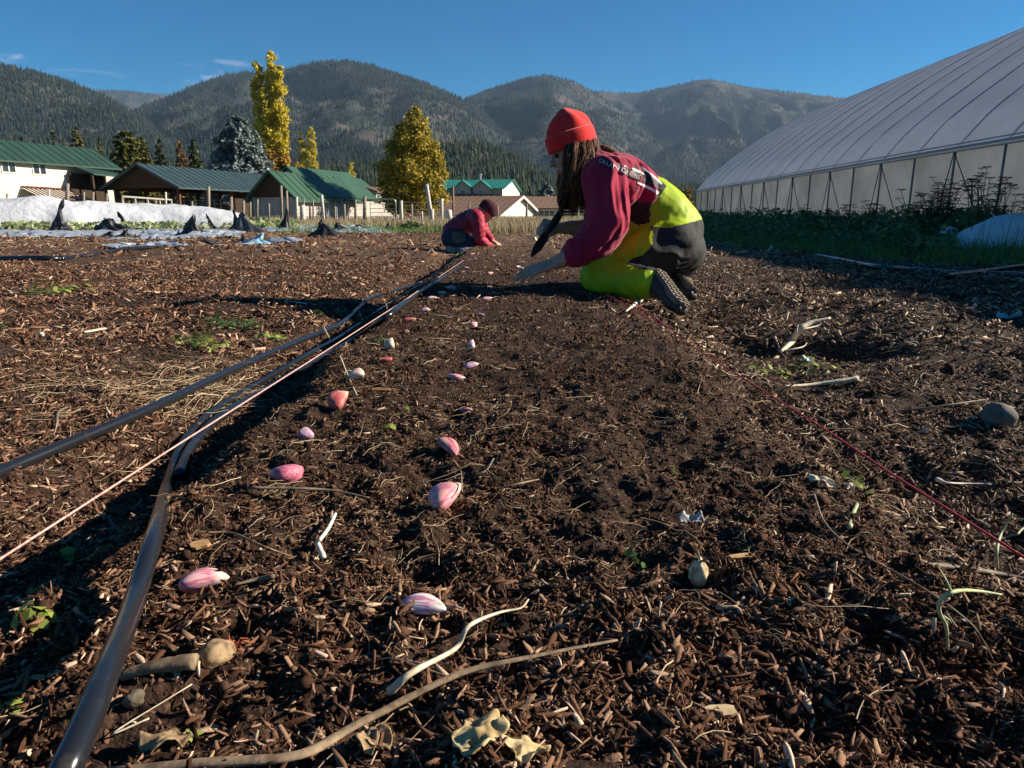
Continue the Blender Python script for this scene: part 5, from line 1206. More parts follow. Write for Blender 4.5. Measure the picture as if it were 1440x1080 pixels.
stalk([(150, 1088, .006), (300, 1072, .006), (420, 1062, .006), (500, 1020, .008), (640, 950, .010), (740, 925, .012), (868, 900, .012)], [20, 19, 16, 12, 8, 4], m_stalk, 'thick weathered stalk lying across the bottom foreground', flat=.6, n=12)
stalk([(548, 972, .006), (580, 945, .012), (640, 912, .014), (660, 880, .016), (700, 862, .014), (732, 855, .014), (743, 843, .012)], [16, 9, 7, 4, 2.5], m_pale_stalk, 'pale wavy root with a swollen end, above the thick weathered stalk', 'root')
stalk([(446, 762, .006), (455, 783, .010)], [7, 8], m_bone, 'lower half of a snapped white straw beside the wide pink clove', 'straw')
stalk([(472, 722, .012), (462, 742, .012), (449, 760, .010)], [4, 6, 7], m_bone, 'upper half of a snapped white straw beside the wide pink clove', 'straw')
stalk([(290, 749, .010), (328, 750, .012), (370, 768, .010), (412, 783, .004)], [4, 4, 3, 2], m_stalk, 'thin bent tan straw above the large pink clove', 'straw')
stalk([(350, 686, .006), (420, 687, .010), (470, 690, .010), (520, 700, .004)], [5, 5, 4, 2], m_stalk_grey, 'dark thin twig across the wide pink clove', 'twig')
stalk([(385, 810, .006), (360, 815, .01), (330, 822, .014)], [8, 7, 3], m_stalk_grey, 'short grey twig behind the tip of the large pink clove', 'twig')
stalk([(900, 775 + 60, .0), (905, 800, .003)], [2, 2], m_stalk, 'short thin straw standing right of centre', 'straw')
stalk([(1102, 543, .006), (1140, 541, .010), (1180, 536, .012), (1206, 532, .008)], [3, 6, 8, 9], m_pale_stalk, 'flat pale frayed stalk lying in the right path', 'dry_stalk')
stalk([(1318, 674, .008), (1332, 679, .010), (1360, 680, .008), (1394, 681, .004)], [8, 4, 3, 2], m_bone, 'bone white stalk with a knobbed end near the right edge', 'dry_stalk')
stalk([(1262, 578, .006), (1310, 573, .012), (1350, 567, .015), (1385, 562, .012)], [3, 3, 3, 2], m_stalk_grey, 'long grey stick left of the stone', 'stick')
stalk([(880, 438, .004), (905, 418, .04), (922, 404, .07), (930, 392, .095)], [3, 9, 12, 3], m_bone, 'thick white root leaning up against the boots', 'root', branches=(([(925, 402, .075), (921, 388, .10), (919, 376, .13)], 3), ([(926, 398, .08), (930, 384, .11), (938, 380, .125)], 3), ([(895, 425, .012), (884, 412, .03), (878, 404, .045), (884, 400, .05)], 2.5), ([(905, 417, .02), (898, 400, .05), (900, 392, .06)], 2.5)))
stalk([(1098, 494, .004), (1112, 482, .02), (1124, 464, .04), (1140, 454, .05), (1168, 447, .05)], [5, 8, 9, 7, 3], m_pale_stalk, 'bent tuft of bleached straw over the dark hollow in the right path', 'straw_tuft', branches=(([(1106, 490, .01), (1118, 474, .04), (1122, 456, .06)], 4), ([(1100, 494, .006), (1128, 488, .01), (1135, 482, .012)], 3), ([(1124, 464, .04), (1150, 458, .04), (1160, 452, .045)], 3)))
stalk([(1333, 914, .004), (1330, 880, .02), (1320, 858, .03), (1326, 840, .038), (1345, 831, .04), (1375, 831, .035), (1408, 836, .02)], [4, 6, 7, 7, 6, 5, 3], m_greenstalk, 'curved pale green stem arching above the mulch at right', 'green_stem', branches=(([(1338, 834, .04), (1330, 815, .05), (1320, 798, .05)], 5), ([(1326, 866, .025), (1335, 872, .02), (1338, 876, .015)], 4)))
stalk([(1403, 802, .004), (1402, 775, .02), (1408, 750, .04), (1424, 722, .06)], [4, 5, 4, 3], m_greenstalk, 'upright thin green stem touching the red string at the right edge', 'green_stem')
stalk([(1430, 752, .03), (1440, 742, .04), (1460, 735, .04)], [3, 3, 2], m_greenstalk, 'pale stem leaving the frame at the right edge', 'green_stem')
stalk([(1145, 695, .01), (1160, 735, .016), (1200, 772, .02), (1290, 822, .02), (1360, 872, .016), (1385, 905, .008), (1398, 932, .0)], [3, 3, 3, 3, 2, 2], m_stalk, 'long thin brown vine curving down through the mulch at right', 'vine')
stalk([(1262, 794, .004), (1330, 796, .008), (1400, 806, .008), (1470, 822, .006)], [9, 11, 11, 9], m_stalk_grey, 'half buried grey stick near the right frame edge', 'stick', flat=.6)
stalk([(1195, 742, .004), (1200, 722, .012), (1206, 708, .016)], [7, 6, 5], m_greenstalk, 'stubby pale green shoot in the mulch below the red string', 'green_stem')
stalk([(210, 1010, .006), (160, 1030, .006), (270, 962, .006)], [3, 3, 2], m_pale_stalk, 'thin pale straw under the dried garlic head at lower left', 'straw')
stalk([(835, 560 - 3, .004), (790, 560, .006)], [2, 2], m_stalk, 'short straw lying across the middle of the bed', 'straw')
stalk([(700, 688, .004), (730, 680, .008), (758, 674, .008)], [4, 4, 2], m_stalk, 'tan straw right of the plump orange pink clove', 'straw')
stalk([(650, 708 - 15, .03), (649, 700 - 30, .035), (648, 662, .03)], [2, 2, 2], m_stalk, 'thin dark fibre standing up from the plump orange pink clove', 'fibre')
stalk([(668, 668, .006), (684, 661, .01), (694, 645, .016)], [4, 3, 3], m_stalk_grey, 'forked twig right of the striped clove', 'twig', branches=(([(684, 661, .01), (700, 672, .006)], 3),))
stalk([(400, 424, .006), (415, 426, .01), (432, 428, .008)], [3, 5, 4], m_bone, 'small white stick lying on the left field', 'stick')
stalk([(118, 467, .006), (148, 462, .008)], [4, 4], m_pale_stalk, 'pale wood splinter on the far left path', 'splinter')
stalk([(500, 424, .006), (530, 419, .008), (560, 417, .006)], [3, 3, 3], m_greenstalk, 'pale green straw behind the hose bend', 'straw')
stalk([(637, 367, .004), (640, 362, .03), (644, 357, .05)], [3, 3, 2], m_sick, 'yellow green sprig by the knees of the crouching worker', 'sprig')
stalk([(80, 600, .004), (82, 580, .01), (95, 572, .008)], [4, 4, 3], m_stalk_grey, 'curved grey stalk between the left hose and the frame edge', 'dry_stalk')
stalk([(455, 460, .02), (470, 500 - 12, .02), (480, 505, .014)], [1.6, 1.6, 1.6], m_pale_stalk, 'thin pale grass stem crossing the hoses', 'grass_stem')
stalk([(478, 500, .012), (490, 530, .012), (502, 556, .006)], [1.8, 1.8, 1.6], m_pale_stalk, 'straight pale grass stem across the left row of cloves', 'grass_stem')
# dried garlic head with its cut stalk
gh_ = empty('dried_garlic_head', G(270, 935), 0, 'dried garlic head with a cut brown stalk lying beside the hose', 'garlic head')
a, b = gp3(172, 950, .010), gp3(276, 930, .012); mb = MB(); s_ = spline([a, a.lerp(b, .5) + Vector((0, 0, .002)), b], 8); mb.tube(s_, [.0042 + .0022 * i / (len(s_) - 1) for i in range(len(s_))], 14, jit=.08, flat=.8); mb.build('stalk', m_stalk, gh_, True)
c = gp3(306, 921, .011); q_ = (c - b).normalized().to_track_quat('Z', 'Y').to_matrix(); mb = MB()
prof = [(.003, -.0140), (.0058, -.0125), (.0090, -.008), (.0108, -.001), (.0102, .005), (.0080, .0100), (.0050, .013)]
V_, F_ = [], []; n_s = 24
for r_, z_p in prof:
    for j in range(n_s):
        an = 2 * math.pi * j / n_s; rr = r_ * (1 + .08 * math.cos(6 * an + z_p * 60) + .12 * float(vnoise(an * 3, z_p * 500, 3))); v = q_ @ Vector((rr * math.cos(an), rr * math.sin(an), z_p)); V_.append(c + v)
F_ = [(i * n_s + j, i * n_s + (j + 1) % n_s, (i + 1) * n_s + (j + 1) % n_s, (i + 1) * n_s + j) for i in range(len(prof) - 1) for j in range(n_s)] + [tuple(range(n_s)), tuple(range((len(prof) - 1) * n_s, len(prof) * n_s))]
mb.add(V_, F_); mb.build('bulb', m_husk, gh_, True)
rt = MB(); e = c + q_ @ Vector((0, 0, .013)); mr_ = mat('orange_roots', (.36, .10, .04), .8, .2)
for i in range(26):
    d_ = q_ @ Vector((random.gauss(0, .007), random.gauss(0, .007), random.uniform(.003, .012))); rt.tube([e, e + d_ * .6 + Vector((0, 0, .003)), e + d_ + Vector((0, 0, -.002))], [.0007, .0005, .0003], 4)
rt.build('root_hairs', mr_, gh_)
# half sunk withered bulb
gb = empty('withered_bulb', G(985, 808), 0, 'withered pale bulb half sunk upright in the mulch right of centre', 'bulb')
c = gp3(983, 806, .006); mb = MB(); V_, F_ = [], []
for r_, z_p in [(.004, -.014), (.0095, -.006), (.0105, 0), (.008, .007), (.004, .012), (.001, .016)]:
    for j in range(20):
        an = 2 * math.pi * j / 20; rr = r_ * (1 + .16 * math.cos(5 * an + z_p * 200) + .06 * math.sin(9 * an)); V_.append(c + Vector((rr * math.cos(an) * .8, rr * math.sin(an), z_p)))
F_ = [(i * 20 + j, i * 20 + (j + 1) % 20, (i + 1) * 20 + (j + 1) % 20, (i + 1) * 20 + j) for i in range(5) for j in range(20)] + [tuple(range(20)), tuple(range(100, 120))]
mb.add(V_, F_); mb.build('bulb', mat('pale_husk', (.66, .56, .36), .75, .2, noise=(120, (.34, .24, .13), .42, .6, 8), bump=(160, .9, .0015)), gb, True)
mb = MB()
for i in range(14): mb.tube([c + Vector((0, 0, .012)), c + Vector((random.gauss(0, .006), random.gauss(0, .005), random.uniform(.014, .02)))], [.0008, .0003], 4)
mb.build('fibre_tuft', m_stalk, gb)
# crumpled withered leaves and husks
def crumple(px, py, wpx, hpx, m, label, name='withered_leaf', cat='leaf', seed=0, lift=.35, rot=0, cup=.5, n=22):
    g = G(px, py); cd = g.y * CP - (g.z - CAM_Z) * SP; w = wpx * cd / 1000; d = hpx * cd / 1000 / .62; V = []
    for i in range(n):
        for j in range(n):
            u, v = i / (n - 1) * 2 - 1, j / (n - 1) * 2 - 1; q = max(abs(u), abs(v), 1e-6); s_ = q / math.hypot(u, v) if math.hypot(u, v) > 1e-6 else 1
            U, W2 = u * s_ * (1 + .25 * float(vnoise(u * 2, v * 2, seed + 4))), v * s_ * (1 + .3 * float(vnoise(u * 2 + 5, v * 2, seed + 5)))
            z = w * .5 * (lift * (float(fbm(u * 1.05 + 3, v * 1.05, seed, 4, .4)) * 1.7 + .25) + cup * (U * U * .5) * .6)
            x_, y_ = U * w / 2, W2 * d / 2; cr__, sr = math.cos(R(rot)), math.sin(R(rot)); V.append((g.x + x_ * cr__ - y_ * sr, g.y + x_ * sr + y_ * cr__, g.z + .003 + max(z, -.001)))
    i = np.arange(n * n).reshape(n, n); F = np.stack([i[:-1, :-1], i[:-1, 1:], i[1:, 1:], i[1:, :-1]], -1).reshape(-1, 4)
    o = mesh_np(name, np.array(V), F, m, None, True); md = o.modifiers.new('thickness', 'SOLIDIFY'); md.thickness = w * .02; tag(o, label, cat); return o
crumple(676, 1042, 66, 50, m_leaf_y, 'crumpled yellow leaf at the bottom centre of the mulch', seed=3, lift=.45, rot=-30)
crumple(740, 1068, 60, 34, m_leaf_y, 'curled end of a yellow leaf touching the bottom frame edge', seed=8, lift=.5, cup=1.0)
crumple(528, 1052, 44, 44, m_husk, 'brown striped husk below the thick weathered stalk', 'bulb_husk', 'husk', 12, .7, 20, 1.0)
crumple(236, 1050, 70, 26, m_husk, 'brown curled husk partly under the thick stalk at lower left', 'bulb_husk', 'husk', 14, .5, 10)
crumple(1155, 684, 34, 10, m_pale_stalk, 'cream leaf scrap beside the red string', 'leaf_scrap', 'leaf', 21, .4, -30)
crumple(1192, 690, 18, 10, m_pale_stalk, 'small curled white leaf scrap right of the cream scrap', 'leaf_scrap', 'leaf', 22, .6, 10)
crumple(975, 738, 38, 14, mat('silver_scrap', (.50, .50, .48), .5, .4, noise=(90, (.28, .27, .25), .4, .6)), 'silvery torn husk above the withered bulb', 'husk_scrap', 'husk', 23, .5)
crumple(1056, 482, 1, 1, m_husk, 'hidden crumb', seed=1) if False else None
crumple(832, 370, 44, 15, mat('white_bag_plastic', (.76, .70, .68), .5, .4, noise=(30, (.60, .42, .42), .5, .7), trans=.2), 'white cloth bag of cloves lying beside the worker knee', 'cloth_bag', 'bag', 31, .9, 15)
crumple(1416, 448, 34, 10, m_fleece, 'scrap of white plastic on the right path near the shade', 'plastic_scrap', 'scrap', 33, .4)
crumple(1135, 508, 14, 12, mat('pale_blue_scrap', (.45, .55, .50), .6, .3), 'pale blue green scrap in the hollow of the right path', 'plastic_scrap', 'scrap', 34, .5)
crumple(555, 452 + 98, 26, 9, m_bark2, 'rectangular orange brown bark piece between the two rows', 'bark_piece', 'bark', 35, .15, 0, 0) if False else None
def slab(px, py, wpx, hpx, thk, m, label, rot=0, name='bark_piece', cat='bark'):
    g = G(px, py); cd = g.y * CP - (g.z - CAM_Z) * SP; w, d = wpx * cd / 1000, hpx * cd / 1000 / .5; mb = MB(); pts = []
    for k in range(12):
        a = 2 * math.pi * k / 12; u, v = math.cos(a), math.sin(a); s_ = 1 / max(abs(u), abs(v)) * random.uniform(.88, 1.0); x_, y_ = u * s_ * w / 2, v * s_ * d / 2
        pts.append((g.x + x_ * math.cos(R(rot)) - y_ * math.sin(R(rot)), g.y + x_ * math.sin(R(rot)) + y_ * math.cos(R(rot)), g.z + .002))
    mb.prism(pts, (0, -thk * .3, thk)); o = mb.build(name, m, None, False); tag(o, label, cat); return o
slab(536, 551, 27, 8, .004, m_bark2, 'rectangular orange brown bark piece between the two rows of cloves')
slab(282, 770, 26, 12, .003, mat('tan_chip', (.48, .30, .13), .7, .2, noise=(90, (.34, .2, .09), .4, .6)), 'orange tan wood chip below the bent tan straw', 35, 'wood_chip', 'wood chip')
slab(1042, 786, 38, 6, .002, mat('tan_chip', (.5, .3, .1)), 'flat tan wood chip in the mulch right of the withered bulb', 12, 'wood_chip', 'wood chip')
slab(1012, 1006, 44, 12, .003, mat('pale_chip', (.55, .42, .24), .7, .2, noise=(90, (.40, .28, .15), .4, .6)), 'pale yellowish wood chip near the bottom right of centre', 5, 'wood_chip', 'wood chip')
slab(975, 640 + 130, 10, 8, .002, m_bark2, 'small orange chip above the flat tan wood chip', 20, 'wood_chip', 'wood chip')
slab(652, 690, 1, 1, .001, m_bark2, '') if False else None
# stones
def stone(px, py, wpx, hpx, m, label, seed=0, dep=.9, name='stone'):
    g = G(px, py + hpx * .4); cd = g.y * CP - (g.z - CAM_Z) * SP; w, h = wpx * cd / 1000, hpx * cd / 1000; bm = bmesh.new(); bmesh.ops.create_icosphere(bm, subdivisions=4, radius=.5)
    for v in bm.verts:
        p = v.co.copy(); nz_ = .22 * float(fbm(p.x * 2 + seed, p.y * 2 + p.z * 2, seed, 3)); q = p * (1 + nz_)
        # one clean fracture plane
        dd = q.dot(Vector((.5, -.6, .45)).normalized()); q -= Vector((.5, -.6, .45)).normalized() * max(0, dd - .34)
        v.co = Vector((q.x * w, q.y * w * dep, q.z * h * 1.25))
    me = bpy.data.meshes.new(name); bm.to_mesh(me); bm.free(); me.materials.append(m); me.polygons.foreach_set('use_smooth', [True] * len(me.polygons))
    o = bpy.data.objects.new(name, me); COL.objects.link(o); o.location = g + Vector((0, 0, h * .42)); o.rotation_euler = (0, 0, seed); tag(o, label, 'stone'); return o
stone(1404, 584, 50, 28, mat('dark_stone', (.17, .16, .13), .85, .2, noise=(60, (.09, .085, .07), .4, .65, 8), bump=(60, .7, .003)), 'large rounded grey stone broken on one side, in the right path', 4)
stone(190, 982, 30, 20, mat('soil_stone', (.13, .105, .08), .95, .1, noise=(90, (.06, .045, .03), .4, .65, 8), bump=(120, .8, .003)), 'grey soil stone under the dried garlic head', 7)
stone(58, 468, 8, 6, mat('pale_stone', (.5, .44, .36), .8, .2), 'small pale pebble on the left path', 9)
stone(930, 463, 10, 7, mat('pale_stone', (.5, .44, .36), .8, .2), 'small pale pebble beside the loose red string', 11)
stone(752, 336, 8, 7, mat('pale_stone', (.5, .44, .36), .8, .2), 'round pale stone on the soil beyond the trowel tip', 13)
# ================================================================ PEOPLE
from mathutils.bvhtree import BVHTree
def cap(a, ra, b, rb): return ('c', Vector(a), ra, Vector(b), rb)
def ell(c, r, m=None): return ('e', Vector(c), r, m)
def chain(pts): return [cap(pts[i][0], pts[i][1], pts[i + 1][0], pts[i + 1][1]) for i in range(len(pts) - 1)]
_ico = {}
def ico(n):
    if n not in _ico:
        bm = bmesh.new(); bmesh.ops.create_icosphere(bm, subdivisions=n, radius=1); _ico[n] = [v.co.copy() for v in bm.verts]; bm.free()
    return _ico[n]
def blob(name, prims, voxel, smooth, parent, mats, fm=None, disp=None, keep=None):
    """one continuous surface grown round tapered limbs and ellipsoids"""
    bm = bmesh.new()
    for p in prims:
        t = bmesh.new()
        if p[0] == 'c':
            n = 2 if max(p[2], p[4]) < .03 else 3
            pts = [p[1] + v * p[2] for v in ico(n)] + [p[3] + v * p[4] for v in ico(n)]
            vs_ = [t.verts.new(q) for q in pts]; r_ = bmesh.ops.convex_hull(t, input=vs_); bmesh.ops.delete(t, geom=[v for v in t.verts if not v.link_faces], context='VERTS')
        else:
            bmesh.ops.create_icosphere(t, subdivisions=3, radius=1); M3 = p[3] or Matrix.Identity(3)
            for v in t.verts: v.co = p[1] + M3 @ Vector((v.co.x * p[2][0], v.co.y * p[2][1], v.co.z * p[2][2]))
        me = bpy.data.meshes.new('t'); t.to_mesh(me); t.free(); bm.from_mesh(me); bpy.data.meshes.remove(me)
    bmesh.ops.recalc_face_normals(bm, faces=bm.faces)
    me = bpy.data.meshes.new(name); bm.to_mesh(me); bm.free(); o = bpy.data.objects.new(name, me); COL.objects.link(o)
    md = o.modifiers.new('r', 'REMESH'); md.mode = 'VOXEL'; md.voxel_size = voxel; md.adaptivity = 0
    if smooth: sm = o.modifiers.new('s', 'SMOOTH'); sm.factor = .5; sm.iterations = smooth
    bpy.context.view_layer.update(); dg = bpy.context.evaluated_depsgraph_get(); m2 = bpy.data.meshes.new_from_object(o.evaluated_get(dg))
    o.modifiers.clear(); o.data = m2; bpy.data.meshes.remove(me); m2.name = name
    n = len(m2.vertices); V = np.zeros(n * 3); m2.vertices.foreach_get('co', V); V = V.reshape(-1, 3)
    if disp:
        N = np.zeros(n * 3); m2.vertices.foreach_get('normal', N) if False else m2.vertex_normals.foreach_get('vector', N); N = N.reshape(-1, 3); V = V + N * disp(V, N)[:, None]; m2.vertices.foreach_set('co', V.ravel())
    for m in (mats if isinstance(mats, (list, tuple)) else [mats]): m2.materials.append(m)
    if fm:
        C = np.zeros(len(m2.polygons) * 3); m2.polygons.foreach_get('center', C); m2.polygons.foreach_set('material_index', fm(C.reshape(-1, 3)).astype(np.int32))
    m2.polygons.foreach_set('use_smooth', np.ones(len(m2.polygons), bool)); m2.update()
    if parent is not None: m2.transform(parent_matrix(parent).inverted()); o.parent = parent
    return o
def pxof(C): return proj(C[:, 0], C[:, 1], C[:, 2])
def folds(V, a, f, amp, seed, ridged=True, w=None):
    """cloth folds: noise stretched across direction a"""
    a = np.array(a, float); a /= np.linalg.norm(a); b = np.cross(a, (0, 1, 0.3)); b /= np.linalg.norm(b); c = np.cross(a, b)
    u, v, k = V @ a, V @ b, V @ c; wob = fbm(u * 6, v * 6 + k * 4, seed + 7, 2) * .35
    n = fbm(u * f * .28 + wob, (v * 1.0 + k * .8) * f + wob * 2, seed, 3, .55)
    if ridged: n = .5 - np.abs(n) * 2.2
    return amp * n * (1 if w is None else w)
def hand(wrist, d, nrm, side, s=1.0, curl=(.5, .5, .5, .5), spread=.16, thumb=(.6, .5), grip=0):
    """palm with four fingers of different lengths and a thumb; d = wrist to fingers, nrm = back of the hand, side = +1/-1 thumb side along d x nrm"""
    d = Vector(d).normalized(); nrm = (Vector(nrm) - d * Vector(nrm).dot(d)).normalized(); x = d.cross(nrm).normalized() * side; w = Vector(wrist); P_ = []
    L = .088 * s; root = [w + d * (L * (.97 if i in (1, 2) else .90)) + x * (.030 - .0195 * i) * s for i in range(4)]
    for i, r in enumerate(root):
        P_.append(cap(w + x * (.018 - .012 * i) * s, .014 * s, r, .0105 * s))
    P_.append(cap(root[0] - d * .01, .011 * s, root[3] - d * .01, .010 * s)); P_.append(ell(w + d * L * .5, (.030 * s, .030 * s, .030 * s)) if False else cap(w + d * .03 * s, .018 * s, w + d * .06 * s, .017 * s))
    lens = [(.040, .024, .020), (.044, .028, .021), (.041, .026, .021), (.032, .019, .018)]
    for i, r in enumerate(root):
        ang = 0; p = r; sp = x * (.5 - i * .33) * spread
        for j, l in enumerate(lens[i]):
            ang += curl[i] * (1.0, 1.15, .8)[j]
            q = p + ((d + sp).normalized() * math.cos(ang) - nrm * math.sin(ang)) * l * s
            ra = (.0092, .0084, .0076, .0064); f = (1, 1.03, 1, .85)[i] * s; P_.append(cap(p, ra[j] * f, q, ra[j + 1] * f)); p = q
        P_.append(cap(p, .0064 * s, p, .0062 * s)) if False else None
    tb = w + d * .022 * s + x * .020 * s; a = thumb[0]; t1 = tb + (d * math.cos(a) + x * math.sin(a) - nrm * .25).normalized() * .038 * s
    b = a - thumb[1]; t2 = t1 + (d * math.cos(b) + x * math.sin(b) - nrm * .45).normalized() * .031 * s; t3 = t2 + (d * math.cos(b - .3) + x * math.sin(b - .3) - nrm * .5).normalized() * .024 * s
    P_ += [cap(tb, .0145 * s, t1, .0105 * s), cap(t1, .0105 * s, t2, .0095 * s), cap(t2, .0095 * s, t3, .0075 * s)]
    return P_
def head_prims(C, f, u, s=1.0):
    r = f.cross(u).normalized(); M3 = Matrix((f, r, u)).transposed()
    at = lambda a, b, c: C + f * (a * s) + r * (b * s) + u * (c * s)
    P_ = [ell(at(-.012, 0, .022), (.093 * s, .075 * s, .088 * s), M3), ell(at(.018, 0, -.03), (.068 * s, .060 * s, .078 * s), M3), cap(at(.055, 0, -.085), .022 * s, at(.02, .035, -.06), .02 * s), cap(at(.055, 0, -.085), .022 * s, at(.02, -.035, -.06), .02 * s),
          cap(at(.080, 0, .012), .007 * s, at(.102, 0, -.022), .0105 * s), cap(at(.092, .011, -.026), .0065 * s, at(.092, -.011, -.026), .0065 * s), cap(at(.078, .028, .022), .0085 * s, at(.078, -.028, .022), .0085 * s),
          ell(at(.052, .034, -.018), (.022 * s, .018 * s, .02 * s), M3), ell(at(.052, -.034, -.018), (.022 * s, .018 * s, .02 * s), M3), cap(at(.080, .016, -.052), .0065 * s, at(.080, -.016, -.052), .0065 * s), cap(at(.079, .014, -.060), .0065 * s, at(.079, -.014, -.060), .0065 * s)]
    for sg in (1, -1):
        P_ += [cap(at(-.005, .076 * sg, .012), .010 * s, at(.004, .077 * sg, -.018), .007 * s), cap(at(-.014, .078 * sg, .004), .007 * s, at(-.004, .076 * sg, -.014), .006 * s)]
    return P_, at
def skin_m(name, c): 
    m = mat(name, c, .5, .35, noise=(40, tuple(v * .86 for v in c), .4, .65), bump=(220, .2, .0008)); b = m.node_tree.nodes['Principled BSDF']; b.inputs['Subsurface Weight'].default_value = .15; b.inputs['Subsurface Radius'].default_value = (.01, .004, .002); return m
m_skin = skin_m('skin', (.50, .28, .20)); m_eye = mat('eye', (.04, .03, .025), .15, .6); m_lip = mat('lip', (.42, .17, .15), .45, .4)
m_sweat = mat('maroon_fleece', (.33, .014, .050), .85, .15, noise=(30, (.27, .011, .040), .4, .65), bump=(420, .25, .001), sheen=.15)
m_neon = mat('neon_fabric', (.35, .48, .006), .6, .25, noise=(9, (.29, .40, .006), .4, .7), bump=(45, .5, .004)); m_pant = mat('black_shell', (.022, .022, .024), .75, .18, noise=(14, (.036, .034, .032), .4, .7), bump=(45, .5, .004))
m_muddy = mat('muddy_black', (.075, .062, .05), .7, .3, noise=(20, (.16, .12, .09), .45, .65), bump=(60, .3, .002))
m_hat = mat('red_knit', (.80, .035, .03), .85, .15, noise=(50, (.66, .02, .02), .4, .7), bump=(300, .6, .0015), sheen=.2)
m_strap = mat('black_webbing', (.025, .022, .024), .6, .3, bump=(900, .4, .0006)); m_print = mat('pink_print', (.78, .50, .54), .7, .2); m_whitep = mat('white_print', (.80, .76, .76), .6, .2, noise=(30, (.72, .52, .56), .5, .7))
m_sole = mat('boot_sole', (.20, .165, .13), .9, .2, noise=(60, (.11, .09, .07), .4, .65), bump=(90, .8, .003)); m_boot = mat('boot_upper', (.028, .026, .028), .55, .35, noise=(30, (.07, .055, .045), .5, .7))
m_hair = mat('brown_hair', (0, 0, 0), .6, .15, island=[(0, (.026, .010, .006)), (.45, (.07, .027, .014)), (.75, (.20, .085, .038)), (1, (.48, .24, .11))])

def make_boot(parent, heel, toe, n, width=.088, name='boot', up_=None, upper=m_boot, sole=m_sole, drop=.07):
    heel, toe = Vector(heel), Vector(toe); d = (toe - heel); L = d.length; d.normalize(); n = Vector(n); n = (n - d * n.dot(d)).normalized(); x = d.cross(n); root_prims = []
    for t, w, h in ((.10, .33, .030), (.30, .34, .034), (.55, .38, .030), (.78, .43, .026), (.93, .33, .020)):
        for sgn in (-1, 1): root_prims.append((heel + d * (L * t) - n * (h + .004) + x * (sgn * width * w * .45), h))
    pr = []
    for i in range(0, len(root_prims) - 2, 1): pr.append(cap(root_prims[i][0], root_prims[i][1], root_prims[i + 2][0], root_prims[i + 2][1]))
    for i in range(0, len(root_prims), 2): pr.append(cap(root_prims[i][0], root_prims[i][1], root_prims[i + 1][0], root_prims[i + 1][1]))
    if up_ is not None: pr += chain([(heel + d * (L * .2) - n * .05, .045), (up_, .048)])
    up = blob(name, pr, .006, 6, parent, upper, disp=lambda V, N: folds(V, tuple(n), 30, .003, 5))
    pts = []
    for k in range(28):
        a = 2 * math.pi * k / 28; t = .5 - .5 * math.cos(a); w = np.interp(t, [0, .06, .25, .45, .7, .88, 1], [0, .30, .38, .33, .48, .38, 0]) * width * (1 if math.sin(a) >= 0 else -1); pts.append(heel + d * (L * t) + x * w + n * .004)
    mb = MB(); mb.prism(pts, -n * .022)
    for i in range(11):      # tread lugs
        t = .08 + .84 * i / 10; w = float(np.interp(t, [0, .06, .25, .45, .7, .88, 1], [0, .28, .34, .28, .42, .32, 0])) * width; c = heel + d * (L * t) + n * .0065
        for sg in (-1, 1): mb.beam(c + x * w * .15 * sg, c + x * w * .9 * sg + d * .006, .010, .006, up=n)
    so = mb.build('sole', sole, None); so.data.transform(parent_matrix(parent).inverted()); so.parent = up; return up

# ---------------------------------------------------------------- the kneeling worker
wk = empty('person', (P(900, 410, 3.0).x, 3.0, hz(P(900, 410, 3.0).x, 3.0)), 0, 'person kneeling over the bed in a red knit hat, maroon top and neon bib trousers', 'person')
C_ = P(806, 214, 3.07); hf = Vector((-.95, -.10, -.30)).normalized(); hu = Vector((-.30, 0, .95)); hu = (hu - hf * hu.dot(hf)).normalized()
hp, hat_ = head_prims(C_, hf, hu)
nS, fS = P(848, 252, 2.90), P(838, 250, 3.26); nE, fE = P(852, 322, 2.84), P(842, 316, 3.28)
nC, fC = P(806, 359, 2.80), P(815, 322, 3.24); nW, fW = P(780, 370, 2.80), P(790, 321, 3.19)
hipN, hipF = P(945, 345, 2.95), P(942, 342, 3.19); knN, knF = P(853, 381, 3.0), P(862, 366, 3.24); anN, anF = P(918, 398, 2.78), P(940, 388, 3.08)
body = hp + chain([(C_ - hu * .05 + hf * -.02, .052), (P(828, 232, 3.07), .052), (P(846, 246, 3.07), .07), (P(868, 264, 3.07), .10), (P(900, 284, 3.07), .095), (P(938, 328, 3.08), .085)])
body += chain([(P(848, 246, 3.07), .07), (nS, .055), (nE, .040), (nC, .036), (P(794, 364, 2.80), .032), (nW, .025)]) + chain([(P(848, 246, 3.07), .07), (fS, .055), (fE, .040), (fC, .038), (P(803, 320, 3.21), .031), (fW, .025)])
body += chain([(P(942, 344, 3.0), .07), (knN, .05), (anN, .038)]) + chain([(hipF, .07), (knF, .05), (anF, .038)])
body += hand(nW, P(736, 384, 2.79) - nW, (-.15, -.4, .9), 1, .95, (.16, .20, .26, .34), .25, (.45, .2))
tr_top, tr_tip = P(786, 303, 3.14), P(746, 362, 3.02); tr_d = (tr_tip - tr_top).normalized()
body += hand(fW, (-.95, -.12, .22), (.1, -.55, .85), -1, 1.0, (1.25, 1.3, 1.3, 1.3), .05, (.9, .9))
wb = blob('body', body, .0042, 3, wk, m_skin)
mb = MB()
for sg in (-1, 1):
    c = hat_(.076, .030 * sg, .004); e_ = blob('eye', [ell(c, (.010, .010, .008))], .002, 1, wk, m_eye)
lips = blob('mouth', [cap(hat_(.085, .014, -.055), .0042, hat_(.088, 0, -.054), .0052), cap(hat_(.085, -.014, -.055), .0042, hat_(.088, 0, -.054), .0052)], .002, 1, wk, m_lip)
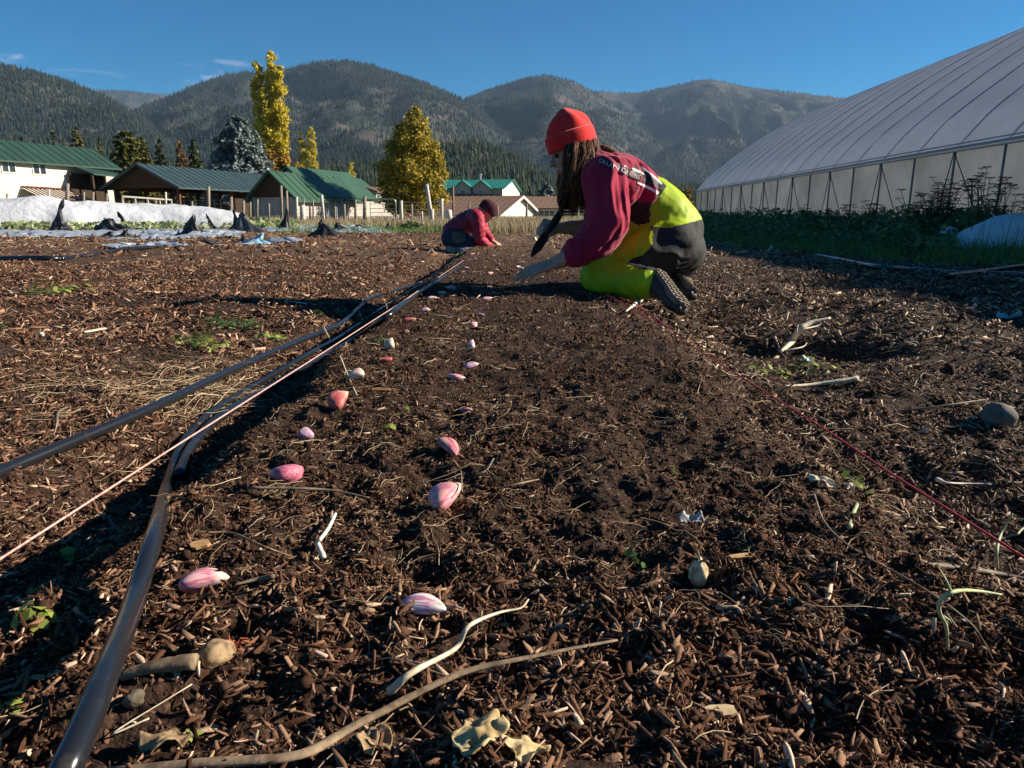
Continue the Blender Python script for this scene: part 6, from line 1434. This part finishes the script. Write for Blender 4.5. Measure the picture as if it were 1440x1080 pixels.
def inpoly0(px_, py_, poly):
    ins = np.zeros(len(px_), bool); n = len(poly); j = n - 1
    for i in range(n):
        xi, yi = poly[i]; xj, yj = poly[j]; ins ^= ((yi > py_) != (yj > py_)) & (px_ < (xj - xi) * (py_ - yi) / (yj - yi + 1e-12) + xi); j = i
    return ins
sw = chain([(P(912, 284, 3.07), .098), (P(893, 272, 3.07), .122), (P(868, 259, 3.07), .128), (P(846, 247, 3.07), .105), (P(833, 237, 3.07), .070)])
sw += [cap(nS + Vector((.02, .04, 0)), .085, P(868, 262, 2.98), .115), cap(fS, .075, P(868, 262, 3.17), .11), cap(P(907, 278, 3.03), .085, P(907, 278, 3.12), .085)]
sw += chain([(nS, .086), (P(855, 288, 2.86), .082), (P(855, 316, 2.83), .078), (P(838, 338, 2.82), .070), (P(816, 353, 2.81), .058), (P(806, 360, 2.80), .047)])
sw += chain([(fS, .078), (fE, .062), (P(824, 320, 3.26), .046)])
def sw_disp(V, N):
    px_, py_ = pxof(V); arm = np.exp(-(((px_ - 845) / 28) ** 2 + ((py_ - 330) / 26) ** 2)); low = np.exp(-((py_ - 300) / 60.) ** 2)
    return folds(V, (.35, .1, 1), 13, .016, 3, w=.6 + .6 * low) + folds(V, (1, 0, .55), 22, .019, 11, w=arm) + folds(V, (1, 0, -.7), 10, .007, 17)
swo = blob('sweatshirt', sw, .0052, 5, wk, [m_sweat, m_pant], lambda C: (inpoly0(*pxof(C), [(876, 284), (913, 285), (917, 300), (914, 313), (897, 319), (880, 312), (874, 298)]) & (C[:, 1] < 3.07) & (C[:, 1] > 2.925)).astype(int), disp=sw_disp)
bt = [ell(P(944, 338, 3.08), (.128, .165, .128)), ell(P(955, 352, 3.08), (.105, .155, .115))] + chain([(P(944, 326, 3.08), .132), (P(930, 303, 3.07), .124), (P(914, 288, 3.07), .117)])
bt += chain([(P(942, 344, 3.0), .122), (P(905, 362, 2.97), .108), (knN, .082), (P(838, 386, 3.0), .068), (P(842, 396, 2.97), .062)]) + chain([(P(846, 396, 2.97), .066), (P(880, 396, 2.87), .070), (P(908, 398, 2.76), .062)])
bt += chain([(P(940, 342, 3.18), .118), (P(895, 345, 3.22), .10), (knF, .085), (P(852, 380, 3.22), .07), (P(905, 385, 3.15), .062), (P(935, 388, 3.08), .058)])
bt += [cap(P(900, 318, 3.07), .085, P(885, 345, 3.1), .075)]
def inpoly(px_, py_, poly):
    ins = np.zeros(len(px_), bool); n = len(poly); j = n - 1
    for i in range(n):
        xi, yi = poly[i]; xj, yj = poly[j]; cnd = ((yi > py_) != (yj > py_)) & (px_ < (xj - xi) * (py_ - yi) / (yj - yi + 1e-12) + xi); ins ^= cnd; j = i
    return ins
def bt_mat(C):
    px_, py_ = pxof(C); m = np.zeros(len(C)); blk = inpoly(px_, py_, [(915, 318), (918, 330), (917, 345), (905, 358), (888, 364), (880, 371), (900, 378), (926, 382), (960, 400), (1010, 400), (1010, 300), (978, 311), (938, 321)]) | inpoly(px_, py_, [(868, 280), (911, 288), (915, 300), (913, 313), (897, 317), (880, 306), (868, 296)])
    m[blk] = 1; return m
def bt_disp(V, N):
    px_, py_ = pxof(V); th = np.exp(-(((px_ - 925) / 42) ** 2 + ((py_ - 350) / 34) ** 2)); kn = np.exp(-(((px_ - 870) / 45) ** 2 + ((py_ - 385) / 26) ** 2))
    return folds(V, (1, 0, -.55), 15, .012, 23, w=.5 + 1.1 * th) + folds(V, (.5, .3, 1), 12, .014, 31, w=kn) + folds(V, (1, 0, .2), 20, .004, 37)
bto = blob('bib_trousers', bt, .0055, 5, wk, [m_neon, m_pant, m_muddy], bt_mat, bt_disp)
# boots
make_boot(wk, P(926, 379, 2.76), P(966, 433, 2.585), (.66, -.46, .60), width=.10, up_=P(914, 398, 2.79))
make_boot(wk, P(952, 381, 3.05), P(980, 411, 2.90), (.72, -.38, .58), up_=P(936, 390, 3.12))
# hat: ribbed cuff and soft crown with a gathered top
hr = hf.cross(hu).normalized(); hc = C_ + hu * .030 - hf * .004
HS = .90
def head_lathe(prof, n, wr, seed, off=(0, 0)):
    V = []; F = []
    for i, (r, z) in enumerate(prof):
        for j in range(n):
            a = 2 * math.pi * j / n; q = 1 + wr * (z / .2) * float(vnoise(math.cos(a) * 2.5, math.sin(a) * 2.5 + z * 9, seed)) + wr * .5 * (z > .10) * math.cos(5 * a + seed)
            V.append(hc + hf * (math.cos(a) * r * 1.10 * q * HS + off[0] * (z / .18) ** 2) + hr * (math.sin(a) * r * .92 * q * HS) + hu * z * HS)
    F = [(i * n + j, i * n + (j + 1) % n, (i + 1) * n + (j + 1) % n, (i + 1) * n + j) for i in range(len(prof) - 1) for j in range(n)] + [tuple(reversed(range(n))), tuple(range((len(prof) - 1) * n, len(prof) * n))]
    return V, F
V_, F_ = head_lathe([(.094, -.004), (.099, .012), (.099, .035), (.097, .060), (.090, .085), (.078, .108), (.062, .126), (.046, .138), (.030, .148), (.022, .156), (.013, .160), (.004, .160)], 48, .16, 3, (-.004, 0))
ht = mesh_np('knit_hat', np.array([tuple(v) for v in V_]), F_, m_hat, wk, True)
V_, F_ = head_lathe([(.096, -.012), (.103, -.012), (.106, .0), (.106, .035), (.105, .052), (.099, .058), (.094, .054)], 48, .0, 3)
hb = mesh_np('cuff', np.array([tuple(v) for v in V_]), F_, m_hat, None, True); hb.data.transform(parent_matrix(wk).inverted()); hb.parent = ht
# hair: a dark mass plus many locks falling forward over the near cheek
hm = blob('hair', [cap(C_ + hu * .02 - hf * .035, .072, C_ - hf * .045 - hu * .02, .072), cap(C_ - hf * .03 - hu * .03 + hr * .0, .062, P(814, 262, 3.05), .060), cap(P(814, 258, 3.05), .058, P(802, 283, 3.03), .034), cap(P(812, 240, 3.02), .040, P(800, 264, 3.02), .036), cap(P(800, 264, 3.02), .036, P(796, 290, 3.02), .014), cap(P(812, 262, 3.15), .045, P(806, 285, 3.15), .02)],
          .005, 4, wk, mat('hair_mass', (.045, .019, .011), .7, .15, noise=(60, (.11, .048, .024), .45, .65)), disp=lambda V, N: folds(V, (0, 0, 1), 34, .009, 9))
mb = MB(); rnd = random.Random(5)
for i in range(1300):
    a = rnd.uniform(-.15, 1); sgn = -1 if rnd.random() < .72 else 1       # near or far side of the head
    ang = math.pi * (.37 + .58 * rnd.random()); st = hc + hf * (math.cos(ang) * .088) + hr * (math.sin(ang) * .076) * (1 if hr.y * sgn > 0 else -1) + hu * rnd.uniform(-.012, .02)
    near = st.y < C_.y; back = (ang / math.pi - .37) / .58
    ex = 783 + 48 * back + 5 * float(vnoise(ang * 7, sgn, 3)) + rnd.uniform(-2.5, 2.5); ey = 276 + 20 * float(vnoise(ang * 9, sgn, 5)) + rnd.uniform(-9, 9) - 8 * back; eY = (2.98 if near else 3.14) + rnd.uniform(-.03, .03)
    en = P(ex, ey, eY); m1 = st.lerp(en, .33) + Vector((.018 * float(vnoise(ang * 8, sgn, 8)) + rnd.uniform(-.003, .003), (-.030 if near else .03) + rnd.uniform(-.008, .008), 0)); m2 = st.lerp(en, .68) + Vector((.024 * float(vnoise(ang * 8 + 3, sgn, 9)) + rnd.uniform(-.004, .004), (-.022 if near else .02) + rnd.uniform(-.010, .010), 0))
    w0 = rnd.uniform(.0007, .0017); mb.tube(spline([st, m1, m2, en, en + Vector((.012 * float(vnoise(ang * 11, sgn, 2)), 0, -.022))], 5), [w0 * .8] * 4 + [w0] * 9 + [w0 * .8] * 4 + [w0 * .5, w0 * .4, w0 * .25, w0 * .1], 5, flat=.55)
mesh_np('hair_locks', np.array([tuple(v) for v in mb.V]), mb.F, m_hair, wk, True)
# surface helpers for straps, print and lettering
def bvh_of(o):
    M4 = parent_matrix(o); me = o.data; return BVHTree.FromPolygons([M4 @ v.co for v in me.vertices], [tuple(p.vertices) for p in me.polygons])
bv = bvh_of(swo); bv2 = bvh_of(bto)
def hit(px, py, off, trees=(bv, bv2)):
    d = Vector(ray(px, py)).normalized(); o = Vector((0, 0, CAM_Z)); best = None
    for t in trees:
        h = t.ray_cast(o, d)
        if h[0] is not None and (best is None or h[3] < best[3]): best = h
    return best[0] - d * off if best else None
def band(name, pts, w, m, off=.004, parent=wk, n=26, close=.003):
    """flat strap following the cloth surface; pts px, w px width"""
    s_ = [np.array(p) for p in pts]; cu = spline([Vector((p[0], p[1], 0)) for p in pts], 8); top = []; k = len(cu)
    for i, c in enumerate(cu):
        t = (cu[min(i + 1, k - 1)] - cu[max(i - 1, 0)]).normalized(); nn = Vector((-t.y, t.x, 0)); ww = np.interp(i / (k - 1), np.linspace(0, 1, len(w)), w)
        row = [hit(c.x + nn.x * ww * q, c.y + nn.y * ww * q, off) for q in (-.5, -.17, .17, .5)]
        if all(r is not None for r in row) and max((row[j] - row[j + 1]).length for j in range(3)) < .03: top.append(row)
    V = [tuple(v) for r in top for v in r] + [tuple(v + (v - Vector((0, 0, CAM_Z))).normalized() * close) for r in top for v in r]; K = len(top) * 4
    F = []
    for i in range(len(top) - 1):
        for j in range(3): a = i * 4 + j; F += [(a, a + 1, a + 5, a + 4), (a + K, a + 4 + K, a + 5 + K, a + 1 + K)]
        F += [(i * 4, i * 4 + 4, i * 4 + 4 + K, i * 4 + K), (i * 4 + 3, i * 4 + 3 + K, i * 4 + 7 + K, i * 4 + 7)]
    return mesh_np(name, np.array(V), F, m, parent)
S1 = [(841, 224), (852, 229), (870, 236), (890, 245), (912, 254), (934, 264)]
band('suspender', S1, [9, 9.5, 10, 10, 10, 9], m_strap)
band('suspender', [(893, 233), (908, 243), (922, 253), (935, 264)], [5, 6.5, 7, 7], m_strap)
band('white_print', [(889, 236.5), (900, 243), (911, 249.5)], [2, 5.5, 1], m_whitep, .0035)
band('white_print', [(901, 233.5), (912, 242), (924, 252), (931, 259)], [1.5, 2, 2.5, 2], m_whitep, .005)
band('pink_print', [(897, 257), (908, 262), (920, 268), (926, 272)], [2.5, 3.5, 4, 4], m_whitep, .0035)
band('pink_print', [(878, 233), (882, 238)], [5, 4], m_print, .0035)
band('hem', [(936, 262), (930, 271), (922, 279), (913, 287)], [1.8, 2, 2, 1.5], m_strap, .004)
def lettering(text, pts, size, m, name='lettering', along=None):
    cu = bpy.data.curves.new('txt', 'FONT'); cu.body = text; cu.size = 1; cu.extrude = 0; cu.resolution_u = 2; cu.space_character = 1.15; o = bpy.data.objects.new('txt', cu); COL.objects.link(o)
    bpy.context.view_layer.update(); me = bpy.data.meshes.new_from_object(o.evaluated_get(bpy.context.evaluated_depsgraph_get())); bpy.data.objects.remove(o)
    bm = bmesh.new(); bm.from_mesh(me); bmesh.ops.subdivide_edges(bm, edges=bm.edges, cuts=1); bmesh.ops.triangulate(bm, faces=bm.faces)
    V = [v.co.copy() for v in bm.verts]; x1 = max(v.x for v in V); c = spline([Vector((p[0], p[1], 0)) for p in pts], 10); k = len(c) - 1; out = []; ok = []
    for v in V:
        t = v.x / x1 * k * .999; i = int(t); p = c[i].lerp(c[min(i + 1, k)], t - i); tg = (c[min(i + 1, k)] - c[i]).normalized(); nn = Vector((tg.y, -tg.x, 0)); q = p + nn * ((v.y - .36) * size); h = hit(q.x, q.y, .0062); ok.append(h is not None); out.append(tuple(h) if h else (0, 0, 0))
    F = [[v.index for v in f.verts] for f in bm.faces if all(ok[v.index] for v in f.verts)]; bm.free(); return mesh_np(name, np.array(out), F, m, wk)
lettering('GRUNDÉNS', [(842, 224.5), (852, 229), (870, 236), (890, 244.7), (900, 249)], 8.2, m_print)
# braid lying over the shoulder
mb = MB(); q_ = [hit(*p) if False else None for p in ()]
bp = [P(838, 212, 3.07), P(849, 209, 3.05), P(860, 214, 3.04), P(870, 221, 3.02), P(875, 230, 2.99)]; mb.tube(spline(bp, 7), [.016] * 8 + [.014] * 10 + [.011] * 8 + [.007, .005, .004], 8, jit=.12); mb.build('hair_braid', m_hair, wk, True)
# trowel in the far hand
tw = empty('garden_trowel', tr_tip, 0, 'narrow dark digging trowel held point down in the far hand', 'trowel')
m_iron = mat('dirty_iron', (.035, .03, .028), .55, .5, metal=.5, noise=(50, (.08, .06, .045), .5, .7)); n_b = 14; V_ = []; F_ = []
sx = tr_d.cross(Vector((0, 1, .2))).normalized(); sy = tr_d.cross(sx)
neck = tr_top.lerp(tr_tip, .46)
for i in range(n_b):
    t = i / (n_b - 1); c = neck.lerp(tr_tip, t); w = .019 * (1 if t < .6 else max(.05, (1 - (t - .6) / .4) ** .7)) * (.75 + .25 * min(1, t * 5))
    for j in range(7):
        u = (j / 6 - .5) * 2; V_.append(c + sx * (u * w) + sy * (.010 * (u * u) * (1 - t)))
for k in range(len(V_)): V_.append(V_[k] + sy * .003)
K = n_b * 7
for i in range(n_b - 1):
    for j in range(6): a = i * 7 + j; F_ += [(a, a + 1, a + 8, a + 7), (a + K, a + 7 + K, a + 8 + K, a + 1 + K)]
    F_ += [(i * 7, i * 7 + 7, i * 7 + 7 + K, i * 7 + K), (i * 7 + 6, i * 7 + 6 + K, i * 7 + 13 + K, i * 7 + 13)]
F_ += [tuple(range(7)) + tuple(K + 6 - j for j in range(7)), tuple((n_b - 1) * 7 + 6 - j for j in range(7)) + tuple(K + (n_b - 1) * 7 + j for j in range(7))]
mesh_np('blade', np.array([tuple(v) for v in V_]), F_, m_iron, tw, True)
mb = MB(); mb.tube([tr_top - tr_d * .012, tr_top + tr_d * .02, tr_top.lerp(tr_tip, .3), tr_top.lerp(tr_tip, .42), neck + tr_d * .012], [.014, .017, .015, .010, .006], 12); mb.build('handle', mat('dark_handle', (.03, .022, .018), .6, .3), tw, True)
# a clove between the finger tips
_c = P(734, 387, 2.78); 
clove(732, 389, 13, 200, 'pw', 'pink clove held at the finger tips of the kneeling worker', 20, .7, up_=.6)

# ---------------------------------------------------------------- the crouching worker farther on
Yp = 7.6
w2 = empty('person', (P(655, 350, Yp).x, Yp, hz(P(655, 350, Yp).x, Yp)), 0, 'person crouching farther up the bed in a raspberry puffer jacket and dark knit cap', 'person')
C2 = P(684, 298, Yp); f2 = Vector((.80, -.25, -.55)).normalized(); u2 = Vector((.50, -.05, .85)); u2 = (u2 - f2 * u2.dot(f2)).normalized()
h2p, at2 = head_prims(C2, f2, u2, .95); Q = lambda x, y, d=0: P(x, y, Yp + d)
b2 = h2p + chain([(C2 - u2 * .06 - f2 * .02, .05), (Q(674, 302), .055), (Q(666, 306), .09), (Q(652, 318), .10), (Q(640, 330), .11)])
b2 += chain([(Q(670, 306, -.17), .055), (Q(673, 333, -.2), .042), (Q(686, 345, -.17), .034), (Q(690, 346, -.15), .026)]) + chain([(Q(670, 306, .17), .055), (Q(682, 330, .18), .042), (Q(692, 339, .1), .030), (Q(693, 339, .1), .025)])
b2 += chain([(Q(638, 334, -.09), .09), (Q(658, 342, -.16), .055), (Q(650, 350, -.1), .04)]) + chain([(Q(638, 334, .09), .09), (Q(662, 338, .14), .06), (Q(650, 349, .12), .04)])
b2 += hand(Q(690, 346, -.15), Q(700, 350, -.14) - Q(690, 346, -.15), (.3, -.5, .8), 1, .95, (.35, .4, .45, .5), .2, (.6, .3)) + hand(Q(693, 339, .1), Q(699, 342, .06) - Q(693, 339, .1), (.4, -.3, .8), -1, .95, (.5, .5, .5, .5), .2, (.6, .4))
blob('body', b2, .0065, 2, w2, skin_m('skin_pale', (.58, .33, .25)))
for sg in (-1, 1): blob('eye', [ell(at2(.074, .029 * sg, .004), (.010, .010, .008))], .003, 1, w2, m_eye)
m_puff = mat('raspberry_shell', (.36, .024, .05), .6, .25, noise=(20, (.30, .018, .04), .4, .7), bump=(90, .3, .003)); m_puffd = mat('burgundy_shell', (.20, .012, .035), .45, .4, noise=(20, (.28, .02, .05), .4, .7), bump=(90, .3, .003))
m_jean = mat('navy_denim', (.022, .032, .055), .85, .2, noise=(60, (.035, .045, .07), .4, .65), bump=(200, .3, .001)); m_grey_k = mat('olive_pant', (.13, .115, .085), .85, .2, noise=(40, (.08, .07, .055), .4, .65))
jk = chain([(Q(637, 327), .118), (Q(650, 317), .120), (Q(663, 309), .112), (Q(671, 304), .080)]) + [cap(Q(668, 306, -.12), .09, Q(668, 306, .12), .09)]
jk += chain([(Q(671, 307, -.16), .078), (Q(674, 322, -.2), .066), (Q(674, 336, -.2), .060), (Q(682, 343, -.18), .052), (Q(689, 346, -.155), .038)]) + chain([(Q(671, 307, .16), .085), (Q(682, 330, .18), .066), (Q(691, 339, .11), .044)])
a_torso = np.array(Q(637, 327)); b_torso = np.array(Q(672, 302)); ax_t = (b_torso - a_torso) / np.linalg.norm(b_torso - a_torso)
def jk_arm(C): return (pxof(C)[0] > 664) & (C[:, 1] < Yp - .07) | (pxof(C)[0] > 674)
def jk_disp(V, N):
    arm = jk_arm(V); px_, py_ = pxof(V); t = np.where(arm, (py_ * .0076 * .9 + px_ * .002), V @ ax_t); w = np.abs(np.sin(t * math.pi / .048)) ** .55
    return .006 * (w - .7) + .004 * fbm(V[:, 0] * 30, V[:, 2] * 30 + V[:, 1] * 9, 3, 2)
jko = blob('puffer_jacket', jk, .0085, 3, w2, [m_puffd, m_puff], lambda C: jk_arm(C).astype(int), jk_disp)
hd = blob('hood', chain([(Q(668, 292), .060), (Q(673, 288), .055), (Q(677, 299), .06)]) + [cap(Q(670, 291, -.06), .05, Q(670, 291, .06), .05), cap(Q(680, 306, -.03), .035, Q(684, 312, -.03), .022)], .008, 3, None, m_puff, disp=lambda V, N: folds(V, (0, 1, .3), 16, .010, 4))
hd.data.transform(parent_matrix(w2).inverted() @ Matrix.Identity(4)); hd.parent = jko
tp = [ell(Q(636, 335), (.115, .16, .115))] + chain([(Q(638, 334, -.09), .105), (Q(652, 340, -.15), .085), (Q(661, 344, -.16), .068), (Q(650, 350, -.10), .052), (Q(638, 350, -.08), .048)]) + chain([(Q(638, 334, .09), .10), (Q(664, 330, .16), .082), (Q(668, 336, .16), .075), (Q(661, 349, .10), .055)])
tro = blob('trousers', tp, .008, 4, w2, [m_jean, m_grey_k], lambda C: inpoly(*pxof(C), [(636, 326), (655, 324), (654, 338), (644, 343), (636, 338)]).astype(int), lambda V, N: folds(V, (1, 0, -.4), 14, .010, 8))
m_shoe = mat('grey_shoe', (.34, .36, .38), .7, .3, noise=(30, (.22, .22, .22), .4, .6)); m_shoe2 = mat('tan_shoe', (.42, .30, .26), .7, .3, noise=(30, (.30, .22, .18), .4, .6))
make_boot(w2, Q(645, 349, -.25), Q(668, 352, -.34), (.15, -.55, .85), .09, 'shoe', None, m_shoe, m_shoe)
make_boot(w2, Q(629, 345, -.12), Q(645, 351, -.22), (.2, -.55, .8), .09, 'shoe', None, m_shoe2, m_shoe2)
HS = .93; hc, hf, hr, hu = C2 + u2 * .022, f2, f2.cross(u2).normalized(), u2
m_cap = mat('charcoal_knit', (.060, .020, .028), .9, .1, noise=(60, (.085, .03, .04), .4, .65), bump=(200, .7, .002))
V_, F_ = head_lathe([(.098, -.018), (.101, .0), (.100, .03), (.094, .058), (.080, .084), (.056, .102), (.026, .112), (.004, .114)], 36, .05, 8)
mesh_np('knit_cap', np.array([tuple(v) for v in V_]), F_, m_cap, w2, True)
# ================================================================ AIR
mb = MB(); mb.box((0, 4510, 480), (20600, 9160, 1022)); hzb = mb.build('haze', [], None)
mh = bpy.data.materials.new('haze_air'); mh.use_nodes = True; n_ = mh.node_tree.nodes; n_.remove(n_['Principled BSDF'])
pv_ = n_.new('ShaderNodeVolumePrincipled'); pv_.inputs['Color'].default_value = (.48, .70, 1.0, 1); pv_.inputs['Density'].default_value = .000042; pv_.inputs['Anisotropy'].default_value = .1
mh.node_tree.links.new(pv_.outputs[0], n_['Material Output'].inputs['Volume']); hzb.data.materials.append(mh); tag(hzb, kind='stuff')
